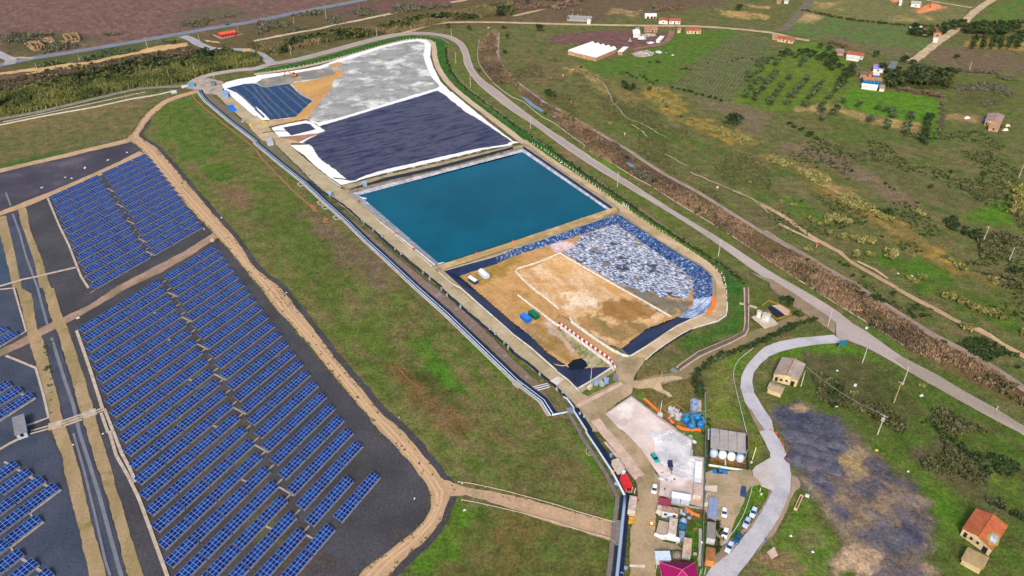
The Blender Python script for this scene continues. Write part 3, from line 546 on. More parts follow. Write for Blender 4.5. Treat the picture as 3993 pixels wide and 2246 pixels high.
# red soil tracks on the meadow
band('footpath', Q('00: 1930,955 1990,1030 2200,1210 2500,1448 01: 2576,70 11: 60,150 250,350 430,530 560,640'), 1.1, m_orange, .45)
for q in ('11: 530,600 600,640 640,690 560,690', '11: 680,745 730,750 735,775 690,775', '11: 640,770 700,780 780,800 700,800'): sheet('red_soil_patch', Q(q), m_orange, .9)
band('red_soil_patch', Q('12: 1420,800 1550,940 1680,1060'), .35, m_orange, .5)
# gate area at the far corner
sheet('gate_yard', Q('00: 1830,880 1990,800 2100,790 2250,830 2240,900 2200,960 2080,950 1960,915'), mat('yard_mix', S(190, 172, 156), S(150, 140, 124), .2, fine=.2), .6)
band('drain_strip', Q('00: -200,1240 0,1205 300,1150 600,1085 1000,990 1300,920 1500,890 1900,870'), 5, mat('drain_grey', S(120, 118, 104), S(146, 140, 124), .3, fine=.22), .3)
kerb('drain_kerb', '00: -150,1292 0,1258 500,1157 950,1077 1290,1002 1560,957 1740,917', 1.5, .35, mat('pale_kerb', S(226, 214, 196), S(200, 186, 168), .5, fine=.1))
kerb('drain_kerb', '00: -150,1240 0,1206 400,1120 900,1012 1400,905 1900,852', 1.0, .3, mat('pale_kerb2', S(190, 178, 162)))
for i in range(26):
    p = A('00', 60 + i * 55, 1222 - i * 11.6); mb = MB(); mb.box(-1.6, 1.6, -.4, .4, 0, .3); tag(mb.build('drain_slab', mat('pale_kerb2', S(190, 178, 162)), None, p, R(30)), 'pale cross slab in the double kerbed drain below the reed bank', 'slab', 'cross slabs of the drain below the reed bank')
# ---------------------------------------------------------------- lined basins
U_DIR = R(32)
m_white = mat('white_liner', S(252, 251, 249), S(238, 237, 236), .12, rough=.7, fine=.04, fs=.7)
m_ash = mat('grey_residue', S(140, 142, 138), S(168, 168, 164), .09, fine=.1, fs=.6, c3=S(226, 224, 220), s3=.05, lo3=.50, hi3=.62, detail=8)
m_wrinkle = mat('wrinkled_liner', S(80, 78, 98), S(28, 33, 70), .55, rough=.5, fine=.16, fs=.9, lo=.50, hi=.58, stretch=7, ang=R(31), detail=10, c3=S(60, 60, 90), s3=.16, lo3=.54, hi3=.62)
m_navy = mat('navy_liner', S(34, 50, 92), S(22, 30, 58), .25, rough=.45, fine=.12, stretch=5, ang=R(35), lo=.4, hi=.65)
m_black = mat('black_liner', S(26, 28, 36), S(40, 42, 54), .3, rough=.5, fine=.15)
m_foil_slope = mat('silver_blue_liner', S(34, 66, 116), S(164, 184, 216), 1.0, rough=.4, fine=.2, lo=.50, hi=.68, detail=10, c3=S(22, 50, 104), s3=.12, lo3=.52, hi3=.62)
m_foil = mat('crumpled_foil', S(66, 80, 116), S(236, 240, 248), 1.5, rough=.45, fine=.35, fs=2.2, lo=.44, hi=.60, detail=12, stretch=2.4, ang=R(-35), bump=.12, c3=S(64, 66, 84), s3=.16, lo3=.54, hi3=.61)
m_pitdirt = mat('ochre_fill', S(212, 164, 100), S(190, 146, 88), .07, fine=.1, fs=.8, c3=S(238, 208, 160), s3=.035, lo3=.5, hi3=.62)
# upper basin
sheet('basin_liner', Q('00: 2232,862 2270,832 2400,800 2576,772 10: 0,762 250,735 500,698 640,668 750,628 870,588 1000,545 1250,470 1400,435 1500,415 1620,398 1720,412 1752,455 1750,520 1745,580 1782,690 1850,825 1960,940 1850,935 1830,912 1200,1105 640,1265 560,1235 520,1205 130,1213 60,1216 0,1170 00: 2576,1190 2400,1040 2250,900'), m_white, .25)
sheet('basin_floor', Q('10: 0,835 60,800 250,765 500,722 640,700 760,660 870,622 1000,582 1250,492 1400,455 1500,432 1620,420 1690,440 1690,500 1675,560 1700,650 1760,780 1842,868 1820,890 1500,985 1200,1080 800,1200 620,1240 540,1215 500,1200 440,1180 140,1210 0,1030 00: 2400,870 2480,850'), m_ash, .35)
m_stripe = mat('blue_liner', S(18, 66, 110), S(14, 46, 84), .2, rough=.4, fine=.1)
sheet('basin_floor', Q('00: 2280,895 2360,872 2450,850 2576,848 10: 60,880 110,885 210,865 330,850 440,960 560,1018 500,1100 440,1172 300,1195 140,1212 110,1180 60,1130 0,1080 00: 2565,1082 2500,1040 2400,950'), m_stripe, .25)
m_seam = mat('grey_sand_strip', S(92, 102, 122), S(72, 84, 106), .3, fine=.2)
for a in ('00: 2350,900 2500,1030 10: 20,1130 80,1190', '00: 2440,870 2560,970 10: 60,1060 160,1175', '00: 2530,860 10: 60,990 170,1110 240,1190', '10: 20,880 100,960 220,1080 330,1180', '10: 115,890 220,990 330,1090 420,1165', '10: 210,870 320,970 470,1100', '10: 290,870 400,960 520,1060'):
    band('liner_ballast', Q(a), 1.5, m_seam, .4)
m_ramp = mat('ramp_soil', S(212, 164, 98), S(186, 142, 86), .1, fine=.14, fs=.8, stretch=4, ang=R(60))
sheet('soil_ramp', Q('10: 330,848 620,800 760,752 810,740 790,720 760,690 830,700 875,745 870,775 790,800 765,830 760,900 640,1030 520,1190 470,1210 300,1235 130,1235 130,1215 300,1200 390,1185 470,1110 570,1015 470,955 420,910'), m_ramp, .5)
sheet('soil_ramp', Q('10: 720,660 830,628 880,640 850,662 740,675'), m_ramp, .6)
sheet('soil_heap', Q('10: 0,835 60,800 260,770 500,720 640,700 760,700 800,740 760,755 600,800 420,820 250,840 110,882 60,876'), mat('grey_soil', S(140, 138, 130), S(126, 124, 118), .1, fine=.12, c3=S(170, 158, 136), s3=.08), .5)
# second basin with wrinkled dark liner
sheet('basin_liner', Q('10: 590,1240 640,1262 1200,1100 1850,905 1960,930 2200,1130 2400,1290 2576,1425 20: 70,1440 21: 0,5 11: 2560,22 2300,62 1800,185 1300,300 1100,352 1000,385 850,420 745,350 600,235 480,120 335,18 10: 1200,1448 10: 400,1446 10: 690,1322'), m_white, .25)
sheet('basin_floor', Q('10: 640,1275 1000,1165 1400,1045 1820,918 1870,945 2100,1130 2300,1250 2576,1440 20: 0,1440 11: 2540,-10 2520,8 2200,60 1800,150 1400,240 1100,320 1000,375 940,378 890,345 800,270 640,160 560,40 520,0 10: 460,1440 600,1365 690,1325'), m_wrinkle, .45)
sheet('basin_liner', Q('10: 150,1292 300,1255 500,1218 560,1235 690,1320 610,1352 400,1372 230,1386 195,1350'), m_white, .2)
sheet('basin_floor', Q('10: 268,1290 490,1248 540,1255 595,1308 560,1318 352,1370'), mat('slate_liner', S(64, 70, 98), S(54, 60, 86), .3, fine=.14), .15)
sheet('red_kerb_soil', Q('10: 240,1392 590,1350 640,1350 500,1400 380,1448 250,1430'), mat('rusty_soil', S(186, 136, 106), S(160, 118, 92), .2, fine=.18), .3)
sheet('service_yard', Q('10: -60,1180 0,1175 60,1220 300,1235 470,1215 300,1245 120,1285 180,1345 235,1392 380,1420 460,1448 350,1448 11: 340,20 200,15 10: 60,1420 -60,1300'), m_dirt2, .3)
# embankment between the second basin and the pond
for lo_, hi_, mm in (('11: 850,425 1000,395 1200,345 1800,205 2576,22', '11: 900,462 1000,448 1200,395 1800,250 2576,50', mat('berm_soil', S(176, 160, 128), S(150, 136, 106), .2, fine=.16)),
                     ('11: 1000,440 1300,345 1800,235 2576,35', '11: 920,470 1300,375 1800,262 2576,55', m_black)):
    sheet('embankment', Q(lo_) + Q(hi_)[::-1], mm, .1)
# pond: sloping liner and water
def slope(name, rim, toe, m, z0=0.02, z1=-3.0, wr=0.0, nu=24, nv=5):
    a = [Vector((p.x, p.y, z0)) for p in rim]; b = [Vector((p.x, p.y, z1)) for p in toe]; rows = []
    def at(L, t):
        t *= len(L) - 1; i = min(int(t), len(L) - 2); return L[i].lerp(L[i + 1], t - i)
    mb = MB(); nu *= max(1, len(a) - 1)
    g = []
    for i in range(nu + 1):
        p, q = at(a, i / nu), at(b, i / nu); col = []
        for j in range(nv + 1):
            r = p.lerp(q, j / nv)
            if wr and 0 < j < nv: r = r + Vector((0, 0, wr * random.uniform(-1, 1)))
            col.append(r)
        g.append(col)
    for i in range(nu):
        for j in range(nv): mb.face((g[i][j], g[i][j + 1], g[i + 1][j + 1], g[i + 1][j]))
    o = mb.build(name, m); return tag(o, kind='structure')
WZ = -1.6
m_palelin = mat('weathered_liner', S(196, 198, 206), S(150, 152, 160), .4, rough=.5, fine=.14, stretch=1, c3=S(96, 98, 106), s3=.25, lo3=.58, hi3=.68)
m_brownlin = mat('stained_liner', S(110, 100, 92), S(150, 142, 130), .3, rough=.6, fine=.2)
Wt = Q('11: 1035,510 21: 95,78 958,668 11: 1838,1200', WZ)
mid = -.8
slope('pond_slope', Q('11: 910,468 21: 110,22'), Q('11: 965,490 21: 100,50', mid), m_brownlin, z1=mid, nv=2)
slope('pond_slope', Q('11: 965,490 21: 100,50', mid), [Wt[0], Wt[1]], m_palelin, z0=mid, z1=WZ - .05, nv=2)
slope('pond_slope', Q('21: 110,22 1012,640'), Q('21: 104,46 985,656', mid), m_navy, z1=mid, nv=2)
slope('pond_slope', Q('21: 104,46 985,656', mid), [Wt[1], Wt[2]], m_palelin, z0=mid, z1=WZ - .05, nv=2)
slope('pond_slope', Q('21: 1012,640 11: 1805,1232'), [Wt[2], Wt[3]], m_black, z1=WZ - .05, nv=2)
slope('pond_slope', Q('11: 1805,1232 910,468'), [Wt[3], Wt[0]], m_palelin, z1=WZ - .05, nv=2)
wm = mat('pond_water', S(0, 90, 112), S(0, 80, 100), .02, rough=.18, spec=.22, c3=S(0, 98, 124), s3=.012, lo3=.5, hi3=.7)
t_ = wm.node_tree; b_ = t_.nodes['Principled BSDF']; n_ = t_.nodes.new('ShaderNodeTexNoise'); n_.inputs['Scale'].default_value = 1.1; n_.inputs['Detail'].default_value = 4
g_ = t_.nodes.new('ShaderNodeNewGeometry'); t_.links.new(g_.outputs['Position'], n_.inputs['Vector']); p_ = t_.nodes.new('ShaderNodeBump'); p_.inputs['Distance'].default_value = .05; p_.inputs['Strength'].default_value = .6
t_.links.new(n_.outputs['Fac'], p_.inputs['Height']); t_.links.new(p_.outputs[0], b_.inputs['Normal'])
sheet('water', Q('11: 1035,510 1800,318 2576,118 21: 95,78 500,352 958,668 500,818 0,985 11: 2200,1090 1838,1200 1500,930 1200,690', WZ), wm, z=WZ)
# crest between pond and pit, plus a lip round both cuts
def lip(name, rim, wd, m, z=.012):
    n = len(rim); mb = MB(); inn = [Vector((p.x, p.y, z)) for p in rim]; out = []
    for i in range(n):
        a = (rim[i] - rim[i - 1]).normalized(); b = (rim[(i + 1) % n] - rim[i]).normalized()
        na = Vector((-a.y, a.x, 0)); nb = Vector((-b.y, b.x, 0)); k = (na + nb).normalized(); k *= min(2.2, 1 / max(.35, k.dot(na)))
        out.append(Vector((rim[i].x, rim[i].y, z)) + k * wd)
    for i in range(n): mb.face((inn[i], inn[(i + 1) % n], out[(i + 1) % n], out[i]))
    return tag(mb.build(name, m), kind='structure')
ar = lambda P: sum(P[i].x * P[(i + 1) % len(P)].y - P[(i + 1) % len(P)].x * P[i].y for i in range(len(P)))
for rim in (POND_RIM, PIT_RIM): lip('dike_edge', rim if ar(rim) < 0 else rim[::-1], 2.6, mat('berm_soil', S(176, 160, 128)))
m_crest = mat('crest_soil', S(192, 160, 104), S(166, 138, 90), .15, fine=.14, stretch=5, ang=R(32), c3=S(204, 186, 148), s3=.12)
sheet('embankment', Q('11: 1812,1234 2576,990 21: 0,990 500,820 1015,645 1070,690 500,885 0,1050 11: 2576,1050 1880,1272'), m_crest, .1)
kerb('crest_kerb', '11: 1890,1268 2400,1128 2576,1056 21: 0,1045 500,878 900,742', .35, .3, mat('kerb_concrete', S(190, 182, 168)), False)
# pit
PZ = -3.0
slope('pit_slope', Q('11: 1885,1275 2410,1130'), Q('11: 2050,1335 2415,1215', PZ), mat('deep_navy_liner', S(20, 34, 66), S(28, 48, 86), .2, rough=.45, fine=.12), wr=.05)
slope('pit_slope', Q('11: 2410,1130 21: 0,1060 500,890 1060,700'), Q('11: 2415,1215 21: 0,1140 450,1000 1030,815', PZ), m_foil_slope, wr=.16, nu=40)
slope('pit_slope', Q('21: 1060,700 1400,930 1700,1120 1900,1235 2000,1330 2005,1448 22: 2003,80'), Q('21: 1030,815 1300,1010 1530,1170 1700,1290 1790,1390 22: 1790,20 1790,120', PZ), m_foil_slope, wr=.2, nu=24)
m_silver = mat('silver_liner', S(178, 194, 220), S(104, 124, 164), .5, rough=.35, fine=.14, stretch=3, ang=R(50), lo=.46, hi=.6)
slope('pit_slope', Q('22: 2003,80 1985,160 1940,235 1790,303'), Q('22: 1790,120 1790,180 1730,225 1640,290', PZ), m_silver, wr=.16)
slope('pit_slope', Q('22: 1790,303 1640,372 1400,530 1172,688'), Q('22: 1640,290 1560,330 1340,405 1090,600', PZ), m_navy, wr=.04)
slope('pit_slope', Q('11: 1885,1275 22: 0,462 200,625 420,815 652,1000'), Q('11: 2050,1335 22: 0,335 200,490 350,640 560,790', PZ), m_navy, wr=.06)
slope('pit_slope', Q('22: 652,1000 800,910 985,790'), Q('22: 560,790 650,800 745,800', PZ), m_navy, wr=.1)
RL = [('22', 985, 790, 0.0), ('22', 840, 670, -.8), ('22', 700, 560, -1.5), ('22', 500, 405, -2.4), ('22', 390, 330, -2.96)]
RR = [('22', 1172, 688, 0.0), ('22', 1000, 610, -.8), ('22', 830, 500, -1.6), ('22', 620, 355, -2.5), ('22', 480, 270, -2.96)]
rl = [A(*q) for q in RL]; rr = [A(*q) for q in RR]
mb = MB()
for i in range(4): mb.face((rl[i], rl[i + 1], rr[i + 1], rr[i]))
tag(mb.build('pit_ramp', mat('ramp_dirt', S(200, 162, 112), S(178, 142, 96), .15, fine=.14, stretch=4, ang=R(-50))), kind='structure')
slope('pit_bank', rl, Q('22: 745,800 660,690 560,560 450,420 385,335', PZ), mat('bank_scrub', S(104, 112, 62), S(172, 160, 128), .3, fine=.25), z0=0)
tl = Q('22: 745,800 660,690 560,560 450,420 385,335', PZ)
mb = MB()
for i in range(4): mb.face((rl[i], rl[i + 1], tl[i + 1], tl[i]))
tag(mb.build('pit_bank', mat('bank_scrub', S(104, 112, 62))), kind='structure')
tr = Q('22: 1090,600 960,570 800,470 610,345 478,268', PZ); mb = MB()
for i in range(4): mb.face((rr[i], rr[i + 1], tr[i + 1], tr[i]))
tag(mb.build('pit_bank', mat('bank_scrub', S(104, 112, 62))), kind='structure')
bpy.data.objects.remove([o for o in COL.objects if o.name.startswith('pit_bank')][0])
def pit(name, text, m, jit=.3, dz=0.0): LEVEL[0] += .004; return sheet(name, Q(text, PZ), m, jit, z=PZ + LEVEL[0] - .2 + dz)
PF = '11: 2050,1335 2410,1212 21: 0,1136 450,992 1030,812 1310,1005 1540,1165 1710,1285 1800,1385 22: 1800,20 1800,180 1740,230 1640,295 1340,410 1092,606 960,572 800,472 610,347 480,270 385,337 450,425 560,565 660,695 748,806 650,806 556,796 340,642 190,490 -10,335'
pf = Q(PF, PZ); fx, fy = np.meshgrid(np.arange(min(p.x for p in pf) - 1, max(p.x for p in pf) + 1, .6), np.arange(min(p.y for p in pf) - 1, max(p.y for p in pf) + 1, .6)); FX, FY = fx.ravel(), fy.ravel()
fj = vnoise(FX * .09, FY * .09) + .6 * vnoise(FX * .25 + 7, FY * .25) + .5 * vnoise(FX * .8, FY * .8 + 3)
PITZ = [('21: 40,1290 470,1110 1060,1448 22: 1300,140 1560,290 1340,400 1100,590 960,560 700,420 460,200 200,0 21: 200,1448', (206,158,94), (232,198,146), 2, 2),
 ('22: 420,20 700,10 900,80 860,200 760,180 560,170 450,90', (236,204,152), (244,222,182), 4, 4), ('21: 300,1240 520,1200 700,1330 500,1400 330,1380', (214,164,96), (226,184,122), 4, 4), ('22: 760,200 860,220 1000,290 1180,360 1060,380 900,320', (228,190,132), (206,160,96), 3, 3),
 ('22: 870,150 1000,115 1200,150 1380,220 1330,300 1200,340 1000,280 880,200', (150,112,58), (172,128,70), 3.5, 4), ('22: 640,290 760,300 1000,400 1300,360 1340,405 1090,600 950,500 800,450 650,350', (140,120,70), (186,142,84), 3, 4),
 ('22: 100,330 330,400 520,480 560,600 640,690 745,800 560,790 350,640 200,500 60,390', (158,122,62), (184,152,104), 2, 2), ('22: 330,330 460,400 600,580 660,690 600,700 500,560 380,430', (206,182,160), (166,138,92), 1.5, 2),
 ('11: 2060,1340 2400,1220 21: 0,1150 100,1110 11: 2576,1260 2400,1330 2330,1448 2200,1448', (162,130,60), (190,148,78), 3, 3), ('22: 0,60 100,80 330,240 300,330 60,300', (176,136,70), (202,156,88), 3, 3),
 ('22: 1100,-20 1300,30 1500,80 1780,150 1730,225 1640,290 1580,300 1380,180', (132,124,98), (120,110,84), 2.5, 2.5), ('21: 390,1025 560,1000 660,1015 560,1080 440,1095', (228,200,188), (186,156,140), 1.5, 2)]
gm2 = gm.copy(); gm2.name = 'pit_earth'
for n in gm2.node_tree.nodes:
    if n.type == 'MAP_RANGE' and n.inputs[4].default_value > 1.1: n.inputs[3].default_value = 1 - (1 - n.inputs[3].default_value) * .45; n.inputs[4].default_value = 1 + (n.inputs[4].default_value - 1) * .45
    elif n.type == 'MAP_RANGE' and n.inputs[3].default_value == 1.0: n.inputs[4].default_value = .9
LEVEL[0] += .004; pin, pd = signed(pf, FX, FY); pk = (pin | (pd < .7)).reshape(fx.shape); fi = np.arange(fx.size).reshape(fx.shape); pq = np.stack([fi[:-1, :-1], fi[:-1, 1:], fi[1:, 1:], fi[1:, :-1]], -1).reshape(-1, 4); pq = pq[pk.ravel()[pq].all(1)]
ta_, tb_ = paint(FX, FY, fj, PITZ, (206, 160, 96), (188, 144, 84), PZ, lambda c: np.array(S(*c)[:3]) * np.array([1.06, 1.08, 1.3])); ground_mesh('pit_floor', FX, FY, np.full(len(FX), PZ + LEVEL[0] - .2), pq, ta_, tb_, gm2)
pit('pit_floor', '21: 640,985 700,915 1030,812 1300,1003 1540,1165 1710,1285 1800,1385 22: 1800,20 1795,80 1700,130 1560,80 1500,110 1400,40 1320,60 1250,10 1150,-20 21: 1060,1425 800,1270 620,1175 500,1100 600,1060', m_foil, 1.0)
for q in ('21: 1190,1010 1280,1000 1290,1030 1220,1020', '21: 880,1230 960,1200 980,1230 920,1250', '21: 1060,1270 1120,1280 1090,1300', '21: 1200,1340 1290,1350 1250,1390', '21: 780,1060 860,1040 840,1080'): pit('mud_patch', q, mat('grey_mud', S(140, 130, 104), S(120, 112, 88), .15, fine=.14), .9)
pit('water', '22: 545,780 600,730 680,712 735,740 748,790 720,812 640,850 580,820', mat('black_pool', S(16, 18, 24), rough=.12, spec=.5), .4)
# orange safety netting laid on the dike corner
mb = MB(); L = smooth_line(Q('22: 2005,90 2035,140 2020,205 1970,250 1925,258'), 2); mb.ribbon(L, .25, 0, 1.1); 
o = mb.build('safety_net', mat('orange_net', S(244, 118, 40), S(250, 140, 70), 1.5)); tag(o, 'orange safety netting sagging round the outer corner of the foil pit', 'safety net')
sheet('net_fold', Q('22: 2000,90 2030,100 2042,150 2030,205 1985,262 1925,268 1930,245 1975,225 2000,180'), mat('orange_net', S(244, 118, 40)), .3, kind=None, label='orange netting spread flat on the dirt at the foil pit corner', cat='safety net')
# ---------------------------------------------------------------- solar tables
def project(p):
    y = p[1] * _c - (p[2] - CAM_H) * _s; v = (-(p[2] - CAM_H) * _c - p[1] * _s) / y
    return 1996.5 + FPX * p[0] / y, 1123 + FPX * v
def in_frame(p, m=0):
    x, y = project(p); return -m < x < 3993 + m and -m < y < 2246 + m
TL, TW = 9.42, 3.0
blues = [mat('solar_cell_%s' % n, c, rough=.25, spec=.25) for n, c in (('deep', S(3, 38, 106)), ('mid', S(5, 48, 122)), ('bright', S(12, 70, 142)))]
m_frame = mat('panel_frame', S(160, 176, 210), rough=.4)
m_beam = mat('ballast_concrete', S(172, 162, 152), S(152, 144, 136), .8, fine=.12)
m_steel = mat('galvanised_steel', S(150, 154, 160), rough=.5, metal=.3)
ZH, ZL = 1.75, .75
def zt(y): return ZH + (ZL - ZH) * (y + TW / 2) / TW
PV = []
for k in range(5):
    mb = MB(); nx_, ny_ = 7, 3; cw = TL / nx_; ch = TW / ny_; tint = random.random()
    for i in range(nx_):
        for j in range(ny_):
            x0 = -TL / 2 + i * cw + .045; x1 = x0 + cw - .09; y0 = -TW / 2 + j * ch + .04; y1 = y0 + ch - .08
            r = random.random() + (.25 if j == 0 else 0) + tint * .25 - .1
            mb.face([(x0, y0, zt(y0) + .012), (x1, y0, zt(y0) + .012), (x1, y1, zt(y1) + .012), (x0, y1, zt(y1) + .012)], 0 if r < .5 else 1 if r < .95 else 2)
    PV.append(mb.mesh('panel_field', blues))
mb = MB(); a = TL / 2; b = TW / 2
mb.v += [(-a, -b, ZH), (a, -b, ZH), (a, b, ZL), (-a, b, ZL), (-a, -b, ZH - .07), (a, -b, ZH - .07), (a, b, ZL - .07), (-a, b, ZL - .07)]
for q in ((0, 1, 2, 3), (7, 6, 5, 4), (0, 4, 5, 1), (1, 5, 6, 2), (2, 6, 7, 3), (3, 7, 4, 0)): mb.f.append(q); mb.m.append(0)
ME_FRAME = mb.mesh('frame', m_frame)
mb = MB()
p_ = [(-1.05, 0), (-.93, 0), (-.93, zt(-.93) - .2), (.98, zt(.98) - .2), (.98, 0), (1.1, 0), (1.1, zt(1.1) - .07), (-1.05, zt(-1.05) - .07)]
mb.v += [(-.05, y, z) for y, z in p_] + [(.05, y, z) for y, z in p_]
mb.f += [tuple(range(8)), tuple(range(15, 7, -1))] + [(k, (k + 1) % 8, 8 + (k + 1) % 8, 8 + k) for k in range(8)]; mb.m += [0] * 10
ME_SUP = mb.mesh('trestle', m_steel)
mb = MB(); mb.box(-TL / 2, TL / 2, b - .1, b + .08, 0, .4); ME_BEAM = mb.mesh('ballast_beam', m_beam)
ORD = 'first second third fourth fifth sixth seventh eighth ninth tenth eleventh twelfth thirteenth fourteenth fifteenth sixteenth seventeenth eighteenth nineteenth twentieth twenty-first twenty-second twenty-third twenty-fourth twenty-fifth twenty-sixth'.split()
n_tab = 0
def table(corner, ang, label, group):
    """corner: high corner at the row's start; the row runs along ang, the panels fall to its left"""
    global n_tab
    d = Vector((math.cos(ang), math.sin(ang), 0)); n = Vector((-d.y, d.x, 0)); c = corner + d * TL / 2 + n * TW / 2; c.z = 0
    if not in_frame((c.x, c.y, 1), 60): return
    t = empty('solar_table', c, ang, label, 'solar panel', group)
    link_mesh('panel_field', PV[random.randrange(5)], t); link_mesh('frame', ME_FRAME, t); link_mesh('trestle', ME_SUP, t, (-3, 0, 0)); link_mesh('trestle', ME_SUP, t, (3, 0, 0)); link_mesh('ballast_beam', ME_BEAM, t); n_tab += 1
def at2(x, y, z=1.8): return Vector((x * .99664, y * .99664, 0))
AR = R(-117.2); D = Vector((math.cos(AR), math.sin(AR), 0)); NN = Vector((-D.y, D.x, 0)); PT = 9.8
ducts = []
def duct(p, q, wd=.5): ducts.append((p.copy(), q.copy(), wd))
GA, GB, GC = 'solar tables of the near field', 'solar tables of the far field', 'solar tables of the left edge field'
R0 = at2(-137.93, 300.14); ST = Vector((4.12, -5.88, 0))
for i in range(24):
    r0 = R0 + ST * i; rights = [0, 9.8, 19.6]; lefts = [32.1 + k * PT for k in range(4)]
    if i == 22: rights = [9.9, 19.6]
    if i == 23: rights = [1.5, 11.3]; lefts = [23.8 + k * PT for k in range(5)]
    for k, x in enumerate(rights): table(r0 + D * x, AR, 'blue solar table, near field, %s row from cross track, %s from right end' % (ORD[i], ORD[k]), GA)
    for k, x in enumerate(lefts): table(r0 + D * x, AR, 'blue solar table, near field, %s row from cross track, %s left of aisle' % (ORD[i], ORD[k]), GA)
    mid_ = NN * 1.5
    if i < 23: duct(r0 + D * 29.1 + mid_, r0 + D * 32.1 + mid_)
    if i in (1, 4, 7, 10, 13, 16, 19, 22): duct(r0 + D * 32.0 + NN * 2.6, r0 + ST + D * 29.2 + NN * 2.7)
    if i in (2, 5, 9, 13, 17, 20): duct(r0 + D * 41.7 + NN * 3.1, r0 + D * 41.7 + NN * 5.6)
U0 = at2(-211.4, 403.0); US = Vector((4.2, -5.83, 0))
for i in range(15):
    r0 = U0 + US * i - D * (.9 if 1 <= i <= 9 else .3); r1 = U0 + US * i
    for k in range(3):
        table(r0 + D * (k * PT), AR, 'blue solar table, far field, %s row from its top, %s right of the aisle' % (ORD[i], ORD[2 - k]), GB)
        table(r1 + D * (31.2 + k * PT), AR, 'blue solar table, far field, %s row from its top, %s left of the aisle' % (ORD[i], ORD[k]), GB)
    if i > 2: duct(r1 + D * 28.8 + NN * 1.5, r1 + D * 31.2 + NN * 1.5)
    if i in (2, 5, 8, 11, 13): duct(r1 + D * 31.2 + NN * 2.6, r1 + US + D * 28.9 + NN * 2.7)
    if i in (2, 5, 8, 10, 12, 14): duct(r1 + D * 60.6 + NN * 2.9, r1 + D * 62.6 + NN * 3.2, .35)
F0 = at2(-140.8, 158.5); AF = R(-118.5); DF = Vector((math.cos(AF), math.sin(AF), 0)); NF = Vector((-DF.y, DF.x, 0))
starts = {0: 0, 1: 10.1, 2: 19.9, 3: 19.9, 4: 19.9, 5: 19.9, -1: 0.2, -2: .2, -3: .15, -7: -22.3, -8: -22.3, -9: -22.3, -13: -41.8, -14: -41.8}
for k, s0 in starts.items():
    for m in range(6):
        if k in (-7, -8, -9) and m > 1: continue
        if k in (-13, -14) and m > 0: continue
        nm = 'stepped left field' if k > -5 else 'pair by the pale kerb bend' if k > -10 else 'alone near the cross track'
        table(F0 + NF * (6.48 * k) + DF * (s0 + m * PT), AF, 'blue solar table, %s, %s column from the left, %s down' % (nm, ORD[k + 3 if k > -5 else k + 9 if k > -10 else k + 14], ORD[m]), GC)
    if k in (-3, -2, -1, 0, 3, 4, 5, -7): duct(F0 + NF * (6.48 * k - 3.6) + DF * (s0 + 1.0), F0 + NF * (6.48 * k) + DF * (s0 + 1.0), .7)
for k, s0 in ((0, 0), (1, 10.1), (2, 0)):
    if k < 2: duct(F0 + NF * (6.48 * k + 3.3) + DF * (s0 - .1), F0 + NF * (6.48 * k + 3.3) + DF * (s0 + 10.0), .5); duct(F0 + NF * (6.48 * k + 3.3) + DF * (s0 + 10.0), F0 + NF * (6.48 * k + 5.5) + DF * (s0 + 10.6), .5)
p0 = F0 + NF * (6.48 * -7 + 3.3) + DF * -22.3; duct(p0, p0 + DF * 14, .6)
for p, q, wd in ducts:
    if not in_frame(p, 30): continue
    mb = MB(); c = (p + q) / 2; mb.ribbon([p - c, q - c], wd, 0, .3)
    o = mb.build('cable_duct', m_beam, None, (c.x, c.y, 0)); tag(o, 'short pale concrete cable duct bridging a gap between two solar tables', 'cable duct', 'cable ducts between the solar tables')
# long cable trenches
m_trench = mat('trench_cover', S(198, 182, 166), S(174, 158, 142), .5, fine=.12)
for q, wd, lb in (('01: 480,545 600,830 690,1010 780,1245 820,1340 890,1448', .9, 'pale concrete cable trench along the left side of the far solar field'),
                  ('02: 770,428 900,800 1030,1205', 1.1, 'pale concrete cable trench along the upper left side of the near solar field'),
                  ('02: 1050,1215 1140,1448 03: 1140,0 1225,220 1300,360 1362,505', 1.0, 'short twin cable trench beside the near solar field, ending in the gravel'),
                  ('02: 1018,1255 1085,1448 03: 1100,0 1170,240 1290,450 1400,680 1500,950 1660,1390 1720,1560', 1.0, 'long pale cable trench down the lower left side of the near solar field'),
                  ('01: -80,1452 240,1360 370,1335 510,1298 775,1238', 1.0, 'pale cable trench crossing the drain to the far solar field'),
                  ('02: -60,20 140,0 265,435 0,592 -100,650', .7, 'pale kerb trench round the gravel corner at the left edge'),
                  ('02: 62,680 360,803 440,1080 490,1302 375,1345 260,1385', .8, 'pale kerb trench bending above the grey cabin'),
                  ('03: -20,190 100,120 180,80', .9, 'pale kerb trench running left from the grey cabin')):
    mb = MB(); P_ = Q(q); mb.ribbon(P_, wd, 0, .3); tag(mb.build('cable_trench', m_trench), lb, 'cable trench')
t = empty('cable_bridge', A('02', 730, 1320), 0, 'pale concrete and pipe cable bridge crossing the drain below the near solar field', 'cable bridge')
c = A('02', 730, 1320)
for nm, q, wd, z1 in (('deck', '02: 490,1400 625,1362', 3.2, .5), ('deck', '02: 830,1290 970,1240', 3.2, .5), ('pipe_run', '02: 310,1440 500,1385', .5, .4), ('pipe_run', '02: 300,1470 500,1415', .5, .4), ('pipe_run', '02: 620,1348 830,1275', .4, .7), ('pipe_run', '02: 630,1372 830,1300', .4, .7), ('pipe_run', '02: 640,1395 830,1325', .4, .7), ('pipe_run', '02: 970,1235 1050,1205', .5, .5), ('pipe_run', '02: 970,1260 1050,1228', .5, .5)):
    mb = MB(); mb.ribbon([p - c for p in Q(q)], wd, .05 if nm == 'deck' else .2, z1); mb.build(nm, m_trench, t)
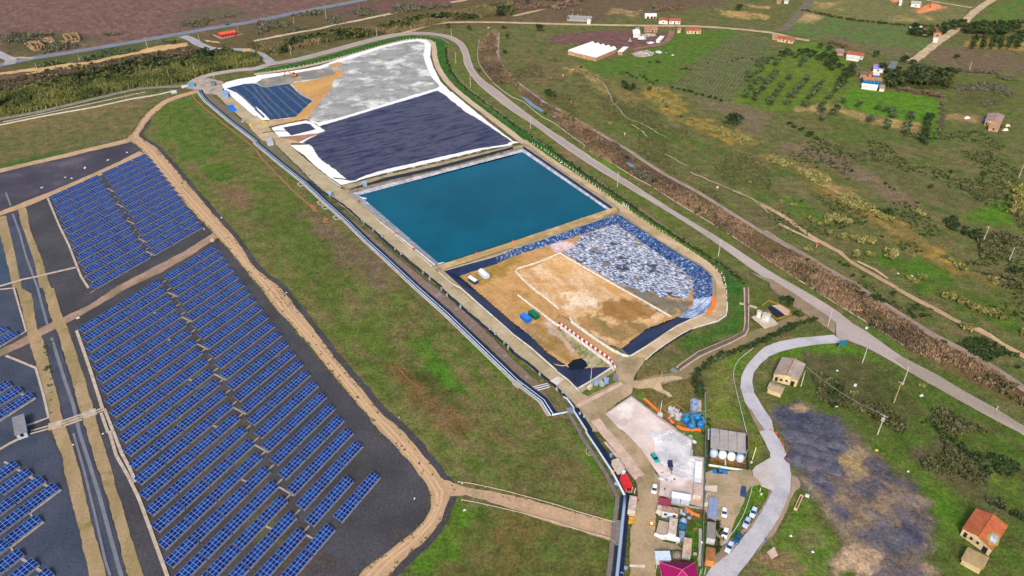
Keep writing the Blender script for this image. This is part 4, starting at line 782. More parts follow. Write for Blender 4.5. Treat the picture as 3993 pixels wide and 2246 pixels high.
# ---------------------------------------------------------------- pipelines, channels, fences, posts
m_pipe = mat('pipe_blue_white', S(226, 236, 250), S(168, 196, 228), .6, rough=.4, fine=.06)
m_pipe2 = mat('pipe_blue', S(186, 206, 230), rough=.4)
m_chan = mat('channel_lining', S(24, 30, 50), S(34, 44, 70), .3, rough=.5, fine=.2)
PL = '00: 2005,915 2030,970 2075,1025 2300,1215 2576,1428 11: 0,0 240,200 480,392 700,600 900,775 1100,975 1300,1158 1610,1448 12: 1900,256 2300,640 2576,905 22: 30,935 170,1042 300,1140 392,1288'
pl = Q(PL)
sheet('drainage_channel', offset(pl, -.85) + offset(pl, 2.0)[::-1], m_chan, .12)
sheet('concrete_strip', offset(pl, -.9) + offset(pl, -1.9)[::-1], m_kerb, .05)
for k, (off, r, m, lb) in enumerate(((-.5, .24, m_pipe, 'thick white pipeline on the meadow side of the long double pipe run'), (.55, .22, m_pipe2, 'thick pale blue pipeline on the channel side of the long double pipe run'))):
    t = empty('pipeline', pl[len(pl) // 2], 0, lb, 'pipeline'); c = pl[len(pl) // 2]
    mb = MB(); mb.tube([p - c + Vector((0, 0, .55)) for p in offset(pl, off)], r, 10); mb.build('pipe', m, t, smooth=True)
    mb = MB(); mb.ribbon([p - c for p in offset(pl, off)], .2, .03, .3); mb.build('sleeper_beam', m_chan, t)
# end run of the pipe, elbow and branch beside the compound
P2 = Q('22: 392,1288 480,1270 590,1250') ; P3 = Q('22: 505,1105 545,1125 610,1215 610,1245 740,1448 23: 735,20 860,205 1000,420 1125,660')
P4 = Q('23: 1125,660 1115,780 1100,905 1075,1160 1065,1260 1045,1448 1020,1700')
sheet('drainage_channel', offset(P3[2:], .4) + offset(P3[2:], 2.2)[::-1], m_chan, .1)
sheet('drainage_channel', offset(P4, -1.3) + offset(P4, 1.6)[::-1], m_chan, .1)
sheet('concrete_strip', offset(P3[2:] + P4[1:], -1.6) + offset(P3[2:] + P4[1:], -2.9)[::-1], mat('grey_kerb', S(128, 116, 112), S(112, 102, 98), .4, fine=.12), .05)
for pts, r, m, lb in ((P2, .3, m_pipe, 'short white pipe elbow linking the long pipe run to the compound channel'), (P3, .34, mat('pipe_pale_blue', S(196, 214, 236), rough=.4), 'pale blue pipe descending beside the compound, upper stretch'), (P4, .5, mat('pipe_grey_blue', S(160, 180, 206), rough=.45), 'thick grey blue pipe beside the gravel road, lower stretch')):
    mb = MB(); mb.tube([p + Vector((0, 0, .7)) for p in pts], r, 10); o = mb.build('pipe', m, smooth=True); tag(o, lb, 'pipe')
# pipe brackets sticking out on the meadow side
for i, (x, y) in enumerate(((440, 410), (640, 595), (685, 640), (800, 745))):
    b = A('11', x, y); mb = MB(); M = Matrix.Translation(b) @ Matrix.Rotation(R(-55), 4, 'Z')
    mb.box(-2, 2, -1.0, -.7, 0, .5, 0, M); mb.box(-2, -1.7, -.7, 1.6, 0, .5, 0, M); mb.box(1.7, 2, -.7, 1.6, 0, .5, 0, M)
    tag(mb.build('pipe_bracket', m_kerb), 'pale U bracket on the meadow side of the double pipe, %s from the top' % ORD[i], 'pipe bracket', 'brackets along the double pipe')
mb = MB(); b = A('22', 45, 975); M = Matrix.Translation(b) @ Matrix.Rotation(R(-50), 4, 'Z'); mb.box(-1.6, 1.6, -1, 1, 0, .9, 0, M); tag(mb.build('pipe_bracket', m_kerb), 'pale concrete block under the double pipe above the compound gate', 'pipe bracket', 'brackets along the double pipe')
mb = MB(); ce, hd, l, w_ = rect('22: 535,1200 590,1195 612,1232 548,1240', 1.2); M = Matrix.Translation(ce) @ Matrix.Rotation(hd, 4, 'Z'); mb.box(-l / 2, l / 2, -w_ / 2, w_ / 2, 0, 1.2, 0, M); tag(mb.build('pump_box', mat('grey_box', S(128, 132, 140))), 'grey flat pump box where the white pipes meet the compound channel', 'pump box')
# second black channel along the service road with its pipes
CH = Q('11: 520,375 640,480 760,545 870,620 940,680 1060,785 1180,880 1280,975 1400,1085 1550,1210 1700,1320 1850,1440 12: 1860,20 2060,200 2330,430 2576,650 22: 0,655 140,760 270,870 400,975 480,1060 560,1140 620,1230')
sheet('drainage_channel', offset(CH, -.5) + offset(CH, .6)[::-1], m_chan, .35)
for q in ('11: 480,380 560,410 640,410', '11: 590,490 690,495 750,530', '11: 740,580 800,585 860,570', '11: 760,640 850,640 930,665', '11: 770,660 860,660 930,672'):
    mb = MB(); mb.tube([p + Vector((0, 0, .3)) for p in smooth_line(Q(q), 1.5)], .2, 6); tag(mb.build('hose', mat('black_rubber', S(40, 44, 52), rough=.6)), 'black hose looping across the verge beside the service road', 'hose', 'black hoses on the service verge')
for q in ('22: 190,1005 270,985 350,965', '22: 215,1020 290,1002 365,980', '22: 245,1035 310,1020 372,1000'):
    mb = MB(); mb.tube([p + Vector((0, 0, .5)) for p in smooth_line(Q(q), 1.5)], .2, 6); tag(mb.build('hose', mat('grey_hose', S(196, 196, 204), rough=.5)), 'grey pipe in the parallel trio crossing the verge at the pit corner', 'pipe', 'three grey pipes at the pit corner')
m_valve = mat('valve_grey', S(196, 200, 206), S(90, 96, 106), 2.0)
for i, (k, x, y) in enumerate((('11', 470, 280), ('11', 530, 330), ('11', 770, 545), ('11', 850, 585), ('11', 1060, 785), ('11', 1080, 805), ('11', 1175, 880), ('11', 1265, 945), ('11', 1395, 1075), ('11', 1455, 1125), ('11', 1675, 1305), ('11', 1740, 1365), ('12', 1860, 25), ('12', 1915, 85), ('12', 2050, 200), ('12', 2135, 250), ('12', 2345, 430), ('12', 2400, 475), ('12', 2490, 570), ('12', 2530, 610), ('22', 270, 880), ('22', 440, 1030), ('22', 500, 1065), ('22', 670, 1280), ('22', 715, 1310))):
    mb = MB(); b = A(k, x, y); mb.lathe([(.35, 0), (.35, .9), (.5, .9), (.5, 1.0), (.15, 1.05), (.15, 1.5), (.4, 1.5), (.4, 1.6)], 8); mb.box(-.9, .9, -.15, .15, .4, .7)
    tag(mb.build('valve', m_valve, None, b, R(-50)), 'small grey valve standing in the black channel beside the service road', 'valve', 'valves in the black channel')
for k, q, lb in (('11', '715,475 745,470 755,495 725,505', 'light blue hut roof beside the service road left of the pond corner'), ('11', '1055,375 1105,370 1112,390 1065,398', 'light blue hut roof on the bank between dark liner and pond')):
    ce, hd, l, w_ = rect(k + ': ' + q, 2.0); t = empty('pump_hut', ce, hd, lb, 'hut'); l = max(2.2, min(l, 4)); w_ = max(1.8, min(w_, 3))
    mb = MB(); mb.box(-l / 2, l / 2, -w_ / 2, w_ / 2, 1.9, 2.05); mb.build('roof', mat('hut_roof', S(140, 184, 226), rough=.5), t)
    mb = MB(); mb.box(-l / 2 + .2, l / 2 - .2, -w_ / 2 + .2, w_ / 2 - .2, 0, 1.9); mb.build('wall', mat('hut_wall', S(150, 160, 170)), t)
# white kerb lines round the ponds
m_wk = mat('white_kerb', S(232, 228, 218), S(206, 200, 186), .5, fine=.08)
for q in ('10: 160,1340 235,1395', '11: 330,18 480,150 620,265 745,362 850,432', '11: 885,480 1060,640 1250,800 1500,1015 1760,1230', '11: 1830,1290 1960,1405 2050,1448 22: -20,445', '22: -20,450 180,600 400,795 440,830', '22: 440,840 560,930 690,1070', '22: 655,1008 800,925 990,800', '00: 2260,905 2400,1040 2576,1195 10: 0,1175 60,1222', '11: 895,490 1075,650 1300,830 1500,985 1790,1215'):
    kerb('white_kerb', q, .45, .35, m_wk, False)
kerb('white_kerb', '22: 1170,692 1420,545 1650,388 1930,262', .6, .45, m_wk)
kerb('white_kerb', '22: 1330,728 1400,662 1600,522 1800,408 2060,332 2140,275 2152,150', .5, .4, m_wk)
kerb('black_kerb', '22: 1215,915 1235,840 1310,740 1400,668 1600,530 1800,415', .9, .3, m_black)
# small things on the pond edge
for i, (k, x, y) in enumerate((('21', 700, 750), ('21', 350, 868), ('21', 5, 978), ('11', 2212, 1100), ('11', 1580, 1060), ('11', 1400, 900), ('11', 1030, 578))):
    mb = MB(); mb.lathe([(.25, 0), (.65, .2), (.65, .5), (.25, .7)], 10); tag(mb.build('lifebuoy', mat('buoy_red', S(214, 48, 50)), None, A(k, x, y)), 'small red lifebuoy post on the pond rim', 'lifebuoy', 'red lifebuoys on the pond rim')
for q, lb in (('11: 775,352 860,360 940,372', 'thick black pipe lying across the white liner corner'), ('10: 60,1345 200,1325 330,1328', 'black hose running over the small slate basin')):
    mb = MB(); mb.tube([p + Vector((0, 0, .5)) for p in Q(q)], .45, 8); tag(mb.build('pipe', mat('black_rubber', S(40, 44, 52))), lb, 'pipe')
mb = MB(); mb.ribbon(Q('11: 625,410 740,368'), .9, .02, .25); tag(mb.build('crossing_slab', m_pink), kind='structure')
def boat(key, x, y, rz, lb):
    mb = MB(); pts = [(-2.4, -.5), (1.2, -.6), (2.6, 0), (1.2, .6), (-2.4, .5)]; mb.prism(pts, WZ - .1, WZ + .45, top=[(p[0] * 1.05, p[1] * 1.2) for p in pts]); b = A(key, x, y, WZ); b.z = 0
    tag(mb.build('float', mat('float_white', S(206, 220, 236)), None, b, rz), lb, 'float')
boat('11', 1060, 547, R(-10), 'white float lying in the top left corner of the pond'); boat('11', 1095, 595, R(-40), 'white float further down the left side of the pond'); boat('11', 1845, 1208, R(20), 'white float in the bottom left corner of the pond')
# sandbag tiles on the white strip between dark liner and pond
for i, (x, y, s) in enumerate(((1340, 297, 1.6), (1580, 238, .8), (1690, 208, 1.5), (1825, 178, 1.7), (1912, 155, 1.6), (2040, 122, 1.5), (2145, 98, 1.4), (2225, 78, 1.4), (2330, 50, 1.5), (2450, 20, 1.5))):
    mb = MB(); mb.box(-s, s, -.7, .7, 0.05, .32); mb.box(-s * .9, s * .9, -.5, .5, .32, .45); tag(mb.build('sandbag_pallet', mat('sandbag', S(206, 186, 172), S(150, 130, 118), 1.5, fine=.2), None, A('11', x, y), U_DIR), 'flat stack of brownish sandbags on the white strip above the pond', 'sandbags', 'sandbag stacks on the white strip')
# ---- concrete block rows and barriers in the pit
def along(P, step):
    out = []; acc = 0; 
    for a, b in zip(P, P[1:]):
        l = (b - a).length; s = step / 2 - acc
        while s <= l: out.append((a.lerp(b, s / l), math.atan2(b.y - a.y, b.x - a.x))); s += step
        acc = (acc + l) % step if False else (l - (s - step)) - step / 2
        acc = max(-step, min(step, acc))
    return out
def rowz(text): return [A(k, x, y, z) for k, x, y, z in text]
m_blk = mat('white_block', S(236, 232, 224), S(206, 200, 190), .8, fine=.07)
def blockmesh(l, h, wd):
    mb = MB(); mb.prism([(-l / 2, -wd / 2), (l / 2, -wd / 2), (l / 2, wd / 2), (-l / 2, wd / 2)], 0, h, top=[(-l / 2, -wd / 3), (l / 2, -wd / 3), (l / 2, wd / 3), (-l / 2, wd / 3)]); return mb
B_L = blockmesh(2.85, .9, .75).mesh('concrete_block', m_blk)
rows = [([A('21', *q, PZ) for q in ((470, 1105), (250, 1198), (45, 1262), (30, 1290), (110, 1380), (190, 1448))] + [A('22', *q, PZ) for q in ((330, 110), (460, 215))], 'white concrete block in the bent row left of the ochre field', 'blocks along the left of the ochre field'),
        ([A('21', 470, 1105, PZ), A('21', 1060, 1448, PZ), A('22', 1300, 132, PZ), A('22', 1580, 292, PZ)], 'white concrete block in the straight row between ochre field and foil', 'blocks between ochre field and foil'),
        ([A('22', 572, 298, -2.6), A('22', 600, 352, -2.5), A('22', 700, 425, -2.1), A('22', 850, 530, -1.4), A('22', 1000, 628, -.7), A('22', 1100, 680, -.1), A('22', 1165, 692, .05)], 'white concrete block on the right edge of the pit ramp', 'blocks on the right of the pit ramp'),
        ([A('22', 50, 80, PZ), A('22', 250, 232, PZ), A('22', 400, 345, -2.6), A('22', 520, 425, -2.2), A('22', 700, 560, -1.4), A('22', 850, 670, -.7), A('22', 965, 755, 0), A('22', 995, 800, .05)], 'white concrete block in the long low wall left of the pit ramp', 'blocks left of the pit ramp')]
for P_, lb, gr in rows:
    for p, a in along(P_, 3.0):
        o = link_mesh('concrete_block', B_L, None, p, a); tag(o, lb, 'concrete block', gr)
mb = MB(); mb.prism([(-.6, -.3), (.6, -.3), (.6, .3), (-.6, .3)], 0, 1.0, top=[(-.55, -.14), (.55, -.14), (.55, .14), (-.55, .14)])
B_R = mb.mesh('plastic_barrier', mat('barrier_red', S(206, 34, 60), rough=.5)); B_W = mb.mesh('plastic_barrier', mat('barrier_white', S(240, 240, 240), rough=.5))
for i, (p, a) in enumerate(along([A('22', 462, 352, -2.5), A('22', 560, 425, -2.1), A('22', 700, 528, -1.5), A('22', 850, 630, -.8), A('22', 968, 712, -.2), A('22', 1022, 795, .05)], 1.32)):
    o = link_mesh('plastic_barrier', B_R if i % 2 == 0 else B_W, None, p, a)
    tag(o, '%s plastic barrier in the alternating row down the pit ramp' % ('red' if i % 2 == 0 else 'white'), 'barrier', '%s barriers down the pit ramp' % ('red' if i % 2 == 0 else 'white'))
# ---- small white posts along the dike
mb = MB(); mb.lathe([(.32, 0), (.32, .12), (.07, .14), (.07, 1.0), (.12, 1.02), (.02, 1.12)], 6); POST = mb.mesh('marker_post', mat('post_white', S(246, 246, 232)))
for q, n_, lb, gr in (('10: 1800,430 1790,520 1815,640 1880,770 1960,860', 22, 'small white marker post on the dike curve by the grey basin', 'marker posts by the grey basin'),
                  ('10: 1960,860 2050,950 2200,1060 2400,1200 2576,1325 20: 30,1370 130,1448', 38, 'small white marker post on the green verge by the dark liner basin', 'marker posts by the dark liner basin'),
                  ('21: 195,-5 300,50 475,170 700,330 850,438 1010,560', 30, 'small white marker post on the green verge beside the teal pond', 'marker posts beside the pond'),
                  ('21: 1040,590 1280,745 1500,890 1760,1070 1950,1195 2060,1275 2110,1320 2140,1448 22: 2145,60 2148,150', 38, 'small white marker post on the green verge beside the foil pit', 'marker posts beside the foil pit'),
                  ('10: 20,738 200,708 500,655 800,585 1000,530 1200,472 1400,420 1550,390 1700,388', 48, 'thin pale fence post on the far edge of the grey basin', 'fence posts behind the grey basin')):
    L = smooth_line(Q(q), 1); n = len(L)
    for i in range(n_):
        p = L[int(i * (n - 1) / (n_ - 1))]; o = link_mesh('marker_post', POST, None, p); tag(o, lb, 'marker post', gr)
for x, y in ((1105, 610), (1120, 622), (1140, 632), (1158, 645)):
    o = link_mesh('marker_post', POST, None, A('21', x, y)); o.scale = (1.3, 1.3, 1.6); tag(o, 'taller white marker post in the cluster at the crest road end', 'marker post', 'post cluster at the crest road end')
# ---- power poles and lamp posts
m_polec = mat('pole_concrete', S(206, 200, 188), S(186, 178, 164), 1.0, fine=.06)
m_wood = mat('pole_wood', S(190, 160, 130))
def pole(key, bx, by, tx, ty, label, arm=0, m=None, r=.16, extra=None, group=None, cat='pole', name='utility_pole'):
    b = A(key, bx, by); h = height_of(b, px(key, tx, ty)[1]); h = min(h, 14)
    t = empty(name, b, R(-40), label, cat, group)
    mb = MB(); mb.lathe([(r * 1.3, 0), (r, h * .5), (r * .7, h)], 8); mb.build('shaft', m or m_polec, t)
    if arm:
        mb = MB(); mb.box(-arm, arm, -.07, .07, h - .5, h - .36)
        for x in (-arm * .9, 0, arm * .9): mb.box(x - .06, x + .06, -.06, .06, h - .36, h - .1)
        mb.build('crossarm', mat('arm_steel', S(170, 170, 170)), t)
    if extra == 'lamp': mb = MB(); mb.lathe([(.1, h), (.3, h + .05), (.3, h + .2), (.05, h + .3)], 8); mb.build('lamp_head', m_white, t)
    if extra == 'box': mb = MB(); mb.box(-.5, .5, -.3, .3, h - 2.6, h - 1.3); mb.build('transformer', mat('arm_steel', S(170, 170, 170)), t)
    return t, b, h
PO = [('00', 1483, 488, 1457, 377, 'pale pole at the sand strip between highway and scrub', 0), ('00', 800, 610, 785, 550, 'short pale pole in the verge below the ruins', 0), ('00', 372, 690, 355, 632, 'small pale pole by the sand strip near the left edge', 0), ('00', 2003, 405, 1988, 335, 'pole beside the junction left of the red building', 0), ('00', 2398, 335, 2393, 262, 'pole just right of the red building', 0), ('00', 1700, 785, 1680, 692, 'white pole in front of the reed bank left of the gate', 0), ('00', 1957, 720, 1940, 640, 'faint grey pole in the reed bank above the gate', 0), ('00', 2150, 785, 2138, 705, 'white pole at the far gate', 0),
      ('10', 70, 285, 62, 222, 'thin pole beside the highway, left of the wooded belt', 0), ('10', 378, 235, 368, 172, 'thin pole in the scrub below the highway', 0), ('10', 703, 195, 690, 65, 'tall pole with crossarm below the highway', .9), ('10', 1032, 115, 1030, 42, 'brown wooden pole below the end of the highway', 0), ('10', 347, 553, 333, 445, 'pole in the reed belt above the curving road', 0), ('10', 1210, 365, 1200, 262, 'pole at the far bend verge of the curving road', 0), ('10', 1595, 332, 1590, 240, 'wooden pole where the dirt track leaves the road', 0), ('10', 1960, 383, 1957, 283, 'white pole on the outside of the road bend', 0), ('10', 2004, 640, 2003, 522, 'white pole with crossarm in the grass inside the bend', .6), ('10', 2150, 878, 2150, 745, 'tall white pole between hedge and road', 0),
      ('20', 175, 1290, 175, 1160, 'white lamp pole beside the road opposite the dark liner basin', 0), ('21', 1047, 430, 1060, 285, 'white pole with double arm beside the road opposite the pond', .8), ('21', 2062, 1125, 2090, 965, 'pale pole with arm beside the road opposite the foil pit', .8), ('32', 603, 385, 640, 215, 'pale pole with crossarm by the road junction', .8), ('32', 952, 750, 1000, 600, 'white pole below the road junction', 0), ('32', 1355, 970, 1430, 790, 'blue based pole leaning over the lower road edge', .5), ('32', 1268, 1150, 1340, 940, 'wooden pole with crossarm standing in the bushes', 1.0), ('32', 335, 985, 380, 835, 'pale pole at the corner of the ruined grey roofed house', 0), ('32', 2297, 1225, 2310, 1185, 'short grey post at the right edge of the road', 0),
      ('33', 1105, 25, 1165, -170, 'tall white pole with crossarm and transformer above the ash field', 1.1), ('31', 2158, 995, 2220, 825, 'white pole with crossarm in the dark thicket at the right', .8), ('31', 2425, 1170, 2490, 1035, 'pale pole at the right edge near the thicket', 0), ('31', 2520, 340, 2570, 180, 'thin pole at the right edge of the upper meadow', 0),
      ('30', 1385, 590, 1397, 535, 'pole at the lane corner above the concrete gate', 0), ('30', 1520, 575, 1530, 520, 'thin pole beside the diagonal lane', 0), ('30', 1800, 385, 1810, 325, 'pole beside the lane near the farmhouse', 0), ('30', 2020, 720, 2042, 620, 'grey pole above the dark wood', 0),
      ('23', 2480, 600, 2498, 560, 'lamp stub on the grass by the road', 0)]
for k, bx, by, tx, ty, lb, arm in PO:
    pole(k, bx, by, tx, ty, lb, arm, m_wood if 'wooden' in lb or 'brown' in lb else None, extra='box' if 'transformer' in lb else None)
a_ = A('32', 380, 835, 0); p1 = A('32', 335, 985) + Vector((0, 0, 9)); p2 = A('33', 1105, 25) + Vector((0, 0, 8.6))
mb = MB(); mb.tube([p1.lerp(p2, k / 16) - Vector((0, 0, 3.2 * (1 - (2 * k / 16 - 1) ** 2) * .5)) for k in range(17)], .05, 5); tag(mb.build('overhead_cable', mat('cable_grey', S(176, 170, 150))), 'thin sagging overhead cable from the ruined house to the transformer pole', 'cable')
# ---- markers in the meadows
for i, (k, bx, by, c, lb) in enumerate((('20', 585, 1045, S(236, 80, 40), 'orange topped marker on the slope right of the canal'), ('31', 488, 1040, S(236, 80, 40), 'orange topped marker by the lower field path'), ('20', 1122, 1370, S(226, 196, 120), 'yellow marker stake in the meadow above the canal'), ('21', 2050, 465, S(236, 216, 140), 'pale yellow marker stake in the meadow middle'), ('20', 502, 780, S(200, 190, 170), 'thin pale stake above the lone bush'))):
    mb = MB(); mb.lathe([(.12, 0), (.12, 1.6)], 6, mi=0); mb.box(-.5, .5, -.1, .1, 1.5, 2.3, 1); tag(mb.build('marker_stake', [m_polec, mat('stake_%d' % i, c)], None, A(k, bx, by)), lb, 'marker')
# ---------------------------------------------------------------- compound ground
sheet('yard', Q('22: 600,1150 700,1075 770,1095 1060,945 1035,880 1040,800 1100,740 1170,700 1240,700 1330,725 1240,860 1205,940 1300,960 1200,1010 1195,1070 1050,1170 930,1260 1000,1350 1090,1448 23: 1130,40 1260,150 1400,330 1420,420 1480,470 1480,660 1460,740 1430,850 1420,1060 1500,1120 1640,1140 1700,1200 1420,1215 1430,1448 1440,1700 1150,1700 1170,1448 1180,1000 1250,700 1240,520 1100,300 960,100 870,0 22: 850,1448 760,1330'), mat('compound_dirt', S(164, 144, 110), S(186, 162, 130), .1, fine=.14, fs=1.0, stretch=3, ang=R(95), c3=S(140, 126, 92), s3=.08), .4)
sheet('yard', Q('23: 1930,420 2400,400 2410,465 2500,540 2380,560 2250,860 2190,1000 2150,1130 2040,1160 2020,900 1960,880 1930,780'), mat('car_park_dirt', S(166, 146, 118), S(186, 160, 132), .12, fine=.16, c3=S(140, 132, 92), s3=.1), .5)
sheet('concrete_yard', Q('22: 920,1272 1185,1105 1262,1150 1420,1290 1640,1448 23: 1640,10 1800,105 1792,255 1910,270 1915,600 1900,775 1470,655 1480,470 1425,395 1290,190 1120,20 22: 1060,1420'), mat('pale_yard', S(226, 208, 200), S(202, 180, 172), .12, fine=.08, c3=S(238, 228, 220), s3=.09, lo3=.5, hi3=.64), .15)
sheet('ash_spill', Q('23: 1330,0 1640,10 1800,105 1792,250 1830,290 1825,460 1700,480 1560,440 1480,330 1420,210 1400,100'), mat('white_ash', S(222, 220, 222), S(176, 174, 178), .14, fine=.1, c3=S(242, 242, 242), s3=.15, lo3=.52, hi3=.64), 1.0)
sheet('concrete_ramp', Q('23: 850,0 960,-10 1180,260 1320,450 1240,470 1190,430 1000,180'), m_pink, .1)
sheet('concrete_ramp', Q('23: 910,120 935,115 1250,480 1225,500'), m_pink, .1)
sheet('concrete_pad', Q('22: 628,1190 1085,958 1108,985 660,1212'), m_pink, .05)
sheet('concrete_pad', Q('22: 370,945 450,900 520,925 440,990'), mat('light_pad', S(228, 214, 200), S(206, 190, 176), .4, fine=.08), .1)
sheet('concrete_pad', Q('22: 780,1350 870,1320 960,1448 860,1448'), m_pink, .2)
sheet('concrete_pad', Q('22: 1010,850 1060,905 1040,960 1000,940'), mat('grey_concrete', S(124, 128, 136)), .1)
sheet('concrete_pad', Q('e: 365,0 620,0 610,140 360,95'), mat('light_pad', S(228, 214, 200)), .05)
sheet('concrete_pad', Q('23: 1790,700 1895,640 1900,775 1780,740'), m_pink, .05)
sheet('concrete_pad', Q('23: 1030,905 1115,905 1095,1160 1030,1160'), mat('bridge_slab', S(132, 122, 114), S(116, 108, 102), .4, fine=.12), .05)
sheet('concrete_pad', Q('c: 525,1240 865,1245 865,1310 525,1290'), mat('light_pad', S(228, 214, 200)), .1)
for q, wd, h in (('22: 925,1280 1185,1105', .3, 1.1), ('22: 1185,1105 1430,1290 1640,1440 23: 1640,12 1800,105', .3, 1.2), ('23: 1800,105 1782,258 1905,280', .3, .9), ('22: 925,1280 1060,1425 23: 1130,30 1270,190 1390,240', .2, .5), ('23: 1915,270 1905,780 1700,745 1590,725', .35, .7)):
    mb = MB(); mb.ribbon(Q(q), wd, 0, h); 
    tag(mb.build('yard_wall', mat('yard_wall_conc', S(176, 170, 166), S(150, 146, 144), .5, fine=.1)), {'22: 925,1280 1185,1105': 'low grey wall on the upper left end of the pale concrete yard'}.get(q, 'low grey wall round the pale yard, stretch with %d bends of height %s' % (len(q.split()) - 3, 'knee' if h < .8 else 'waist')), 'wall')
# ---------------------------------------------------------------- builders
m_glass = mat('dark_glass', S(26, 44, 74), rough=.12, spec=.6)
m_tyre = mat('tyre_rubber', S(34, 34, 38))
m_dark = mat('dark_opening', S(34, 36, 44))
def container(text, z, name, label, cat, c_roof, c_wall, ribs=12, group=None, size=None, extra=None, roof2=None, h0=0.0):
    ce, hd, l, w_ = rect(text, z)
    if size: l, w_ = size
    t = empty(name, ce, hd, label, cat, group); nm = name
    mb = MB(); mb.box(-l / 2, l / 2, -w_ / 2, w_ / 2, h0 + .15, z - .06)
    n = int(l / .5)
    for k in range(n):
        x = -l / 2 + (k + .5) * l / n
        for s in (-1, 1): mb.box(x - .09, x + .09, s * w_ / 2 - (.0 if s > 0 else .05), s * w_ / 2 + (.05 if s > 0 else 0), h0 + .3, z - .2)
    mb.build('wall', c_wall, t)
    mb = MB(); mb.box(-l / 2 - .04, l / 2 + .04, -w_ / 2 - .04, w_ / 2 + .04, z - .06, z + .02)
    for k in range(ribs):
        x = -l / 2 + (k + .5) * l / ribs; mb.box(x - .06, x + .06, -w_ / 2 + .1, w_ / 2 - .1, z + .02, z + .06)
    mb.build('roof', c_roof, t)
    mb = MB()
    for s in (-1, 1):
        mb.box(-l / 2, l / 2, s * w_ / 2 - .07, s * w_ / 2 + .07, h0, h0 + .15)
    mb.box(-l / 2, -l / 2 + .15, -w_ / 2 + .07, w_ / 2 - .07, h0, h0 + .15); mb.box(l / 2 - .15, l / 2, -w_ / 2 + .07, w_ / 2 - .07, h0, h0 + .15)
    mb.build('base_frame', mat('frame_grey', S(112, 112, 116)), t)
    # doors on the end that faces the viewer
    e = -1 if (Matrix.Rotation(hd, 2) @ Vector((-1, 0))).y < 0 else 1
    for s in (-1, 1):
        mb = MB(); x0, x1 = sorted((e * (l / 2), e * (l / 2 + .05))); y0, y1 = sorted((s * .03, s * (w_ / 2 - .12))); mb.box(x0, x1, y0, y1, h0 + .25, z - .2); d = mb.build('door', c_wall, t)
        mb = MB(); x0, x1 = sorted((e * (l / 2 + .05), e * (l / 2 + .1))); mb.box(x0, x1, s * .35 - .03, s * .35 + .03, h0 + .3, z - .25); mb.build('locking_bar', m_steel, d)
    if extra: extra(t, l, w_, z, e)
    return t
def colour(n, *c, **k): return mat(n, *c, **k)
w_grey = colour('container_white', S(226, 228, 234), S(196, 200, 210), .5, rough=.6, fine=.06)
w_beige = colour('container_beige', S(226, 212, 196), S(204, 188, 172), .5, rough=.7, fine=.07)
r_beige = colour('roof_beige', S(216, 198, 184), S(180, 160, 146), .7, rough=.8, fine=.12)
r_pink = colour('roof_pinkish', S(214, 184, 164), S(178, 146, 128), .5, rough=.8, fine=.14, c3=S(206, 196, 160), s3=.4)
def aircon(t, l, w_, z, e):
    mb = MB(); x0, x1 = sorted((e * (l / 2 + .05), e * (l / 2 + .4))); mb.box(x0, x1, -.45, .45, 1.5, 2.1); mb.build('air_conditioner', w_grey, t)
container('e: 425,720 597,742 585,1080 418,1062', 2.7, 'container_office', 'white container cabin with a flat grey roof beside the hedge', 'container', colour('roof_grey', S(146, 138, 136), S(130, 124, 124), .6, fine=.08), w_grey, extra=aircon)
container('c: 2213,815 2405,846 2392,1130 2192,1095', 2.7, 'shipping_container', 'orange shipping container with rusty roof by the lower end of the fence', 'container', colour('roof_rust', S(176, 124, 76), S(146, 100, 60), .6, fine=.16), colour('container_orange', S(232, 152, 84), S(206, 124, 62), .5, rough=.6, fine=.08))
container('c: 1720,605 1896,636 1870,992 1690,952', 2.7, 'shipping_container', 'pale container with pinkish scribbled roof above the magenta roof', 'container', r_pink, colour('container_pale', S(210, 206, 200), S(180, 178, 176), .5, fine=.08))
container('b: 540,965 697,992 655,1305 495,1278', 2.6, 'shipping_container', 'long cream container between the pipe and the gravel road', 'container', r_beige, w_beige, ribs=8)
container('b: 140,190 290,152 425,362 290,412', 2.8, 'shipping_container', 'tall cream container with double roof above the red tent', 'container', r_beige, w_beige, ribs=3)
container('b: 1945,690 2112,722 2097,972 1925,942', 2.6, 'shipping_container', 'cream ribbed container at the end of the white bins by the fence', 'container', colour('roof_ribbed', S(216, 192, 178), S(184, 158, 144), 2.0, fine=.1), w_beige, ribs=18)
container('c: 1415,178 1582,202 1545,540 1372,505', 2.6, 'container_office', 'narrow cream site cabin inside the walled group of huts', 'container', r_beige, w_grey, ribs=4)
# row of four white bins, with a lidded box
for i in range(5):
    y0 = 205 + i * 95; dx = -6 * i
    q = 'b: %d,%d %d,%d %d,%d %d,%d' % (1972 + dx, y0, 2118 + dx, y0 + 15, 2112 + dx, y0 + 98, 1966 + dx, y0 + 84)
    ce, hd, l, w_ = rect(q, 2.0); t = empty('storage_bin', ce, hd, 'white storage bin by the fence, %s of the row from the top' % ORD[i] if i < 4 else 'pale bin with a dented lid closing the row of white bins', 'bin', 'white bins along the fence')
    mb = MB(); mb.prism([(-l / 2, -w_ / 2), (l / 2, -w_ / 2), (l / 2, w_ / 2), (-l / 2, w_ / 2)], .1, 1.85); mb.build('body', w_grey, t)
    mb = MB(); mb.box(-l / 2 - .02, l / 2 + .02, -w_ / 2 + .06, w_ / 2 - .06, 1.85, 2.0); mb.build('lid', colour('bin_lid_white', S(246, 250, 255), rough=.5) if i < 4 else colour('bin_lid_dull', S(206, 216, 228), S(236, 238, 240), 1, rough=.5), t)
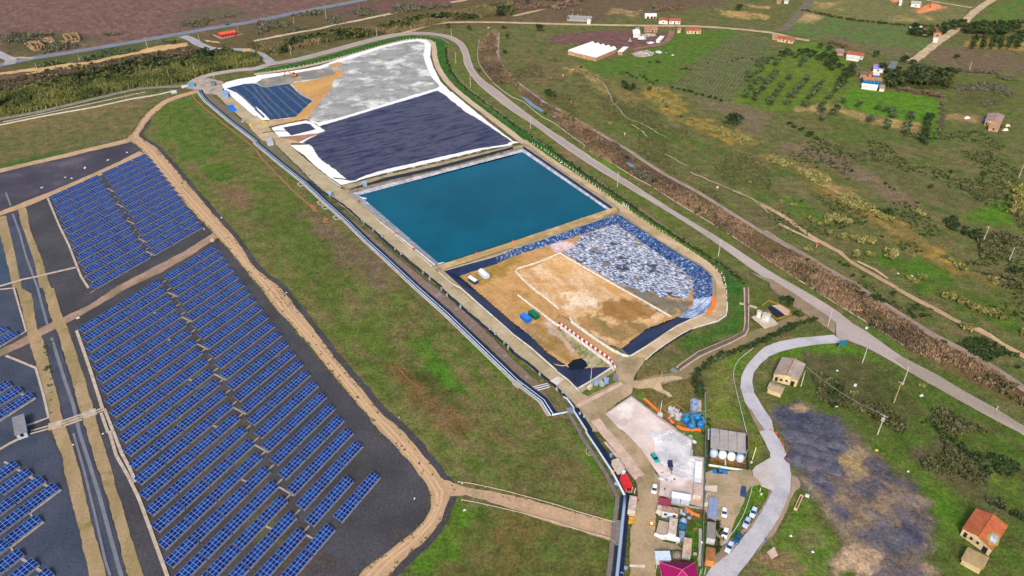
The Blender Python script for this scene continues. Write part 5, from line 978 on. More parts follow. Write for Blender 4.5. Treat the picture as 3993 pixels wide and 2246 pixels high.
# two big white tanks standing side by side
for i, q in enumerate(('b: 1457,877 1657,912 1652,1030 1450,997', 'b: 1662,914 1862,952 1856,1072 1656,1034')):
    ce, hd, l, w_ = rect(q, 3.0); t = empty('white_module', ce, hd, 'large white steel module with grey front, %s of the pair beside the crimson roof' % ('left' if i == 0 else 'right'), 'module', 'white steel modules in the yard')
    mb = MB(); mb.box(-l / 2 + .02, l / 2 - .02, -w_ / 2, w_ / 2, 0, 2.95); mb.build('body', colour('module_front', S(196, 206, 222), S(170, 184, 206), .6, rough=.45), t)
    mb = MB(); mb.box(-l / 2 - .03, l / 2 + .03, -w_ / 2 - .04, w_ / 2 + .04, 2.95, 3.08); mb.build('roof', colour('module_roof', S(250, 250, 252), rough=.6), t)
    mb = MB()
    for s in (-1, 1): mb.box(s * (l / 2 - .06) - .06, s * (l / 2 - .06) + .06, -w_ / 2 - .05, -w_ / 2 + .02, 0, 2.94)
    mb.build('corner_strip', mat('frame_grey', S(112, 112, 116)), t)
    if i == 1:
        cu = bpy.data.curves.new('number', 'FONT'); cu.body = '13'; cu.size = .75; tx = bpy.data.objects.new('number', cu); COL.objects.link(tx); dg = bpy.context.evaluated_depsgraph_get()
        mt = bpy.data.meshes.new_from_object(tx.evaluated_get(dg)); bpy.data.objects.remove(tx); mt.materials.clear(); mt.materials.append(colour('number_white', S(255, 255, 255)))
        o = link_mesh('number', mt, t, (l / 2 - 1.1, -w_ / 2 - .06, .45)); o.rotation_euler = (PI / 2, 0, 0)
# crimson canopy
def canopy(text, z, label, cmat, legs=mat('frame_white', S(232, 232, 232)), walls=None, name='canopy', tilt=.25, cat='canopy'):
    ce, hd, l, w_ = rect(text, z); t = empty(name, ce, hd, label, cat)
    mb = MB(); x, y = l / 2, w_ / 2
    mb.v += [(-x, -y, z - tilt), (x, -y, z - tilt), (x, y, z + tilt), (-x, y, z + tilt), (-x, -y, z - tilt - .08), (x, -y, z - tilt - .08), (x, y, z + tilt - .08), (-x, y, z + tilt - .08)]
    for q in ((0, 1, 2, 3), (7, 6, 5, 4), (0, 4, 5, 1), (1, 5, 6, 2), (2, 6, 7, 3), (3, 7, 4, 0)): mb.f.append(q); mb.m.append(0)
    mb.build('roof', cmat, t)
    for sx in (-1, 1):
        for sy in (-1, 1):
            mb = MB(); mb.box(sx * (x - .15) - .05, sx * (x - .15) + .05, sy * (y - .12) - .05, sy * (y - .12) + .05, 0, z + sy * tilt - .1); mb.build('leg', legs, t)
    if walls:
        mb = MB(); mb.box(-x + .05, x - .05, -y, -y + .06, .1, z - tilt - .1); mb.box(-x, -x + .06, -y + .06, y - .06, .1, z - tilt - .1); mb.box(-x + .05, x - .05, y - .06, y, .1, z + tilt - .14); mb.build('side_wall', walls, t)
    return t
canopy('b: 1162,1020 1430,1050 1420,1190 1150,1157', 2.4, 'crimson flat roof between the gravel road and the white modules', colour('crimson_roof', S(150, 62, 84), S(132, 50, 72), 1.2, fine=.1))
canopy('c: 1092,915 1410,912 1440,1085 1100,1095', 2.5, 'pale blue corrugated roof next to the magenta hipped roof', colour('pale_blue_roof', S(184, 208, 240), S(206, 222, 246), 1.0, rough=.5, fine=.08), walls=w_grey)
canopy('b: 330,512 468,510 610,770 455,815', 2.8, 'bright red tent with white legs beside the blue pipe', colour('red_tarp', S(212, 44, 58), S(196, 30, 48), .8, fine=.06), walls=colour('red_tarp_side', S(214, 40, 44), S(226, 64, 36), .8), name='red_tent', cat='tent')
mb = MB(); mb.box(-.1, .1, -.6, .6, 0, 1.6); tag(mb.build('panel_board', w_grey, None, A('b', 645, 900), R(-25)), 'leaning white board in front of the red tent', 'board')
mb = MB(); mb.box(-.6, .6, -.4, .4, 2.9, 3.2); mb.box(-.5, .5, -.3, .3, 0, 2.9, 0); tag(mb.build('white_cabinet', w_grey, None, A('b', 385, 575), R(10)), 'small white cabinet behind the red tent', 'cabinet')
# magenta hipped roof building at the lower edge
ce, hd, l, w_ = rect('c: 1190,1158 1940,1145 2050,1700 1190,1720', 3.2)
t = empty('gatehouse', ce, 0, 'building with a magenta hipped roof at the lower edge of the photo', 'building'); l, w_ = 9.6, 9.6; ce2 = A('c', 1565, 1150, 3.2); t.location = (ce2.x + .1, ce2.y - 4.8, 0)
mb = MB(); mb.box(-4.4, 4.4, -4.4, 4.4, 0, 3.1); mb.build('wall', w_beige, t)
mg = colour('magenta_roof', S(176, 14, 100), S(156, 8, 88), 1.5, fine=.12, fs=2)
mb = MB(); ap = (0, 0, 6.6)
cs = [(-4.9, -4.9, 3.1), (4.9, -4.9, 3.1), (4.9, 4.9, 3.1), (-4.9, 4.9, 3.1)]
for k in range(4): mb.face((cs[k], cs[(k + 1) % 4], ap))
mb.face(cs[::-1])
mb.build('roof', mg, t)
mb = MB()
for c in cs: mb.tube([Vector(c) + Vector((0, 0, .04)), Vector(ap) + Vector((0, 0, .04))], .13, 6)
mb.build('ridge_cap', colour('ridge_pink', S(196, 96, 132)), t)
for x in (-2, 2):
    mb = MB(); mb.box(x - .5, x + .5, -4.45, -4.38, 1, 2.2); mb.build('window', m_glass, t)
for k, bx, by, tx, ty, lb in (('c', 1090, 1385, 1122, 1170, 'pale slanting pole left of the magenta roof'), ('c', 2060, 1449, 2105, 1290, 'white pole at the foot of the fence beside the magenta roof'), ('c', 2160, 1420, 2140, 1260, 'short white pole just right of the fence end'), ('c', 2020, 1110, 2115, 720, 'tall white leaning pole along the green fence')): pole(k, bx, by, tx, ty, lb, 0, r=.12, extra='lamp' if 'tall' in lb else None)
# walled group of huts
ce, hd, l, w_ = rect('b: 1258,1180 1612,1242 1595,1365 1232,1300', 2.8); t = empty('site_office', ce, hd, 'white site office with brown striped roof, two windows and a blue bin', 'site office')
mb = MB(); mb.box(-l / 2 + .1, l / 2 - .1, -w_ / 2 + .05, w_ / 2 - .05, 0, 2.7); mb.build('wall', w_grey, t)
mb = MB(); n = 14
for k in range(n): x = -l / 2 + k * l / n; mb.box(x, x + l / n * .55, -w_ / 2, w_ / 2, 2.72, 2.86); 
mb.box(-l / 2, l / 2, -w_ / 2, w_ / 2, 2.7, 2.76); mb.build('roof', colour('striped_roof', S(196, 164, 142), S(150, 120, 104), 1.5, fine=.16), t)
fs = -1 if (Matrix.Rotation(hd, 2) @ Vector((0, -1))).y < 0 else 1
for x in (-l / 2 + 1.1, l / 2 - 1.1):
    mb = MB(); y0, y1 = sorted((fs * (w_ / 2 - .05), fs * (w_ / 2))); mb.box(x - .55, x + .55, y0, y1, 1.1, 2.1); f = mb.build('window', w_grey, t); mb = MB(); y0, y1 = sorted((fs * w_ / 2, fs * (w_ / 2 + .02))); mb.box(x - .45, x + .45, y0, y1, 1.2, 2.0); mb.build('pane', m_glass, f)
mb = MB(); y0, y1 = sorted((fs * (w_ / 2), fs * (w_ / 2 + .5))); mb.box(-.6, .2, y0, y1, .1, 1.0); mb.build('bin', colour('blue_bin', S(70, 128, 190)), t)
ce, hd, l, w_ = rect('b: 1140,1165 1258,1180 1240,1290 1120,1268', 2.4); t = empty('tan_hut', ce, hd, 'small tan rounded hut left of the striped roof', 'hut')
mb = MB(); mb.box(-l / 2, l / 2, -w_ / 2, w_ / 2, 0, 2.0); mb.build('wall', w_beige, t); mb = MB()
P_ = [(-w_ / 2, 2.0)] + [(-w_ / 2 * math.cos(PI * k / 8), 2.0 + .5 * math.sin(PI * k / 8)) for k in range(1, 8)] + [(w_ / 2, 2.0)]
for k in range(8): mb.face([(-l / 2, P_[k][0], P_[k][1]), (l / 2, P_[k][0], P_[k][1]), (l / 2, P_[k + 1][0], P_[k + 1][1]), (-l / 2, P_[k + 1][0], P_[k + 1][1])])
mb.face([(-l / 2, a, b) for a, b in P_]); mb.face([(l / 2, a, b) for a, b in P_[::-1]]); mb.build('roof', r_beige, t)
ce, hd, l, w_ = rect('c: 1190,242 1392,285 1345,598 1090,545', 1.2); t = empty('gridded_platform', ce, hd, 'brownish gridded platform enclosed by huts and a white curved wall', 'platform')
mb = MB(); mb.box(-l / 2, l / 2, -w_ / 2, w_ / 2, .6, 1.1); mb.build('deck', colour('deck_brown', S(166, 146, 132), S(146, 126, 112), .6, fine=.14), t)
mb = MB()
for k in range(10): x = -l / 2 + k * l / 9; mb.box(x - .06, x + .06, -w_ / 2, w_ / 2, 1.1, 1.2)
for k in range(8): y = -w_ / 2 + k * w_ / 7; mb.box(-l / 2, l / 2, y - .06, y + .06, 1.1, 1.18)
mb.build('grid_rail', colour('grid_tan', S(206, 188, 172)), t)
mb = MB(); mb.box(-l / 2 + .2, l / 2 - .2, -w_ / 2 + .2, w_ / 2 - .2, 0, .6); mb.build('plinth', mat('frame_grey', S(112, 112, 116)), t)
cw = smooth_line(Q('c: 1065,600 1150,640 1260,660 1330,650 1400,665 1500,690 1620,720'), 1); c0 = cw[0].copy(); t = empty('curved_wall', c0, 0, 'white curved glazed wall along the lower side of the gridded platform', 'wall')
mb = MB(); mb.ribbon([p - c0 for p in cw], .18, 0, 1.5); mb.build('wall', colour('wall_white', S(240, 240, 242)), t)
mb = MB(); mb.ribbon([p - c0 for p in offset(cw, .0)], .9, 1.5, 1.6); mb.build('coping', colour('wall_white', S(240, 240, 242)), t)
# blue grey kit right of the huts
m_bg = colour('blue_grey_steel', S(150, 168, 198), S(116, 138, 178), 1.2, rough=.5, fine=.1)
mb = MB(); ce, hd, l, w_ = rect('c: 1620,450 1742,470 1735,640 1615,610', 1.6); M = Matrix.Translation(ce) @ Matrix.Rotation(hd, 4, 'Z'); mb.box(-l / 2, l / 2, -w_ / 2, w_ / 2, 0, 1.6, 0, M); mb.box(-l / 2 + .3, -.2, -w_ / 2 + .3, w_ / 2 - .3, 1.6, 1.9, 0, M); mb.box(.2, l / 2 - .3, -w_ / 2 + .3, w_ / 2 - .3, 1.6, 1.9, 0, M); tag(mb.build('filter_box', m_bg), 'blue grey double filter box beside the narrow cream cabin', 'filter box')
mb = MB(); b = A('c', 1665, 420); mb.lathe([(1.15, 0), (1.2, 1.5), (.9, 2.0), (.35, 2.2), (.1, 2.22)], 14); tag(mb.build('dome_tank', colour('teal_dome', S(44, 108, 142), S(30, 88, 120), 1), None, b, smooth=True), 'dark teal domed tank beside the narrow cream cabin', 'tank')
mb = MB(); b = A('c', 1690, 330); mb.lathe([(1.1, 0), (1.1, 1.6), (.8, 2.4), (.1, 3.0)], 12); tag(mb.build('cone_tank', m_bg, None, b, smooth=True), 'pale cone topped tank behind the teal dome', 'tank')
mb = MB(); mb.ribbon(Q('c: 1755,110 1770,400 1745,560'), .12, 0, 1.5); tag(mb.build('pipe_rack', mat('frame_grey', S(112, 112, 116))), 'thin grey pipe rack right of the teal dome', 'rack')
# yellow cages
def cage(text, label, plate=False):
    ce, hd, l, w_ = rect(text, .5); t = empty('yellow_cage', ce, hd, label, 'cage', 'yellow steel cages'); ye = colour('yellow_steel', S(240, 184, 12), rough=.5); h = 1.2
    mb = MB()
    for sx in (-1, 1):
        for sy in (-1, 1): mb.box(sx * l / 2 - .1, sx * l / 2 + .1, sy * w_ / 2 - .1, sy * w_ / 2 + .1, 0, h)
    for z in (.1, h):
        for s in (-1, 1): mb.box(-l / 2, l / 2, s * w_ / 2 - .05, s * w_ / 2 + .05, z - .05, z + .05); mb.box(s * l / 2 - .05, s * l / 2 + .05, -w_ / 2, w_ / 2, z - .05, z + .05)
    mb.build('frame', ye, t); mb = MB(); n = int(l / .32)
    for k in range(n): x = -l / 2 + (k + .5) * l / n; mb.box(x - .13, x + .13, -w_ / 2 + .05, w_ / 2 - .05, .25, .4)
    for k in range(n): x = -l / 2 + (k + .5) * l / n; mb.box(x - .04, x + .04, -w_ / 2 - .03, -w_ / 2 + .03, .15, h - .06)
    mb.build('slats', ye, t)
    if plate: mb = MB(); mb.box(-.5, .5, -.35, .35, h + .06, h + .12); mb.build('sign_plate', colour('plate_white', S(246, 246, 246)), t)
cage('c: 530,170 690,150 680,300 515,290', 'yellow steel cage below the long cream container'); cage('c: 935,255 1085,280 1075,410 925,395', 'yellow steel cage with a white plate beside the gridded platform', True)
# domed rock pile and rubble
def pile(pts, h, m, label, name='rubble_pile', cat='heap', n=26):
    P_ = Q(pts); c = sum(P_, Vector()) / len(P_); P_ = resample(P_, 1.2); mb = MB(); k = len(P_)
    i0 = 0; rings = 5
    for j in range(rings):
        f = 1 - j / rings
        for p in P_:
            q = c + (p - c) * f; z = h * (1 - f ** 2) * (.8 + .5 * random.random()) if j else 0; mb.v.append((q.x - c.x + random.uniform(-.1, .1), q.y - c.y + random.uniform(-.1, .1), z))
    mb.v.append((0, 0, h))
    for j in range(rings - 1):
        for i in range(k): mb.f.append((j * k + i, j * k + (i + 1) % k, (j + 1) * k + (i + 1) % k, (j + 1) * k + i)); mb.m.append(0)
    for i in range(k): mb.f.append(((rings - 1) * k + i, (rings - 1) * k + (i + 1) % k, rings * k)); mb.m.append(0)
    o = mb.build(name, m, None, (c.x, c.y, 0)); return tag(o, label, cat)
pile('c: 1480,910 1560,895 1650,920 1665,1000 1660,1090 1580,1110 1500,1060 1465,990', 1.3, colour('rock_grey', S(166, 152, 144), S(128, 116, 108), .8, fine=.2, fs=2), 'grey boulder heap between pale blue roof and scribbled container')
# ---------------------------------------------------------------- tanks
def cyl_tank(key, x, y, r, h, m_w, m_r, label, group=None, rail=False, z=0):
    b = A(key, x, y, h); b = Vector((b.x, b.y, 0)); t = empty('storage_tank', b, R(20), label, 'tank', group)
    mb = MB(); mb.lathe([(r, 0), (r, h - .05)], 20); mb.build('shell', m_w, t, smooth=False)
    mb = MB(); mb.lathe([(r + .05, h - .05), (r + .05, h + .02), (r * .6, h + .12), (.05, h + .18)], 20); rf = mb.build('roof', m_r, t)
    mb = MB(); mb.lathe([(.2, 0), (.2, .2)], 8, (r * .5, r * .3, h + .1)); mb.build('hatch', m_dark, rf)
    if rail:
        mb = MB(); mb.tube([(r * math.cos(a), r * math.sin(a), h + .9) for a in [2 * PI * k / 20 for k in range(21)]], .04, 4); mb.build('railing', colour('yellow_rail', S(206, 170, 50)), t)
    return t
m_tb = colour('tank_blue_grey', S(150, 176, 214), S(130, 156, 198), .8, rough=.45, fine=.05); m_tg = colour('tank_grey', S(196, 196, 204), S(164, 166, 176), .8, rough=.5, fine=.07); m_tgr = colour('tank_grey_roof', S(206, 200, 198), S(186, 178, 176), .8, fine=.08)
cyl_tank('a', 1962, 232, 1.18, 2.6, m_tb, m_tb, 'blue grey cylinder tank, the rear of the pair on a pale slab', 'blue grey tanks'); cyl_tank('a', 1955, 342, 1.2, 2.6, m_tb, m_tb, 'blue grey cylinder tank, the front of the pair on a pale slab', 'blue grey tanks')
sheet('concrete_pad', Q('a: 1855,240 2090,270 2090,520 1850,490'), m_pink, .05)
for x, y, r, h, lb in ((1445, 398, 1.12, 1.9, 'grey round tank at the upper left of the cluster of four'), (1566, 440, .82, 1.7, 'small grey round tank at the right of the cluster of four'), (1472, 488, .82, 1.5, 'small grey round tank at the lower left of the cluster of four'), (1602, 525, 1.15, 2.0, 'grey round tank with blue base in front of the cluster of four')): cyl_tank('a', x, y, r, h, m_tg, m_tgr, lb, 'grey tanks in the compound')
mb = MB(); mb.tube([A('a', 1425, 412, 2.2), A('a', 1550, 530, 2.3), A('a', 1372, 615, 1.6), A('a', 1355, 640, .3)], .11, 6); tag(mb.build('pipe', w_grey), 'white bent pipe running over the cluster of grey tanks', 'pipe')
mb = MB(); b = A('a', 1352, 645); mb.lathe([(.1, 0), (.35, .2), (.42, .5), (.3, .8), (.05, .95)], 10); tag(mb.build('buoy', mat('buoy_red', S(214, 48, 50)), None, b), 'bright red ball at the end of the bent white pipe', 'buoy')
mb = MB(); mb.ribbon(Q('a: 1270,410 1460,272 1600,370 1735,480'), .12, .5, .62); mb.ribbon(Q('a: 1275,440 1420,560 1560,660 1660,620'), .12, .3, .42); tag(mb.build('tank_railing', colour('yellow_rail', S(206, 170, 50))), 'low yellow railing round the cluster of grey tanks', 'railing')
m_vb = colour('vessel_blue', S(36, 130, 196), S(22, 110, 184), .8, rough=.3, fine=.05)
m_grat = colour('grating_teal', S(96, 148, 166), S(72, 124, 146), 1.5, rough=.6, fine=.15)
for x, y, lb in ((1765, 655, 'glossy blue pressure vessel at the left of the blue group'), (1890, 790, 'glossy blue pressure vessel at the front middle of the blue group'), (2075, 765, 'glossy blue pressure vessel at the front right of the blue group'), (2010, 610, 'blue pressure vessel at the back right under the grating'), (1885, 575, 'blue pressure vessel at the back left under the grating')):
    b = A('a', x, y, 1.2); b = Vector((b.x, b.y, 0)); t = empty('pressure_vessel', b, 0, lb, 'tank', 'blue pressure vessels')
    mb = MB(); mb.lathe([(1.0, .35), (1.28, .8), (1.3, 1.7), (1.15, 2.2), (.75, 2.55), (.2, 2.68)], 20); v = mb.build('shell', m_vb, t, smooth=True)
    mb = MB(); mb.lathe([(.25, 0), (.25, .25)], 8, (0, 0, 2.66)); mb.build('flange', m_steel, t)
    for k in range(3): a = 2 * PI * k / 3; mb = MB(); mb.box(.9 * math.cos(a) - .08, .9 * math.cos(a) + .08, .9 * math.sin(a) - .08, .9 * math.sin(a) + .08, 0, .6); mb.build('leg', m_vb, t)
t = empty('walkway', A('a', 1950, 600), 0, 'teal steel grating walkway over the blue pressure vessels', 'walkway'); c = A('a', 1950, 600)
for q in ('a: 1850,520 1900,640 1930,760', 'a: 1680,540 1850,540 2140,560', 'a: 2100,520 2140,640 2160,720'):
    mb = MB(); mb.ribbon([p - c for p in Q(q, 2.9)], .8, 2.85, 2.95); mb.build('deck', m_grat, t)
    mb = MB(); mb.ribbon([p - c for p in offset(Q(q, 2.9), .38)], .06, 3.6, 3.7); mb.ribbon([p - c for p in offset(Q(q, 2.9), -.38)], .06, 3.6, 3.7); mb.build('handrail', m_grat, t)
for x, y in ((1690, 545), (2130, 560), (1930, 750), (2150, 715)):
    p = A('a', x, y, 2.9) - c; mb = MB(); mb.box(p.x - .07, p.x + .07, p.y - .07, p.y + .07, 0, 2.85); mb.build('leg', m_grat, t)
t = empty('signal_mast', A('a', 1190, 570), 0, 'white mast standing in a round cream base beside the pale yard', 'mast'); mb = MB(); mb.lathe([(1.0, 0), (1.0, .9), (.85, 1.0)], 16); mb.build('base', w_beige, t)
hm = 7.0; mb = MB(); mb.lathe([(.11, 1.0), (.07, hm)], 8); mb.build('shaft', w_grey, t)
t, b_, h_ = pole('22', 778, 985, 790, 795, 'slim white mast with a small base box at the pit corner', 0, r=.12)
def box(name, text, z, m, label, cat, top=None):
    ce, hd, l, w_ = rect(text, z); t = empty(name, ce, hd, label, cat); mb = MB(); mb.box(-l / 2, l / 2, -w_ / 2, w_ / 2, 0, z - .08); mb.build('body', m, t); mb = MB(); mb.box(-l / 2 - .08, l / 2 + .08, -w_ / 2 - .08, w_ / 2 + .08, z - .08, z + .04); mb.build('lid', top or m, t); return t
box('mast_box', '22: 750,985 775,965 802,975 775,1000', 1.2, w_beige, 'small cream box at the foot of the slim white mast', 'box')
box('control_box', '22: 808,918 845,908 858,935 822,948', 1.8, m_tb, 'pale blue control box between mast and round grey tank', 'box')
box('low_tank', '22: 858,938 885,920 922,962 890,980', .8, m_tg, 'low grey sloped tank beside the blue control box', 'tank')
cyl_tank('22', 940, 905, 1.0, 1.8, m_tb, m_tb, 'single blue grey round tank at the pit corner')
# rusty white tanks and yellow railed pit right of the landfill dike
sheet('concrete_pad', Q('22: 2390,308 2420,290 2600,310 2660,370 2640,390 2525,425'), m_conc, .05)
m_rt = colour('rusty_tank', S(222, 220, 220), S(190, 150, 124), .9, rough=.6, fine=.12, lo=.5, hi=.68)
cyl_tank('22', 2478, 228, .95, 3.6, m_rt, m_tgr, 'slim rusty white tank, left of the two on the small pad', 'rusty white tanks', True); cyl_tank('22', 2548, 262, 1.7, 3.2, m_rt, m_tgr, 'wide rusty white tank, right of the two on the small pad', 'rusty white tanks', True)
sheet('sump', Q('32: 0,205 60,185 100,230 175,290 90,310 30,260'), m_black, .05); sheet('concrete_pad', Q('32: 40,190 110,180 220,240 215,280 175,290 100,230'), m_pink, .05)
mb = MB(); mb.ribbon(Q('32: -60,190 10,140 100,175 220,235 235,280 90,325 20,270 -10,240'), .1, .95, 1.1); mb.ribbon(Q('32: -60,190 10,140 100,175 220,235 235,280 90,325 20,270'), .08, .45, .55); tag(mb.build('railing', colour('yellow_rail', S(206, 170, 50))), 'yellow railing round the dark sump beside the rusty tanks', 'railing')
# channel wall of the dike drain
kerb('drain_wall', '22: 2325,0 2330,150 2335,350 2320,440 2200,510 1860,650 1650,800', .8, .5, m_pink, False); kerb('drain_wall', '22: 2362,0 2365,150 2362,420 2330,480 2200,550 1880,690 1675,830', .6, .45, m_pink, False)
sheet('drainage_channel', Q('22: 2330,0 2336,350 2322,440 2200,512 1862,655 1655,805 1672,825 1878,688 2198,548 2330,476 2358,420 2360,0'), mat('drain_bed', S(112, 100, 86), S(92, 84, 72), .3), 0)
kerb('drain_wall', '22: 2275,155 2330,165 2450,200', .9, .45, m_pink, False)
mb = MB(); ce, hd, l, w_ = rect('22: 1585,810 1605,795 1668,830 1645,848', .9); M = Matrix.Translation(ce) @ Matrix.Rotation(hd, 4, 'Z'); mb.box(-l / 2, l / 2, -w_ / 2, w_ / 2, 0, .9, 0, M); tag(mb.build('drain_box', mat('grey_box', S(128, 132, 140))), 'grey slab at the lower end of the dike drain', 'drain cover')
for q, lb in (('22: 1485,905 1500,860', 'white notice board on the grass beside the brown track'), ('22: 1527,960 1560,925', 'pale gate frame at the start of the brown track')):
    p, r_ = Q(q); mb = MB(); d = (r_ - p); d.z = 0; d.normalize(); r_ = p + d * 1.8; mb.ribbon([p, r_], .08, .5, 1.8); mb.ribbon([p, p + d * .1], .1, 0, .5); mb.ribbon([r_ - d * .1, r_], .1, 0, .5); tag(mb.build('board', w_grey), lb, 'board')
# orange nets
for q, lb in (('a: 845,215 980,330 1110,455 1165,510', 'orange safety net slung across the grass above the pale yard'), ('a: 1555,810 1650,860 1760,885 1900,900 2050,885 2065,920', 'orange safety net in front of the blue pressure vessels'), ('a: 1400,655 1440,720 1500,750', 'scrap of orange net below the red ball'), ('b: 1740,1270 1900,1370 2060,1440', 'orange safety net behind the walled huts'), ('c: 1740,5 1900,110 2060,185', None)):
    if not lb: continue
    mb = MB(); L = smooth_line(Q(q), 1); mb.ribbon(L, .55, .1, .9); tag(mb.build('safety_net', mat('orange_net', S(244, 118, 40))), lb, 'safety net')
# ---------------------------------------------------------------- covered tank basin with brown pools
t = empty('covered_basin', A('d', 1080, 900), 0, 'concrete basin with four grey roofs, white domed tanks and brown water', 'basin'); c = A('d', 1080, 900); c.z = 0
m_bw = colour('basin_dark', S(36, 40, 58), S(56, 58, 72), .5, fine=.12)
F4 = [A('d', *q) for q in ((575, 320), (1570, 470), (1590, 1350), (560, 1190))]
mb = MB(); out = offset(F4 + [F4[0]], 0)
for i, nm in ((0, 0), (1, 0), (2, 1), (3, 0)):
    a, b = F4[i] - c, F4[(i + 1) % 4] - c; k = MB(); k.ribbon([a, b], .35, 0, .9 if i != 2 else .6); k.build('basin_wall', m_bw if i != 2 else m_white, t)
mb = MB(); q4 = [A('d', *q) - c for q in ((600, 900), (1530, 1060), (1540, 1280), (590, 1110))]; mb.face([(p.x, p.y, .25) for p in q4]); mb.build('brown_water', colour('brown_water', S(92, 62, 20), S(130, 94, 24), .35, rough=.15, spec=.5), t)
mb = MB(); a, b = A('d', 985, 960) - c, A('d', 1000, 1190) - c; mb.ribbon([a, b], .5, .2, .8); mb.build('divider', m_conc, t)
for q in ('d: 680,1010 990,1060', 'd: 760,960 765,1100', 'd: 1080,1090 1520,1150', 'd: 1215,1050 1225,1220'):
    mb = MB(); mb.ribbon([p - c for p in Q(q)], .12, .3, .4); mb.build('aerator_pipe', colour('tan_pipe', S(168, 130, 60)), t)
for i in range(4):
    x0 = 622 + i * 232; y0 = 192 + i * 37; 
    C4 = [A('d', x0, y0, 4.2), A('d', x0 + 218, y0 + 32, 4.2), A('d', x0 + 226, y0 + 560, 3.8), A('d', x0 - 8 + i * 3, y0 + 530, 3.8)]
    C4 = [p - c for p in C4]; mb = MB(); n = 4; mb.v += [tuple(p) for p in C4] + [tuple(p - Vector((0, 0, .12))) for p in C4]
    for q in ((0, 1, 2, 3), (7, 6, 5, 4), (0, 4, 5, 1), (1, 5, 6, 2), (2, 6, 7, 3), (3, 7, 4, 0)): mb.f.append(q); mb.m.append(0)
    mb.build('roof', colour('basin_roof', S(166, 160, 160), S(150, 146, 150), .7, fine=.06, fs=2, c3=S(178, 168, 160), s3=.2), t)
    b = A('d', 715 + i * 232, 790 + i * 43, 2.2) - c; mb = MB(); mb.lathe([(1.25, .3), (1.25, 1.6), (1.05, 2.15), (.6, 2.45), (.1, 2.55)], 18, (b.x, b.y, 0)); mb.build('tank', colour('tank_white', S(236, 244, 246), rough=.4) if i in (1, 2) else colour('tank_pale_blue', S(186, 200, 228), rough=.45), t, smooth=True)
    p = [A('d', 600 + i * 232, 880 + i * 38) - c, A('d', 810 + i * 232, 915 + i * 38) - c]; mb = MB(); mb.ribbon(p, 1.0, 0, .7); mb.build('sill', m_conc, t)
    for dx in (5, 212):
        p = A('d', x0 + dx, 880 + i * 38) - c; mb = MB(); mb.box(p.x - .1, p.x + .1, p.y - .1, p.y + .1, 0, 3.7); mb.build('post', m_bg, t)
p = [A('d', 548, 300) - c, A('d', 545, 560) - c]; mb = MB(); mb.ribbon(p, .5, 1.0, 1.4); mb.build('pipe_run', m_pipe2, t)
# ---------------------------------------------------------------- green screened fence
gf = Q('a: 2165,180 2170,500 2180,900 2160,1250 b: 2160,0 2150,500 2140,900 2130,1290 c: 2140,50 2120,400 2110,800 2095,1400'); t = empty('screen_fence', gf[4], 0, 'long green screened fence dividing the compound from the car park', 'fence'); c = gf[4].copy()
L = smooth_line(gf[2:], 2); mb = MB(); mb.ribbon([p - c for p in L], .08, .05, 2.2); mb.build('screen', colour('teal_screen', S(30, 112, 108), S(24, 88, 96), .8, fine=.2), t)
L2 = smooth_line(gf, 2.5)
for p in L2: mb = MB(); q = p - c; mb.box(q.x - .05, q.x + .05, q.y - .05, q.y + .05, 0, 2.45); mb.build('post', colour('post_green', S(150, 182, 176)), t)
mb = MB(); mb.ribbon([p - c for p in L2], .06, 2.25, 2.35); mb.ribbon([p - c for p in L2[:14]], .05, 1.2, 1.28); mb.build('rail', colour('post_green', S(150, 182, 176)), t)
kerb('concrete_strip', 'c: 2075,430 2070,800 2065,1240', .9, .35, m_conc, False)
mb = MB(); mb.tube([p + Vector((0, 0, .8)) for p in smooth_line(Q('22: 2415,615 2270,730 2215,840 2220,950 2260,1120 2340,1448 23: 2345,20'), 3)], .09, 6); tag(mb.build('guide_rail', w_grey), 'thin white rail along the grass inside the curved access road', 'rail')
mb = MB(); mb.tube([p + Vector((0, 0, .8)) for p in smooth_line(Q('e: 1352,0 1320,160 1290,260 1180,580 1000,900 850,1090 715,1260'), 2)], .09, 6); tag(mb.build('guide_rail', w_grey), 'thin white rail between the parked cars and the verge cars', 'rail')
mb = MB(); mb.tube([A('d', 1720, 1030, .2), A('d', 1815, 710, 1.5)], .14, 8); tag(mb.build('fallen_pole', colour('pole_cream', S(236, 230, 200))), 'cream pole lying slanted on the grass beside the covered basin', 'pole')
mb = MB(); mb.lathe([(.4, 0), (.4, .5), (.2, .6)], 10); tag(mb.build('manhole_stub', w_beige, None, A('d', 1688, 1110)), 'small cream cap on the grass below the slanted pole', 'cap')
mb = MB(); mb.lathe([(.35, 0), (.35, .4), (.2, .5)], 10); tag(mb.build('manhole_stub', w_beige, None, A('e', 1548, 150)), 'small round cap on the verge by the access road', 'cap')
# blue-grey open roofs, trough, fabric
for i, q in enumerate(('e: 465,190 545,212 520,650 430,600', 'e: 548,212 640,222 612,672 522,655')):
    ce, hd, l, w_ = rect(q, 1.2); t = empty('flat_shelter', ce, hd, 'blue grey corrugated shelter roof, %s of the touching pair by the fence' % ('left' if i == 0 else 'right'), 'shelter', 'blue grey shelters'); mb = MB()
    for k in range(10): x = -l / 2 + k * l / 10; mb.box(x, x + l / 10 - .06, -w_ / 2 + .02, w_ / 2 - .02, 1.1, 1.2 + .05 * (k % 2))
    mb.box(-l / 2, l / 2, -w_ / 2 + .01, w_ / 2 - .01, 1.0, 1.1); mb.build('roof', colour('shelter_blue', S(152, 166, 204), S(134, 148, 190), .6, rough=.55, fine=.08), t)
    for sx in (-1, 1):
        for sy in (-1, 1): mb = MB(); mb.box(sx * (l / 2 - .2) - .05, sx * (l / 2 - .2) + .05, sy * (w_ / 2 - .2) - .05, sy * (w_ / 2 - .2) + .05, 0, 1.0); mb.build('leg', m_steel, t)
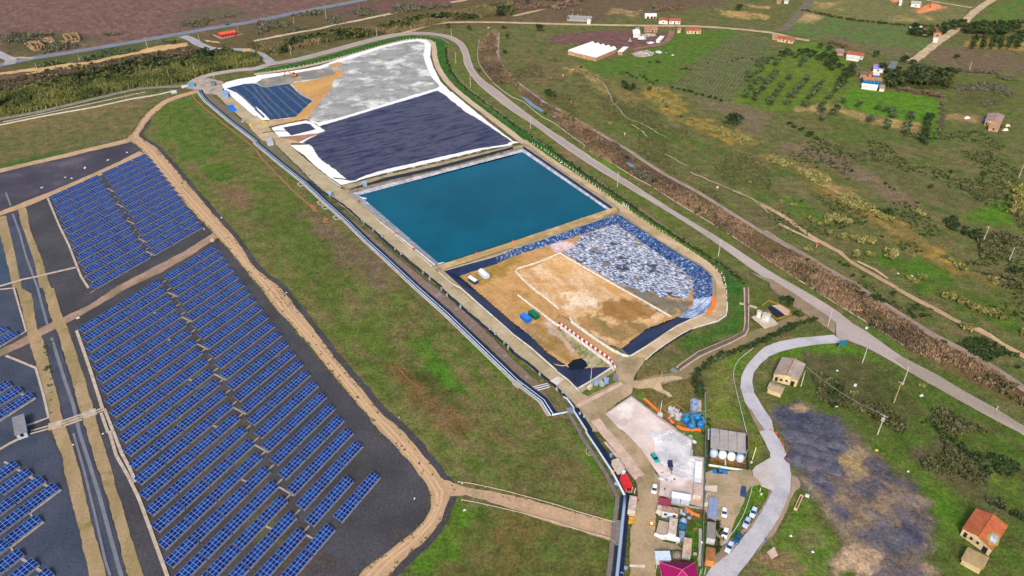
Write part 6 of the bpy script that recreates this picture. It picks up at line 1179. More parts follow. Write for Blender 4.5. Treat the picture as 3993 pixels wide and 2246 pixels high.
mb = MB(); mb.tube([p + Vector((0, 0, .5)) for p in smooth_line(Q('e: 400,255 388,205 420,170 480,160'), .6)], .28, 8); tag(mb.build('white_bag', w_grey), 'white bulging bag curved beside the concrete pad', 'bag')
mb = MB(); mb.tube([p + Vector((0, 0, .5)) for p in Q('e: 385,340 355,410')], .4, 8); mb.tube([p + Vector((0, 0, .5)) for p in Q('e: 355,410 395,420 428,340')], .4, 8); tag(mb.build('white_bag', w_beige), 'cream forked bag on the bush by the fence', 'bag')
ce, hd, l, w_ = rect('e: 2365,140 2432,178 2300,462 2238,430', .8); t = empty('concrete_trough', ce, hd, 'cream rectangular trough filled with brown soil on the grass', 'trough')
mb = MB(); mb.box(-l / 2, l / 2, -w_ / 2, -w_ / 2 + .22, 0, .8); mb.box(-l / 2, l / 2, w_ / 2 - .22, w_ / 2, 0, .8); mb.box(-l / 2, -l / 2 + .25, -w_ / 2 + .22, w_ / 2 - .22, 0, .8); mb.box(l / 2 - .25, l / 2, -w_ / 2 + .22, w_ / 2 - .22, 0, .8); mb.build('rim', colour('trough_cream', S(226, 196, 152), S(206, 176, 136), .6), t); mb = MB(); mb.box(-l / 2 + .25, l / 2 - .25, -w_ / 2 + .22, w_ / 2 - .22, 0, .45); mb.build('soil', colour('soil_brown', S(112, 92, 74), S(90, 76, 64), .8), t)
mb = MB(); b = A('e', 2505, 195); mb.box(-.6, .6, -.4, .4, 0, .7); mb.box(-.3, .5, -.6, -.4, .2, .5); tag(mb.build('white_basin', w_grey, None, b, R(-30)), 'white discarded basin beside the trough', 'basin')
mb = MB(); b = A('e', 1645, 1110); mb.box(-.35, .35, -.3, .3, 0, .6); mb.box(-.2, .3, -.2, .2, .6, .75); tag(mb.build('blue_box', colour('small_blue', S(92, 110, 170)), None, b, .4), 'small blue white box on the verge across the access road', 'box')
# containers and tents standing on the pit floor
def pit_box(text, z, name, label, cat, c1, c2, ridge=False):
    ce, hd, l, w_ = rect(text, PZ + z); t = empty(name, Vector((ce.x, ce.y, PZ)), hd, label, cat)
    mb = MB(); mb.box(-l / 2, l / 2, -w_ / 2, w_ / 2, .1, z)
    for k in range(int(l / .5)):
        x = -l / 2 + .25 + k * .5
        for s in (-1, 1): mb.box(x - .08, x + .08, s * w_ / 2 - .03, s * w_ / 2 + .05, .2, z - .15)
    mb.build('wall', c1, t); mb = MB()
    if ridge:
        for s in (-1, 1): mb.face([(-l / 2 - .1, 0, z + .6), (l / 2 + .1, 0, z + .6), (l / 2 + .1, s * (w_ / 2 + .1), z - .05), (-l / 2 - .1, s * (w_ / 2 + .1), z - .05)])
        mb.face([(-l / 2, -w_ / 2, z), (-l / 2, w_ / 2, z), (-l / 2, 0, z + .58)]); mb.face([(l / 2, -w_ / 2, z), (l / 2, 0, z + .58), (l / 2, w_ / 2, z)])
    else:
        mb.box(-l / 2 - .03, l / 2 + .03, -w_ / 2 - .06, w_ / 2 + .06, z, z + .08)
        for k in range(8): x = -l / 2 + (k + .5) * l / 8; mb.box(x - .1, x + .1, -w_ / 2 + .1, w_ / 2 - .1, z + .08, z + .14)
    mb.build('roof', c2, t); return t
pit_box('22: 68,258 118,245 190,300 140,318', 2.3, 'shipping_container', 'blue container standing on the ochre pit floor', 'container', colour('cont_blue', S(34, 112, 206), S(28, 96, 184), .8), colour('cont_blue_roof', S(48, 132, 226), rough=.5))
pit_box('22: 150,225 200,215 272,265 222,285', 2.3, 'shipping_container', 'green container standing beside the blue one in the pit', 'container', colour('cont_green', S(10, 104, 78), S(8, 88, 66), .8), colour('cont_green_roof', S(14, 122, 88), rough=.5))
pit_box('11: 2125,1335 2165,1325 2230,1365 2190,1382', 2.2, 'white_tent', 'white and navy tent in the pit corner, the nearer one', 'tent', colour('tent_navy', S(52, 66, 110)), colour('tent_white', S(244, 246, 250)), True)
pit_box('11: 2228,1265 2280,1255 2342,1310 2292,1325', 2.2, 'white_tent', 'white tent in the pit corner, the farther one', 'tent', colour('tent_side', S(196, 212, 232)), colour('tent_white', S(244, 246, 250)), True)
mb = MB(); mb.ribbon([A('11', 2345, 1325, PZ), A('11', 2470, 1448, PZ), A('12', 2535, 20, PZ)], .5, PZ, PZ + .4); tag(mb.build('white_pipe', w_grey), 'white pipe on the pit floor leading away from the tents', 'pipe')
mb = MB(); mb.tube([p + Vector((0, 0, .3)) for p in smooth_line(Q('22: 360,745 420,770 500,785 550,780', -1.6), 1)], .14, 6); tag(mb.build('hose', colour('hose_yellow', S(206, 196, 140))), 'pale yellow hose hanging down the dark slope to the pool', 'hose')
mb = MB(); b = A('22', 820, 805); mb.lathe([(.05, 0), (.3, .1), (.3, .5), (.05, .6)], 8); tag(mb.build('buoy', mat('buoy_red', S(214, 48, 50)), None, b), 'red white float on the rim above the black pool', 'float')
mb = MB(); b = A('22', 468, 398, -2.4); b.z = -2.4; mb.lathe([(.05, 0), (.45, .2), (.45, .7), (.05, .9)], 8); tag(mb.build('buoy', mat('buoy_red', S(214, 48, 50)), None, b), 'red drum beside the head of the barrier row', 'drum')
# far corner machinery
for q, z, m, lb in (('00: 1895,830 1945,820 1950,850 1900,860', 2.0, colour('shed_blue', S(104, 158, 196), rough=.5), 'blue shed left of the far gate'), ('00: 2115,815 2150,808 2155,838 2120,845', 2.2, colour('shed_grey', S(120, 140, 146), S(90, 120, 120), 1), 'grey green hut right of the far gate'), ('00: 2225,910 2285,905 2290,960 2235,965', 2.2, m_tb, 'pale blue machine on the pad by the white liner corner'), ('00: 1820,862 1885,852 1890,868 1825,875', .8, w_grey, 'white low slab left of the far gate'), ('00: 1715,912 1770,905 1775,925 1720,930', .8, w_grey, 'white box on the long drain strip'), ('10: 95,1390 145,1375 170,1425 110,1440', 2.4, m_tg, 'grey cabin in the verge below the small slate basin'), ('10: 50,1218 85,1216 88,1230 55,1232', 1.0, colour('yellow_box', S(230, 190, 30)), 'yellow skip at the corner of the striped liner'), ('10: 92,1216 105,1215 108,1228 94,1229', 1.0, colour('yellow_box', S(230, 190, 30)), 'smaller yellow skip beside the first at the liner corner')):
    box('machine_box', q, z, m, lb, 'box')
mb = MB(); p4 = Q('00: 2280,1060 2330,1045 2380,1105 2330,1125'); ce, hd, l, w_ = rect('00: 2280,1060 2330,1045 2380,1105 2330,1125', .6); M = Matrix.Translation(ce) @ Matrix.Rotation(hd, 4, 'Z'); mb.box(-l / 2, l / 2, -w_ / 2, w_ / 2, 0, .5, 0, M); mb.box(-.6, .6, -w_ / 2 - .3, -w_ / 2, .1, .7, 0, M); tag(mb.build('blue_tarp', colour('tarp_blue', S(30, 128, 224), S(20, 104, 200), .6)), 'bright blue tarpaulin pile on the verge beside the service road', 'tarpaulin')
mb = MB(); b = A('00', 2445, 1230); mb.box(-1.2, 1.2, -.8, .8, 0, 1.2); mb.lathe([(.4, 1.2), (.4, 2)], 8); tag(mb.build('pump', m_valve, None, b, .5), 'grey pump unit on the verge below the blue tarpaulin', 'pump')
mb = MB(); b = A('00', 2515, 1265); mb.box(-.8, .8, -.8, .8, 0, .9); mb.box(-.5, .5, -.5, .5, .9, 1.2); tag(mb.build('skip', colour('yellow_box', S(230, 190, 30)), None, b, .3), 'small yellow box on the service road verge', 'box')
# excavator on the grey basin
b = A('10', 385, 775); t = empty('excavator', b, R(170), 'orange excavator with arm stretched to the left on the grey basin', 'excavator'); ex = colour('digger_orange', S(206, 134, 48), S(180, 108, 36), .8); dk = m_tyre
for s in (-1, 1): mb = MB(); mb.box(-2, 2, s * 1.1 - .35, s * 1.1 + .35, 0, .8); mb.build('track', dk, t)
mb = MB(); mb.box(-1.7, 1.5, -1.2, 1.2, .95, 2.1); mb.box(-1.9, -.7, -1.1, 1.1, 2.1, 2.6); mb.build('body', ex, t); mb = MB(); mb.box(.2, 1.5, -1.2, -.1, 2.1, 3.1); mb.build('cab', m_glass, t)
mb = MB(); mb.tube([(1.2, .4, 1.8), (4.2, .4, 4.4), (6.8, .4, 3.6)], .35, 6); mb.build('boom', ex, t); mb = MB(); mb.tube([(6.8, .4, 3.6), (8.0, .4, .9)], .28, 6); mb.build('stick', ex, t); mb = MB(); mb.box(7.4, 8.5, -.2, 1.0, .1, .9); mb.build('bucket', dk, t)
# dark drilling machine and junk in the yard
b = A('b', 1412, 335); t = empty('small_loader', b, R(-92), 'navy loader with a rusty arm standing on the ash yard', 'loader'); mb = MB(); mb.box(-.9, 1.0, -.75, .75, .5, 1.3); mb.box(-1.0, -.3, -.7, .7, 1.3, 1.9); mb.build('body', colour('loader_navy', S(40, 50, 92)), t)
for sx in (-.7, .7):
    for sy in (-.75, .75): mb = MB(); mb.tube([(sx, sy - .12, .4), (sx, sy + .12, .4)], .4, 12); mb.build('wheel', m_tyre, t)
mb = MB(); mb.box(.9, 2.2, -.5, .5, .6, .95); mb.build('tray', colour('rusty_brown', S(132, 88, 66), S(100, 70, 56), 1), t); mb = MB(); mb.tube([(2.0, 0, .9), (4.4, 0, .6)], .12, 6); mb.build('arm', colour('rusty_brown', S(132, 88, 66)), t)
for x, y, s, h, m, rz, lb in ((1215, 640, (.5, 2.0), 1.3, w_grey, 80, 'white folded frame leaning at the left of the scrap corner'), (1330, 660, (.9, .9), .9, m_tb, 30, 'pale blue bag in the scrap corner of the yard'), (1390, 590, (.9, .5), 1.0, w_grey, -20, 'white curved shell behind the pale blue bag'), (1440, 690, (.75, .6), .8, colour('orange_bag', S(240, 142, 72)), 10, 'orange bag beside the dark drum in the yard'), (1505, 645, (.6, .6), .9, colour('drum_black', S(34, 40, 66)), 0, 'dark drum right of the orange bag'), (1270, 570, (.5, .9), .7, colour('rusty_brown', S(132, 88, 66)), 70, 'rusty scrap frame above the white folded frame'), (1292, 865, (.4, .4), 1.2, colour('drum_black', S(34, 40, 66)), 0, 'black drum with white lid near the white bench'), (1358, 940, (.35, 1.9), .8, w_grey, 2, 'long white bench rack beside the crimson roof')):  # black block by the bench stands in for an unclear, person-like figure
    b = A('b', x, y); mb = MB(); a, c_ = s; mb.prism([(-a / 2, -c_ / 2), (a / 2, -c_ / 2), (a * .6, 0), (a / 2, c_ / 2), (-a / 2, c_ / 2), (-a * .6, 0)], 0, h, top=[(-a * .35, -c_ * .4), (a * .35, -c_ * .4), (a * .4, 0), (a * .35, c_ * .4), (-a * .35, c_ * .4), (-a * .4, 0)]); tag(mb.build('yard_item', m, None, b, R(rz)), lb, lb.split(' ')[1] if False else 'yard item')
sheet('orange_debris', Q('b: 455,880 560,890 540,960 480,940'), colour('rust_soil', S(186, 132, 60), S(160, 110, 60), 1), .4)
mb = MB(); b = A('b', 175, 470); mb.box(-.8, .8, -.4, .4, 0, .7); mb.box(-.4, .4, -.3, .3, .7, .95); tag(mb.build('orange_sack', colour('orange_bag', S(240, 142, 72)), None, b, .2), 'orange sack left of the red tent by the pipe', 'sack')
mb = MB(); b = A('b', 705, 1100); mb.box(-.4, .4, -.5, .5, 0, .8); mb.lathe([(.2, .8), (.2, 1.1)], 8); tag(mb.build('extinguisher_box', mat('buoy_red', S(214, 48, 50)), None, b, .2), 'red box at the side of the long cream container', 'box')
# ---------------------------------------------------------------- cars
def car(key, x, y, ang, paint, label, L=3.9, W=1.72, H=1.48, hatch=True, pickup=False):
    b = A(key, x, y); t = empty('parked_car' if not pickup else 'pickup_truck', b, ang, label, 'car' if not pickup else 'pickup', 'parked cars'); hw = W / 2
    def hull(st, mb, tap=1.0):
        n = len(st); m0 = len(mb.v)
        for x_, z0, z1, w0, w1 in st: mb.v += [(x_, -w0, z0), (x_, w0, z0), (x_, w1, z1), (x_, -w1, z1)]
        for i in range(n - 1):
            for k in range(4): mb.f.append((m0 + i * 4 + k, m0 + i * 4 + (k + 1) % 4, m0 + i * 4 + 4 + (k + 1) % 4, m0 + i * 4 + 4 + k)); mb.m.append(0)
        mb.f.append((m0, m0 + 1, m0 + 2, m0 + 3)); mb.m.append(0); e = m0 + n * 4 - 4; mb.f.append((e + 3, e + 2, e + 1, e)); mb.m.append(0)
    l = L / 2
    mb = MB(); hull([(-l, .45, .78, hw * .82, hw * .78), (-l + .12, .28, .92, hw * .95, hw * .88), (-l * .55, .25, .96, hw, hw * .93), (l * .35, .25, .96, hw, hw * .93), (l * .62, .25, .92, hw, hw * .9), (l - .18, .28, .74, hw * .94, hw * .84), (l, .42, .62, hw * .78, hw * .7)], mb)
    if pickup: mb.box(-l + .15, -l * .32, -hw * .72, hw * .72, .961, .99)
    mb.build('body', paint, t)
    x0, x1 = (-l + .12, l * .38) if not pickup else (-l * .30, l * .40)
    mb = MB(); hull([(x0, .95, .98, hw * .86, hw * .84), (x0 + .28, .95, H - .08, hw * .88, hw * .70), (x1 - .75, .95, H - .06, hw * .88, hw * .70), (x1, .95, .97, hw * .86, hw * .82)], mb); mb.build('glass', m_glass, t)
    mb = MB(); hull([(x0 + .26, H - .09, H - .03, hw * .74, hw * .66), (x0 + .6, H - .09, H, hw * .74, hw * .68), (x1 - 1.0, H - .09, H, hw * .74, hw * .68), (x1 - .72, H - .09, H - .03, hw * .74, hw * .66)], mb); mb.build('roof', paint, t)
    for sx in (-l * .62, l * .62):
        for sy in (-1, 1):
            mb = MB(); mb.tube([(sx, sy * (hw - .2), .31), (sx, sy * (hw + .01), .31)], .31, 14); wh = mb.build('wheel', m_tyre, t); mb = MB(); mb.tube([(sx, sy * (hw + .01), .31), (sx, sy * (hw + .025), .31)], .18, 10); mb.build('rim', m_steel, wh)
    for sy in (-1, 1):
        mb = MB(); mb.box(l - .2, l - .06, sy * hw * .62 - .16, sy * hw * .62 + .16, .6, .72); mb.build('headlight', colour('lamp_clear', S(240, 244, 250), rough=.2), t)
        mb = MB(); mb.box(-l - .0, -l + .1, sy * hw * .66 - .12, sy * hw * .66 + .12, .72, .9); mb.build('tail_light', colour('lamp_red', S(170, 24, 30), rough=.3), t)
        mb = MB(); y0, y1 = sorted((sy * hw * .95, sy * hw * 1.1)); mb.box(x1 - .42, x1 - .25, y0, y1, .95, 1.08); mb.build('mirror', paint, t)
    return t
pw = colour('paint_white', S(246, 248, 250), rough=.3, spec=.5); pb = colour('paint_dark_blue', S(40, 78, 128), rough=.25, spec=.5); plb = colour('paint_ice_blue', S(200, 222, 246), rough=.3, spec=.5); pt = colour('paint_teal', S(24, 88, 122), rough=.25, spec=.5); pg = colour('paint_turquoise', S(24, 176, 172), rough=.35); pbl = colour('paint_blue', S(50, 128, 186), rough=.3)
pls = colour('paint_silver_blue', S(186, 198, 224), rough=.3, spec=.5)
def ang(key, a, b):
    p, q = A(key, *a), A(key, *b); return math.atan2(q.y - p.y, q.x - p.x)
car('e', 765, 570, ang('e', (765, 500), (765, 650)), pw, 'white hatchback parked upright in the middle of the car park', L=3.7, W=1.66); car('e', 785, 1000, ang('e', (820, 900), (760, 1090)), pw, 'white hatchback at the lower end of the car park beside the hedge')
car('e', 1375, 555, ang('e', (1420, 440), (1340, 640)), plb, 'ice blue car, uppermost of the row parked on the verge'); car('e', 1235, 770, ang('e', (1290, 650), (1190, 860)), pls, 'silver blue car, second from the top on the verge')
car('e', 1045, 1100, ang('e', (1100, 980), (990, 1190)), pt, 'dark teal car parked between two pale cars on the verge'); car('e', 875, 1285, ang('e', (920, 1180), (820, 1360)), plb, 'ice blue car at the lower end of the verge row')
car('e', 1163, 135, ang('e', (1175, 20), (1150, 230)), pb, 'dark blue estate car parked at the right of the car park', L=4.2); car('d', 845, 1400, ang('d', (1000, 1410), (690, 1390)), pbl, 'blue pickup parked sideways below the covered basin', L=4.9, W=1.8, H=1.7, pickup=True)
car('b', 1068, 865, ang('b', (1085, 770), (1055, 950)), pw, 'white hatchback standing on the gravel road in the compound', L=3.8); car('b', 1085, 190, ang('b', (1030, 110), (1140, 260)), pg, 'turquoise van at the edge of the pale yard', L=4.0, H=1.6)
car('00', 2290, 252, ang('00', (2250, 260), (2330, 240)), colour('paint_green_blue', S(40, 110, 130), rough=.3), 'teal car driving on the far grey highway', L=4.4)
# ---------------------------------------------------------------- black ash field
sheet('concrete_pad', Q('33: -10,1230 60,1175 100,1260 40,1300'), m_pink, .2)
m_ashdark = mat('dark_ash', S(72, 75, 92), S(104, 100, 108), .35, fine=.35, fs=1.6)
for i, (x, y, r, h) in enumerate(((270, 40, 3.8, 1.5), (400, 60, 3.6, 1.4), (330, 180, 3.4, 1.4), (430, 200, 3.6, 1.6), (290, 270, 4.0, 1.6), (520, 130, 3.2, 1.3), (600, 250, 3.8, 1.2), (420, 300, 3.6, 1.2), (560, 320, 3.2, 1.0), (520, 460, 2.4, .8), (700, 120, 3.2, 1.0), (660, 370, 3.0, .9))):
    c = A('33', x, y); mb = MB(); n = 16; prof = [(1, 0), (.86, .3), (.66, .62), (.4, .88), (.16, 1)]
    for j, (f, g) in enumerate(prof):
        for k in range(n):
            a = 2 * PI * k / n; w = 1 + .16 * math.sin(3 * a + i) + random.uniform(-.06, .06); mb.v.append((r * f * w * math.cos(a), r * f * w * math.sin(a), h * .6 * g + random.uniform(-.05, .05) * (j > 0)))
    mb.v.append((0, 0, h * .62))
    for j in range(len(prof) - 1):
        for k in range(n): mb.f.append((j * n + k, j * n + (k + 1) % n, (j + 1) * n + (k + 1) % n, (j + 1) * n + k)); mb.m.append(0)
    for k in range(n): mb.f.append(((len(prof) - 1) * n + k, (len(prof) - 1) * n + (k + 1) % n, len(prof) * n)); mb.m.append(0)
    tag(mb.build('ash_heap', m_ashdark, None, (c.x, c.y, 0), smooth=True), 'rounded blue black ash heap at the upper left of the ash field', 'ash heap', 'ash heaps')
mb = MB()
for x, y in ((30, -10), (85, 20), (120, 78), (150, 142), (180, 215), (205, 285)):
    b = A('33', x, y); mb2 = MB(); mb2.lathe([(.3, 0), (.18, .5), (.05, .9)], 8); mb2.box(-.4, .4, -.05, .05, .5, .75); tag(mb2.build('traffic_cone', mat('cone_red', S(226, 84, 60)), None, b), 'small orange red cone along the edge between access road and ash field', 'cone', 'cones beside the ash field')
for i, (k, x, y, s, c) in enumerate((('33', 1095, 185, .5, S(236, 206, 60)), ('33', 1413, 398, .35, S(240, 240, 230)), ('32', 690, 1185, .5, S(240, 200, 190)), ('32', 700, 828, .4, S(240, 240, 240)), ('33', 235, 1045, .4, S(240, 240, 240)), ('33', 455, 1205, .4, S(240, 240, 240)))):
    mb = MB(); mb.prism([(-s, -s), (s, -s * .6), (s * .6, s), (-s * .8, s * .7)], 0, s * .8, top=[(-s * .5, -s * .5), (s * .4, -s * .3), (s * .2, s * .4), (-s * .3, s * .3)]); tag(mb.build('litter', mat('litter_%d' % i, c), None, A(k, x, y)), ['yellow marker cube on grass above the ash field', 'white scrap at the right rim of the ash field', 'pinkish white scrap on the big dark bush', 'white scrap in the bushes beside the ruined house', 'white scrap on the grass left of the ash field', 'white scrap on the lower grass island'][i], 'litter')
# ---------------------------------------------------------------- houses
m_cream = mat('wall_cream', S(226, 206, 162), S(196, 172, 128), .5, fine=.1, c3=S(170, 140, 100), s3=.4, lo3=.56, hi3=.7)
m_whitew = mat('wall_whitewash', S(240, 236, 228), S(220, 212, 200), .5, fine=.05); m_brickw = mat('wall_brick_tan', S(196, 158, 124), S(170, 132, 102), .5, fine=.14)
m_tile = mat('roof_terracotta', S(196, 108, 66), S(168, 88, 56), .5, fine=.16, fs=2, c3=S(150, 110, 60), s3=.35, lo3=.58, hi3=.66)
m_tile2 = mat('roof_red', S(186, 100, 82), S(160, 84, 70), .4, fine=.14); m_greyroof = mat('roof_grey_brown', S(150, 140, 132), S(176, 160, 144), .4, fine=.2, c3=S(178, 108, 70), s3=.16, lo3=.56, hi3=.62)
def house(text, eave, rise, name, label, m_w, m_r, windows=3, door=True, gable=True, cat='house', chimney=False, shed=False):
    """rectangle of eave corners as seen; the ridge runs along the long side"""
    ce, hd, l, w_ = rect(text, eave); t = empty(name, ce, hd, label, cat); x, y = l / 2 - .25, w_ / 2 - .25
    mb = MB(); mb.v += [(-x, -y, 0), (x, -y, 0), (x, y, 0), (-x, y, 0), (-x, -y, eave), (x, -y, eave), (x, y, eave), (-x, y, eave)]
    for q in ((0, 1, 5, 4), (1, 2, 6, 5), (2, 3, 7, 6), (3, 0, 4, 7)): mb.f.append(q); mb.m.append(0)
    if gable and not shed:
        mb.face([(-x, -y, eave), (-x, 0, eave + rise * .9), (-x, y, eave)]); mb.face([(x, -y, eave), (x, y, eave), (x, 0, eave + rise * .9)])
    mb.build('wall', m_w, t)
    mb = MB(); X_, Y_ = l / 2 + .1, w_ / 2 + .1; e = eave - .05
    if shed:
        P_ = [(-X_, -Y_, e), (X_, -Y_, e), (X_, Y_, e + rise), (-X_, Y_, e + rise)]; mb.face(P_); mb.face([(a, b, c - .15) for a, b, c in P_[::-1]])
        for k in range(4): a, b = P_[k], P_[(k + 1) % 4]; mb.face([a, (a[0], a[1], a[2] - .15), (b[0], b[1], b[2] - .15), b])
    else:
        hp = 0 if gable else min(Y_, X_ * .8)
        r0, r1 = (-X_ + hp, 0, e + rise), (X_ - hp, 0, e + rise)
        for s in (-1, 1):
            q = [(-X_, s * Y_, e), (X_, s * Y_, e), r1, r0]; mb.face(q if s < 0 else q[::-1]); mb.face([(a, b, c - .16) for a, b, c in q])
        if not gable:
            mb.face([(-X_, -Y_, e), r0, (-X_, Y_, e)]); mb.face([(X_, -Y_, e), (X_, Y_, e), r1])
    rf = mb.build('roof', m_r, t)
    if not shed and gable: mb = MB(); mb.tube([(-X_, 0, e + rise + .02), (X_, 0, e + rise + .02)], .14, 6); mb.build('ridge_cap', m_r, rf)
    if chimney: mb = MB(); mb.box(l * .2 - .3, l * .2 + .3, .4, 1.0, eave, eave + rise + .9); mb.build('chimney', m_w, rf)
    v = (Matrix.Rotation(hd, 2) @ Vector((0, -1))); s = -1 if v.y < 0 else 1
    for k in range(windows):
        xx = -x + (k + .5) * 2 * x / windows
        if door and k == windows // 2:
            mb = MB(); y0, y1 = sorted((s * y, s * (y + .05))); mb.box(xx - .5, xx + .5, y0, y1, 0, 2.1); mb.build('door', m_dark, t); continue
        mb = MB(); y0, y1 = sorted((s * y, s * (y + .06))); mb.box(xx - .45, xx + .45, y0, y1, 1.0, 2.1); wn = mb.build('window', m_dark, t)
    ex = -1 if (Matrix.Rotation(hd, 2) @ Vector((-1, 0))).y < 0 else 1
    if windows > 1: mb = MB(); x0, x1 = sorted((ex * x, ex * (x + .05))); mb.box(x0, x1, -.5, .5, .9, 2.2); mb.build('window', m_dark, t)
    return t, l, w_
# the two derelict houses on the right
def gabled(tl, rt, rb, rl_, tr, br, eave, rise, label, m_w, m_r, holes=()):
    """eave corners: far left, far right, near right, near left (in photo), ridge from between the far pair to between the near pair"""
    P_ = [A(*tl, eave), A(*tr, eave), A(*br, eave), A(*rl_, eave)]; c = sum(P_, Vector()) / 4; c.z = 0; t = empty('derelict_house', c, 0, label, 'house')
    P_ = [p - c for p in P_]; a = (P_[0] + P_[1]) / 2 + Vector((0, 0, rise)); b = (P_[2] + P_[3]) / 2 + Vector((0, 0, rise))
    ins = lambda p: Vector((p.x * .95, p.y * .95, p.z)); g = lambda p: Vector((p.x * .95, p.y * .95, 0))
    mb = MB()
    for i in range(4): p, q = P_[i], P_[(i + 1) % 4]; mb.face((g(p), g(q), ins(q), ins(p)))
    mb.face((ins(P_[0]), ins(P_[1]), ins(a))); mb.face((ins(P_[2]), ins(P_[3]), ins(b))); w = mb.build('wall', m_w, t)
    mb = MB(); dn = Vector((0, 0, .2))
    for q in ((P_[0], a, b, P_[3]), (P_[1], P_[2], b, a)):
        mb.face(q); mb.face([p - dn for p in q]); 
        for i in range(4): mb.face((q[i], q[i] - dn, q[(i + 1) % 4] - dn, q[(i + 1) % 4]))
    r = mb.build('roof', m_r, t); mb = MB(); mb.tube([a + Vector((0, 0, .03)), b + Vector((0, 0, .03))], .16, 6); mb.build('ridge_cap', m_tile, r)
    # openings in the near gable and its left return
    p, q = P_[3] * .95, P_[2] * .95; n = Vector((-(q - p).y, (q - p).x, 0)).normalized()
    if n.y > 0: n = -n
    for f, wd, z0, z1, nm in ((.14, .9, .4, 2.2, 'window'), (.34, .8, 1.1, 2.1, 'window'), (.56, .8, 1.2, 2.1, 'window'), (.82, 1.3, 0, 2.2, 'door')):
        m = p.lerp(q, f); d = (q - p).normalized(); d.z = 0; mb = MB(); s0 = m - d * wd / 2 + n * .02; s1 = m + d * wd / 2 + n * .02
        mb.face([(s0.x, s0.y, z0), (s1.x, s1.y, z0), (s1.x, s1.y, z1), (s0.x, s0.y, z1)]); e = n * .05; mb.face([(s0.x + e.x, s0.y + e.y, z0), (s1.x + e.x, s1.y + e.y, z0), (s1.x + e.x, s1.y + e.y, z1), (s0.x + e.x, s0.y + e.y, z1)])
        mb.build(nm, m_dark, t)
    return t, a, b, P_, r
t, a, b, P_, r = gabled(('33', 2092, 768), 0, 0, ('33', 1955, 968), ('33', 2420, 942), ('33', 2262, 1190), 3.0, 1.2, 'derelict house with a bright orange tiled roof at the lower right', m_cream, m_tile)
m = (P_[1] * .30 + P_[2] * .42 + b * .28); mb = MB(); d = (P_[2] - P_[1]).normalized(); nrm = (P_[2] - P_[1]).cross(a - P_[1]).normalized(); nrm = nrm if nrm.z > 0 else -nrm; d2 = nrm.cross(d)
for rr, h, mm, nm in ((2.3, .05, mat('moss_ochre', S(150, 144, 72), S(176, 150, 80), .8, fine=.2), 'moss_patch'), (1.45, .16, mat('torn_sheet', S(206, 206, 210), S(150, 150, 160), .8), 'torn_sheet')):
    mb = MB(); q = [m + d * (rr * 1.3 * math.cos(k * PI / 7) * random.uniform(.8, 1.05)) + d2 * (rr * .75 * math.sin(k * PI / 7) * random.uniform(.8, 1.05)) + nrm * h for k in range(14)]; q2 = [p - nrm * .12 for p in q]; mb.face(q); mb.face(q2[::-1])
    for k in range(14): mb.face((q[k], q2[k], q2[(k + 1) % 14], q[(k + 1) % 14]))
    mb.build(nm, mm, r)
house('33: 2012,1158 2222,1272 2150,1395 1952,1272', 2.2, .5, 'outbuilding', 'low tan roofed shed joined to the front of the orange roofed house', m_cream, mat('roof_tan', S(186, 158, 112), S(166, 140, 100), .5, fine=.1), 0, False, shed=True, cat='shed')
t, a, b, P_, r = gabled(('32', 145, 690), 0, 0, ('32', 58, 862), ('32', 385, 762), ('32', 310, 925), 3.4, 1.1, 'derelict house with a mossy grey brown roof inside the road bend', m_cream, m_greyroof)
house('32: 28,935 178,985 145,1060 2,1005', 2.2, .6, 'outbuilding', 'small tan roofed shed in front of the grey roofed ruin', m_cream, mat('roof_tan2', S(176, 156, 130), S(160, 140, 116), .5, fine=.1), 0, False, cat='shed')
# house at the right edge of the upper meadow
t, a, b, P_, r = gabled(('30', 2215, 1135), 0, 0, ('30', 2185, 1210), ('30', 2385, 1160), ('30', 2345, 1240), 3.2, 1.2, 'small house with grey pink roof and lit tan gable at the right edge', m_brickw, mat('roof_pink_grey', S(172, 146, 134), S(150, 130, 124), .3, fine=.12))
house('30: 2230,1230 2345,1235 2320,1300 2225,1275', 2.2, .4, 'outbuilding', 'tan annex in front of the grey pink roofed house', m_brickw, m_brickw, 2, True, shed=True, cat='shed')
for k, x, y, c, lb in (('30', 2190, 1210, S(40, 130, 210), 'blue tank at the left of the grey pink roofed house'), ('30', 2410, 1270, S(240, 230, 210), 'cream wrecked car beside the grey pink roofed house'), ('30', 2390, 1310, S(236, 226, 214), 'second pale wreck below the cream one'), ('30', 2005, 1190, S(240, 234, 224), 'white boat shaped object on the dirt yard')):
    mb = MB(); mb.prism([(-1.8, -.8), (1.6, -.8), (2.1, 0), (1.6, .8), (-1.8, .8)], 0, .9, top=[(-1.4, -.6), (1.0, -.6), (1.3, 0), (1.0, .6), (-1.4, .6)]); mb.box(-.9, .5, -.5, .5, .9, 1.35); tag(mb.build('yard_object', mat('yard_obj_%d' % (x % 97), c), None, A(k, x, y), .2), lb, 'yard object')
# blue house group
house('30: 955,765 1145,775 1145,812 950,800', 3.6, .9, 'blue_house', 'bright blue house with an ochre roof beside the dark wood', mat('wall_blue', S(22, 136, 196), S(16, 118, 178), .5), mat('roof_ochre', S(190, 132, 86), S(168, 112, 76), .4, fine=.12), 5, True, chimney=True)
house('30: 948,835 1110,855 1105,880 945,860', 2.4, .2, 'terrace', 'white flat terrace below the bright blue house', m_whitew, mat('roof_white', S(236, 234, 232)), 0, False, shed=True, cat='terrace')
house('30: 1130,845 1180,855 1175,895 1128,880', 2.4, .2, 'outbuilding', 'pale hut at the lower right of the blue house', m_whitew, m_brickw, 0, False, shed=True, cat='shed')
house('30: 935,718 1010,722 1005,755 932,745', 3.0, .5, 'outbuilding', 'brown roofed wing at the upper left of the blue house', m_brickw, mat('roof_brown', S(140, 116, 106), S(120, 100, 92), .4), 0, False, cat='shed')
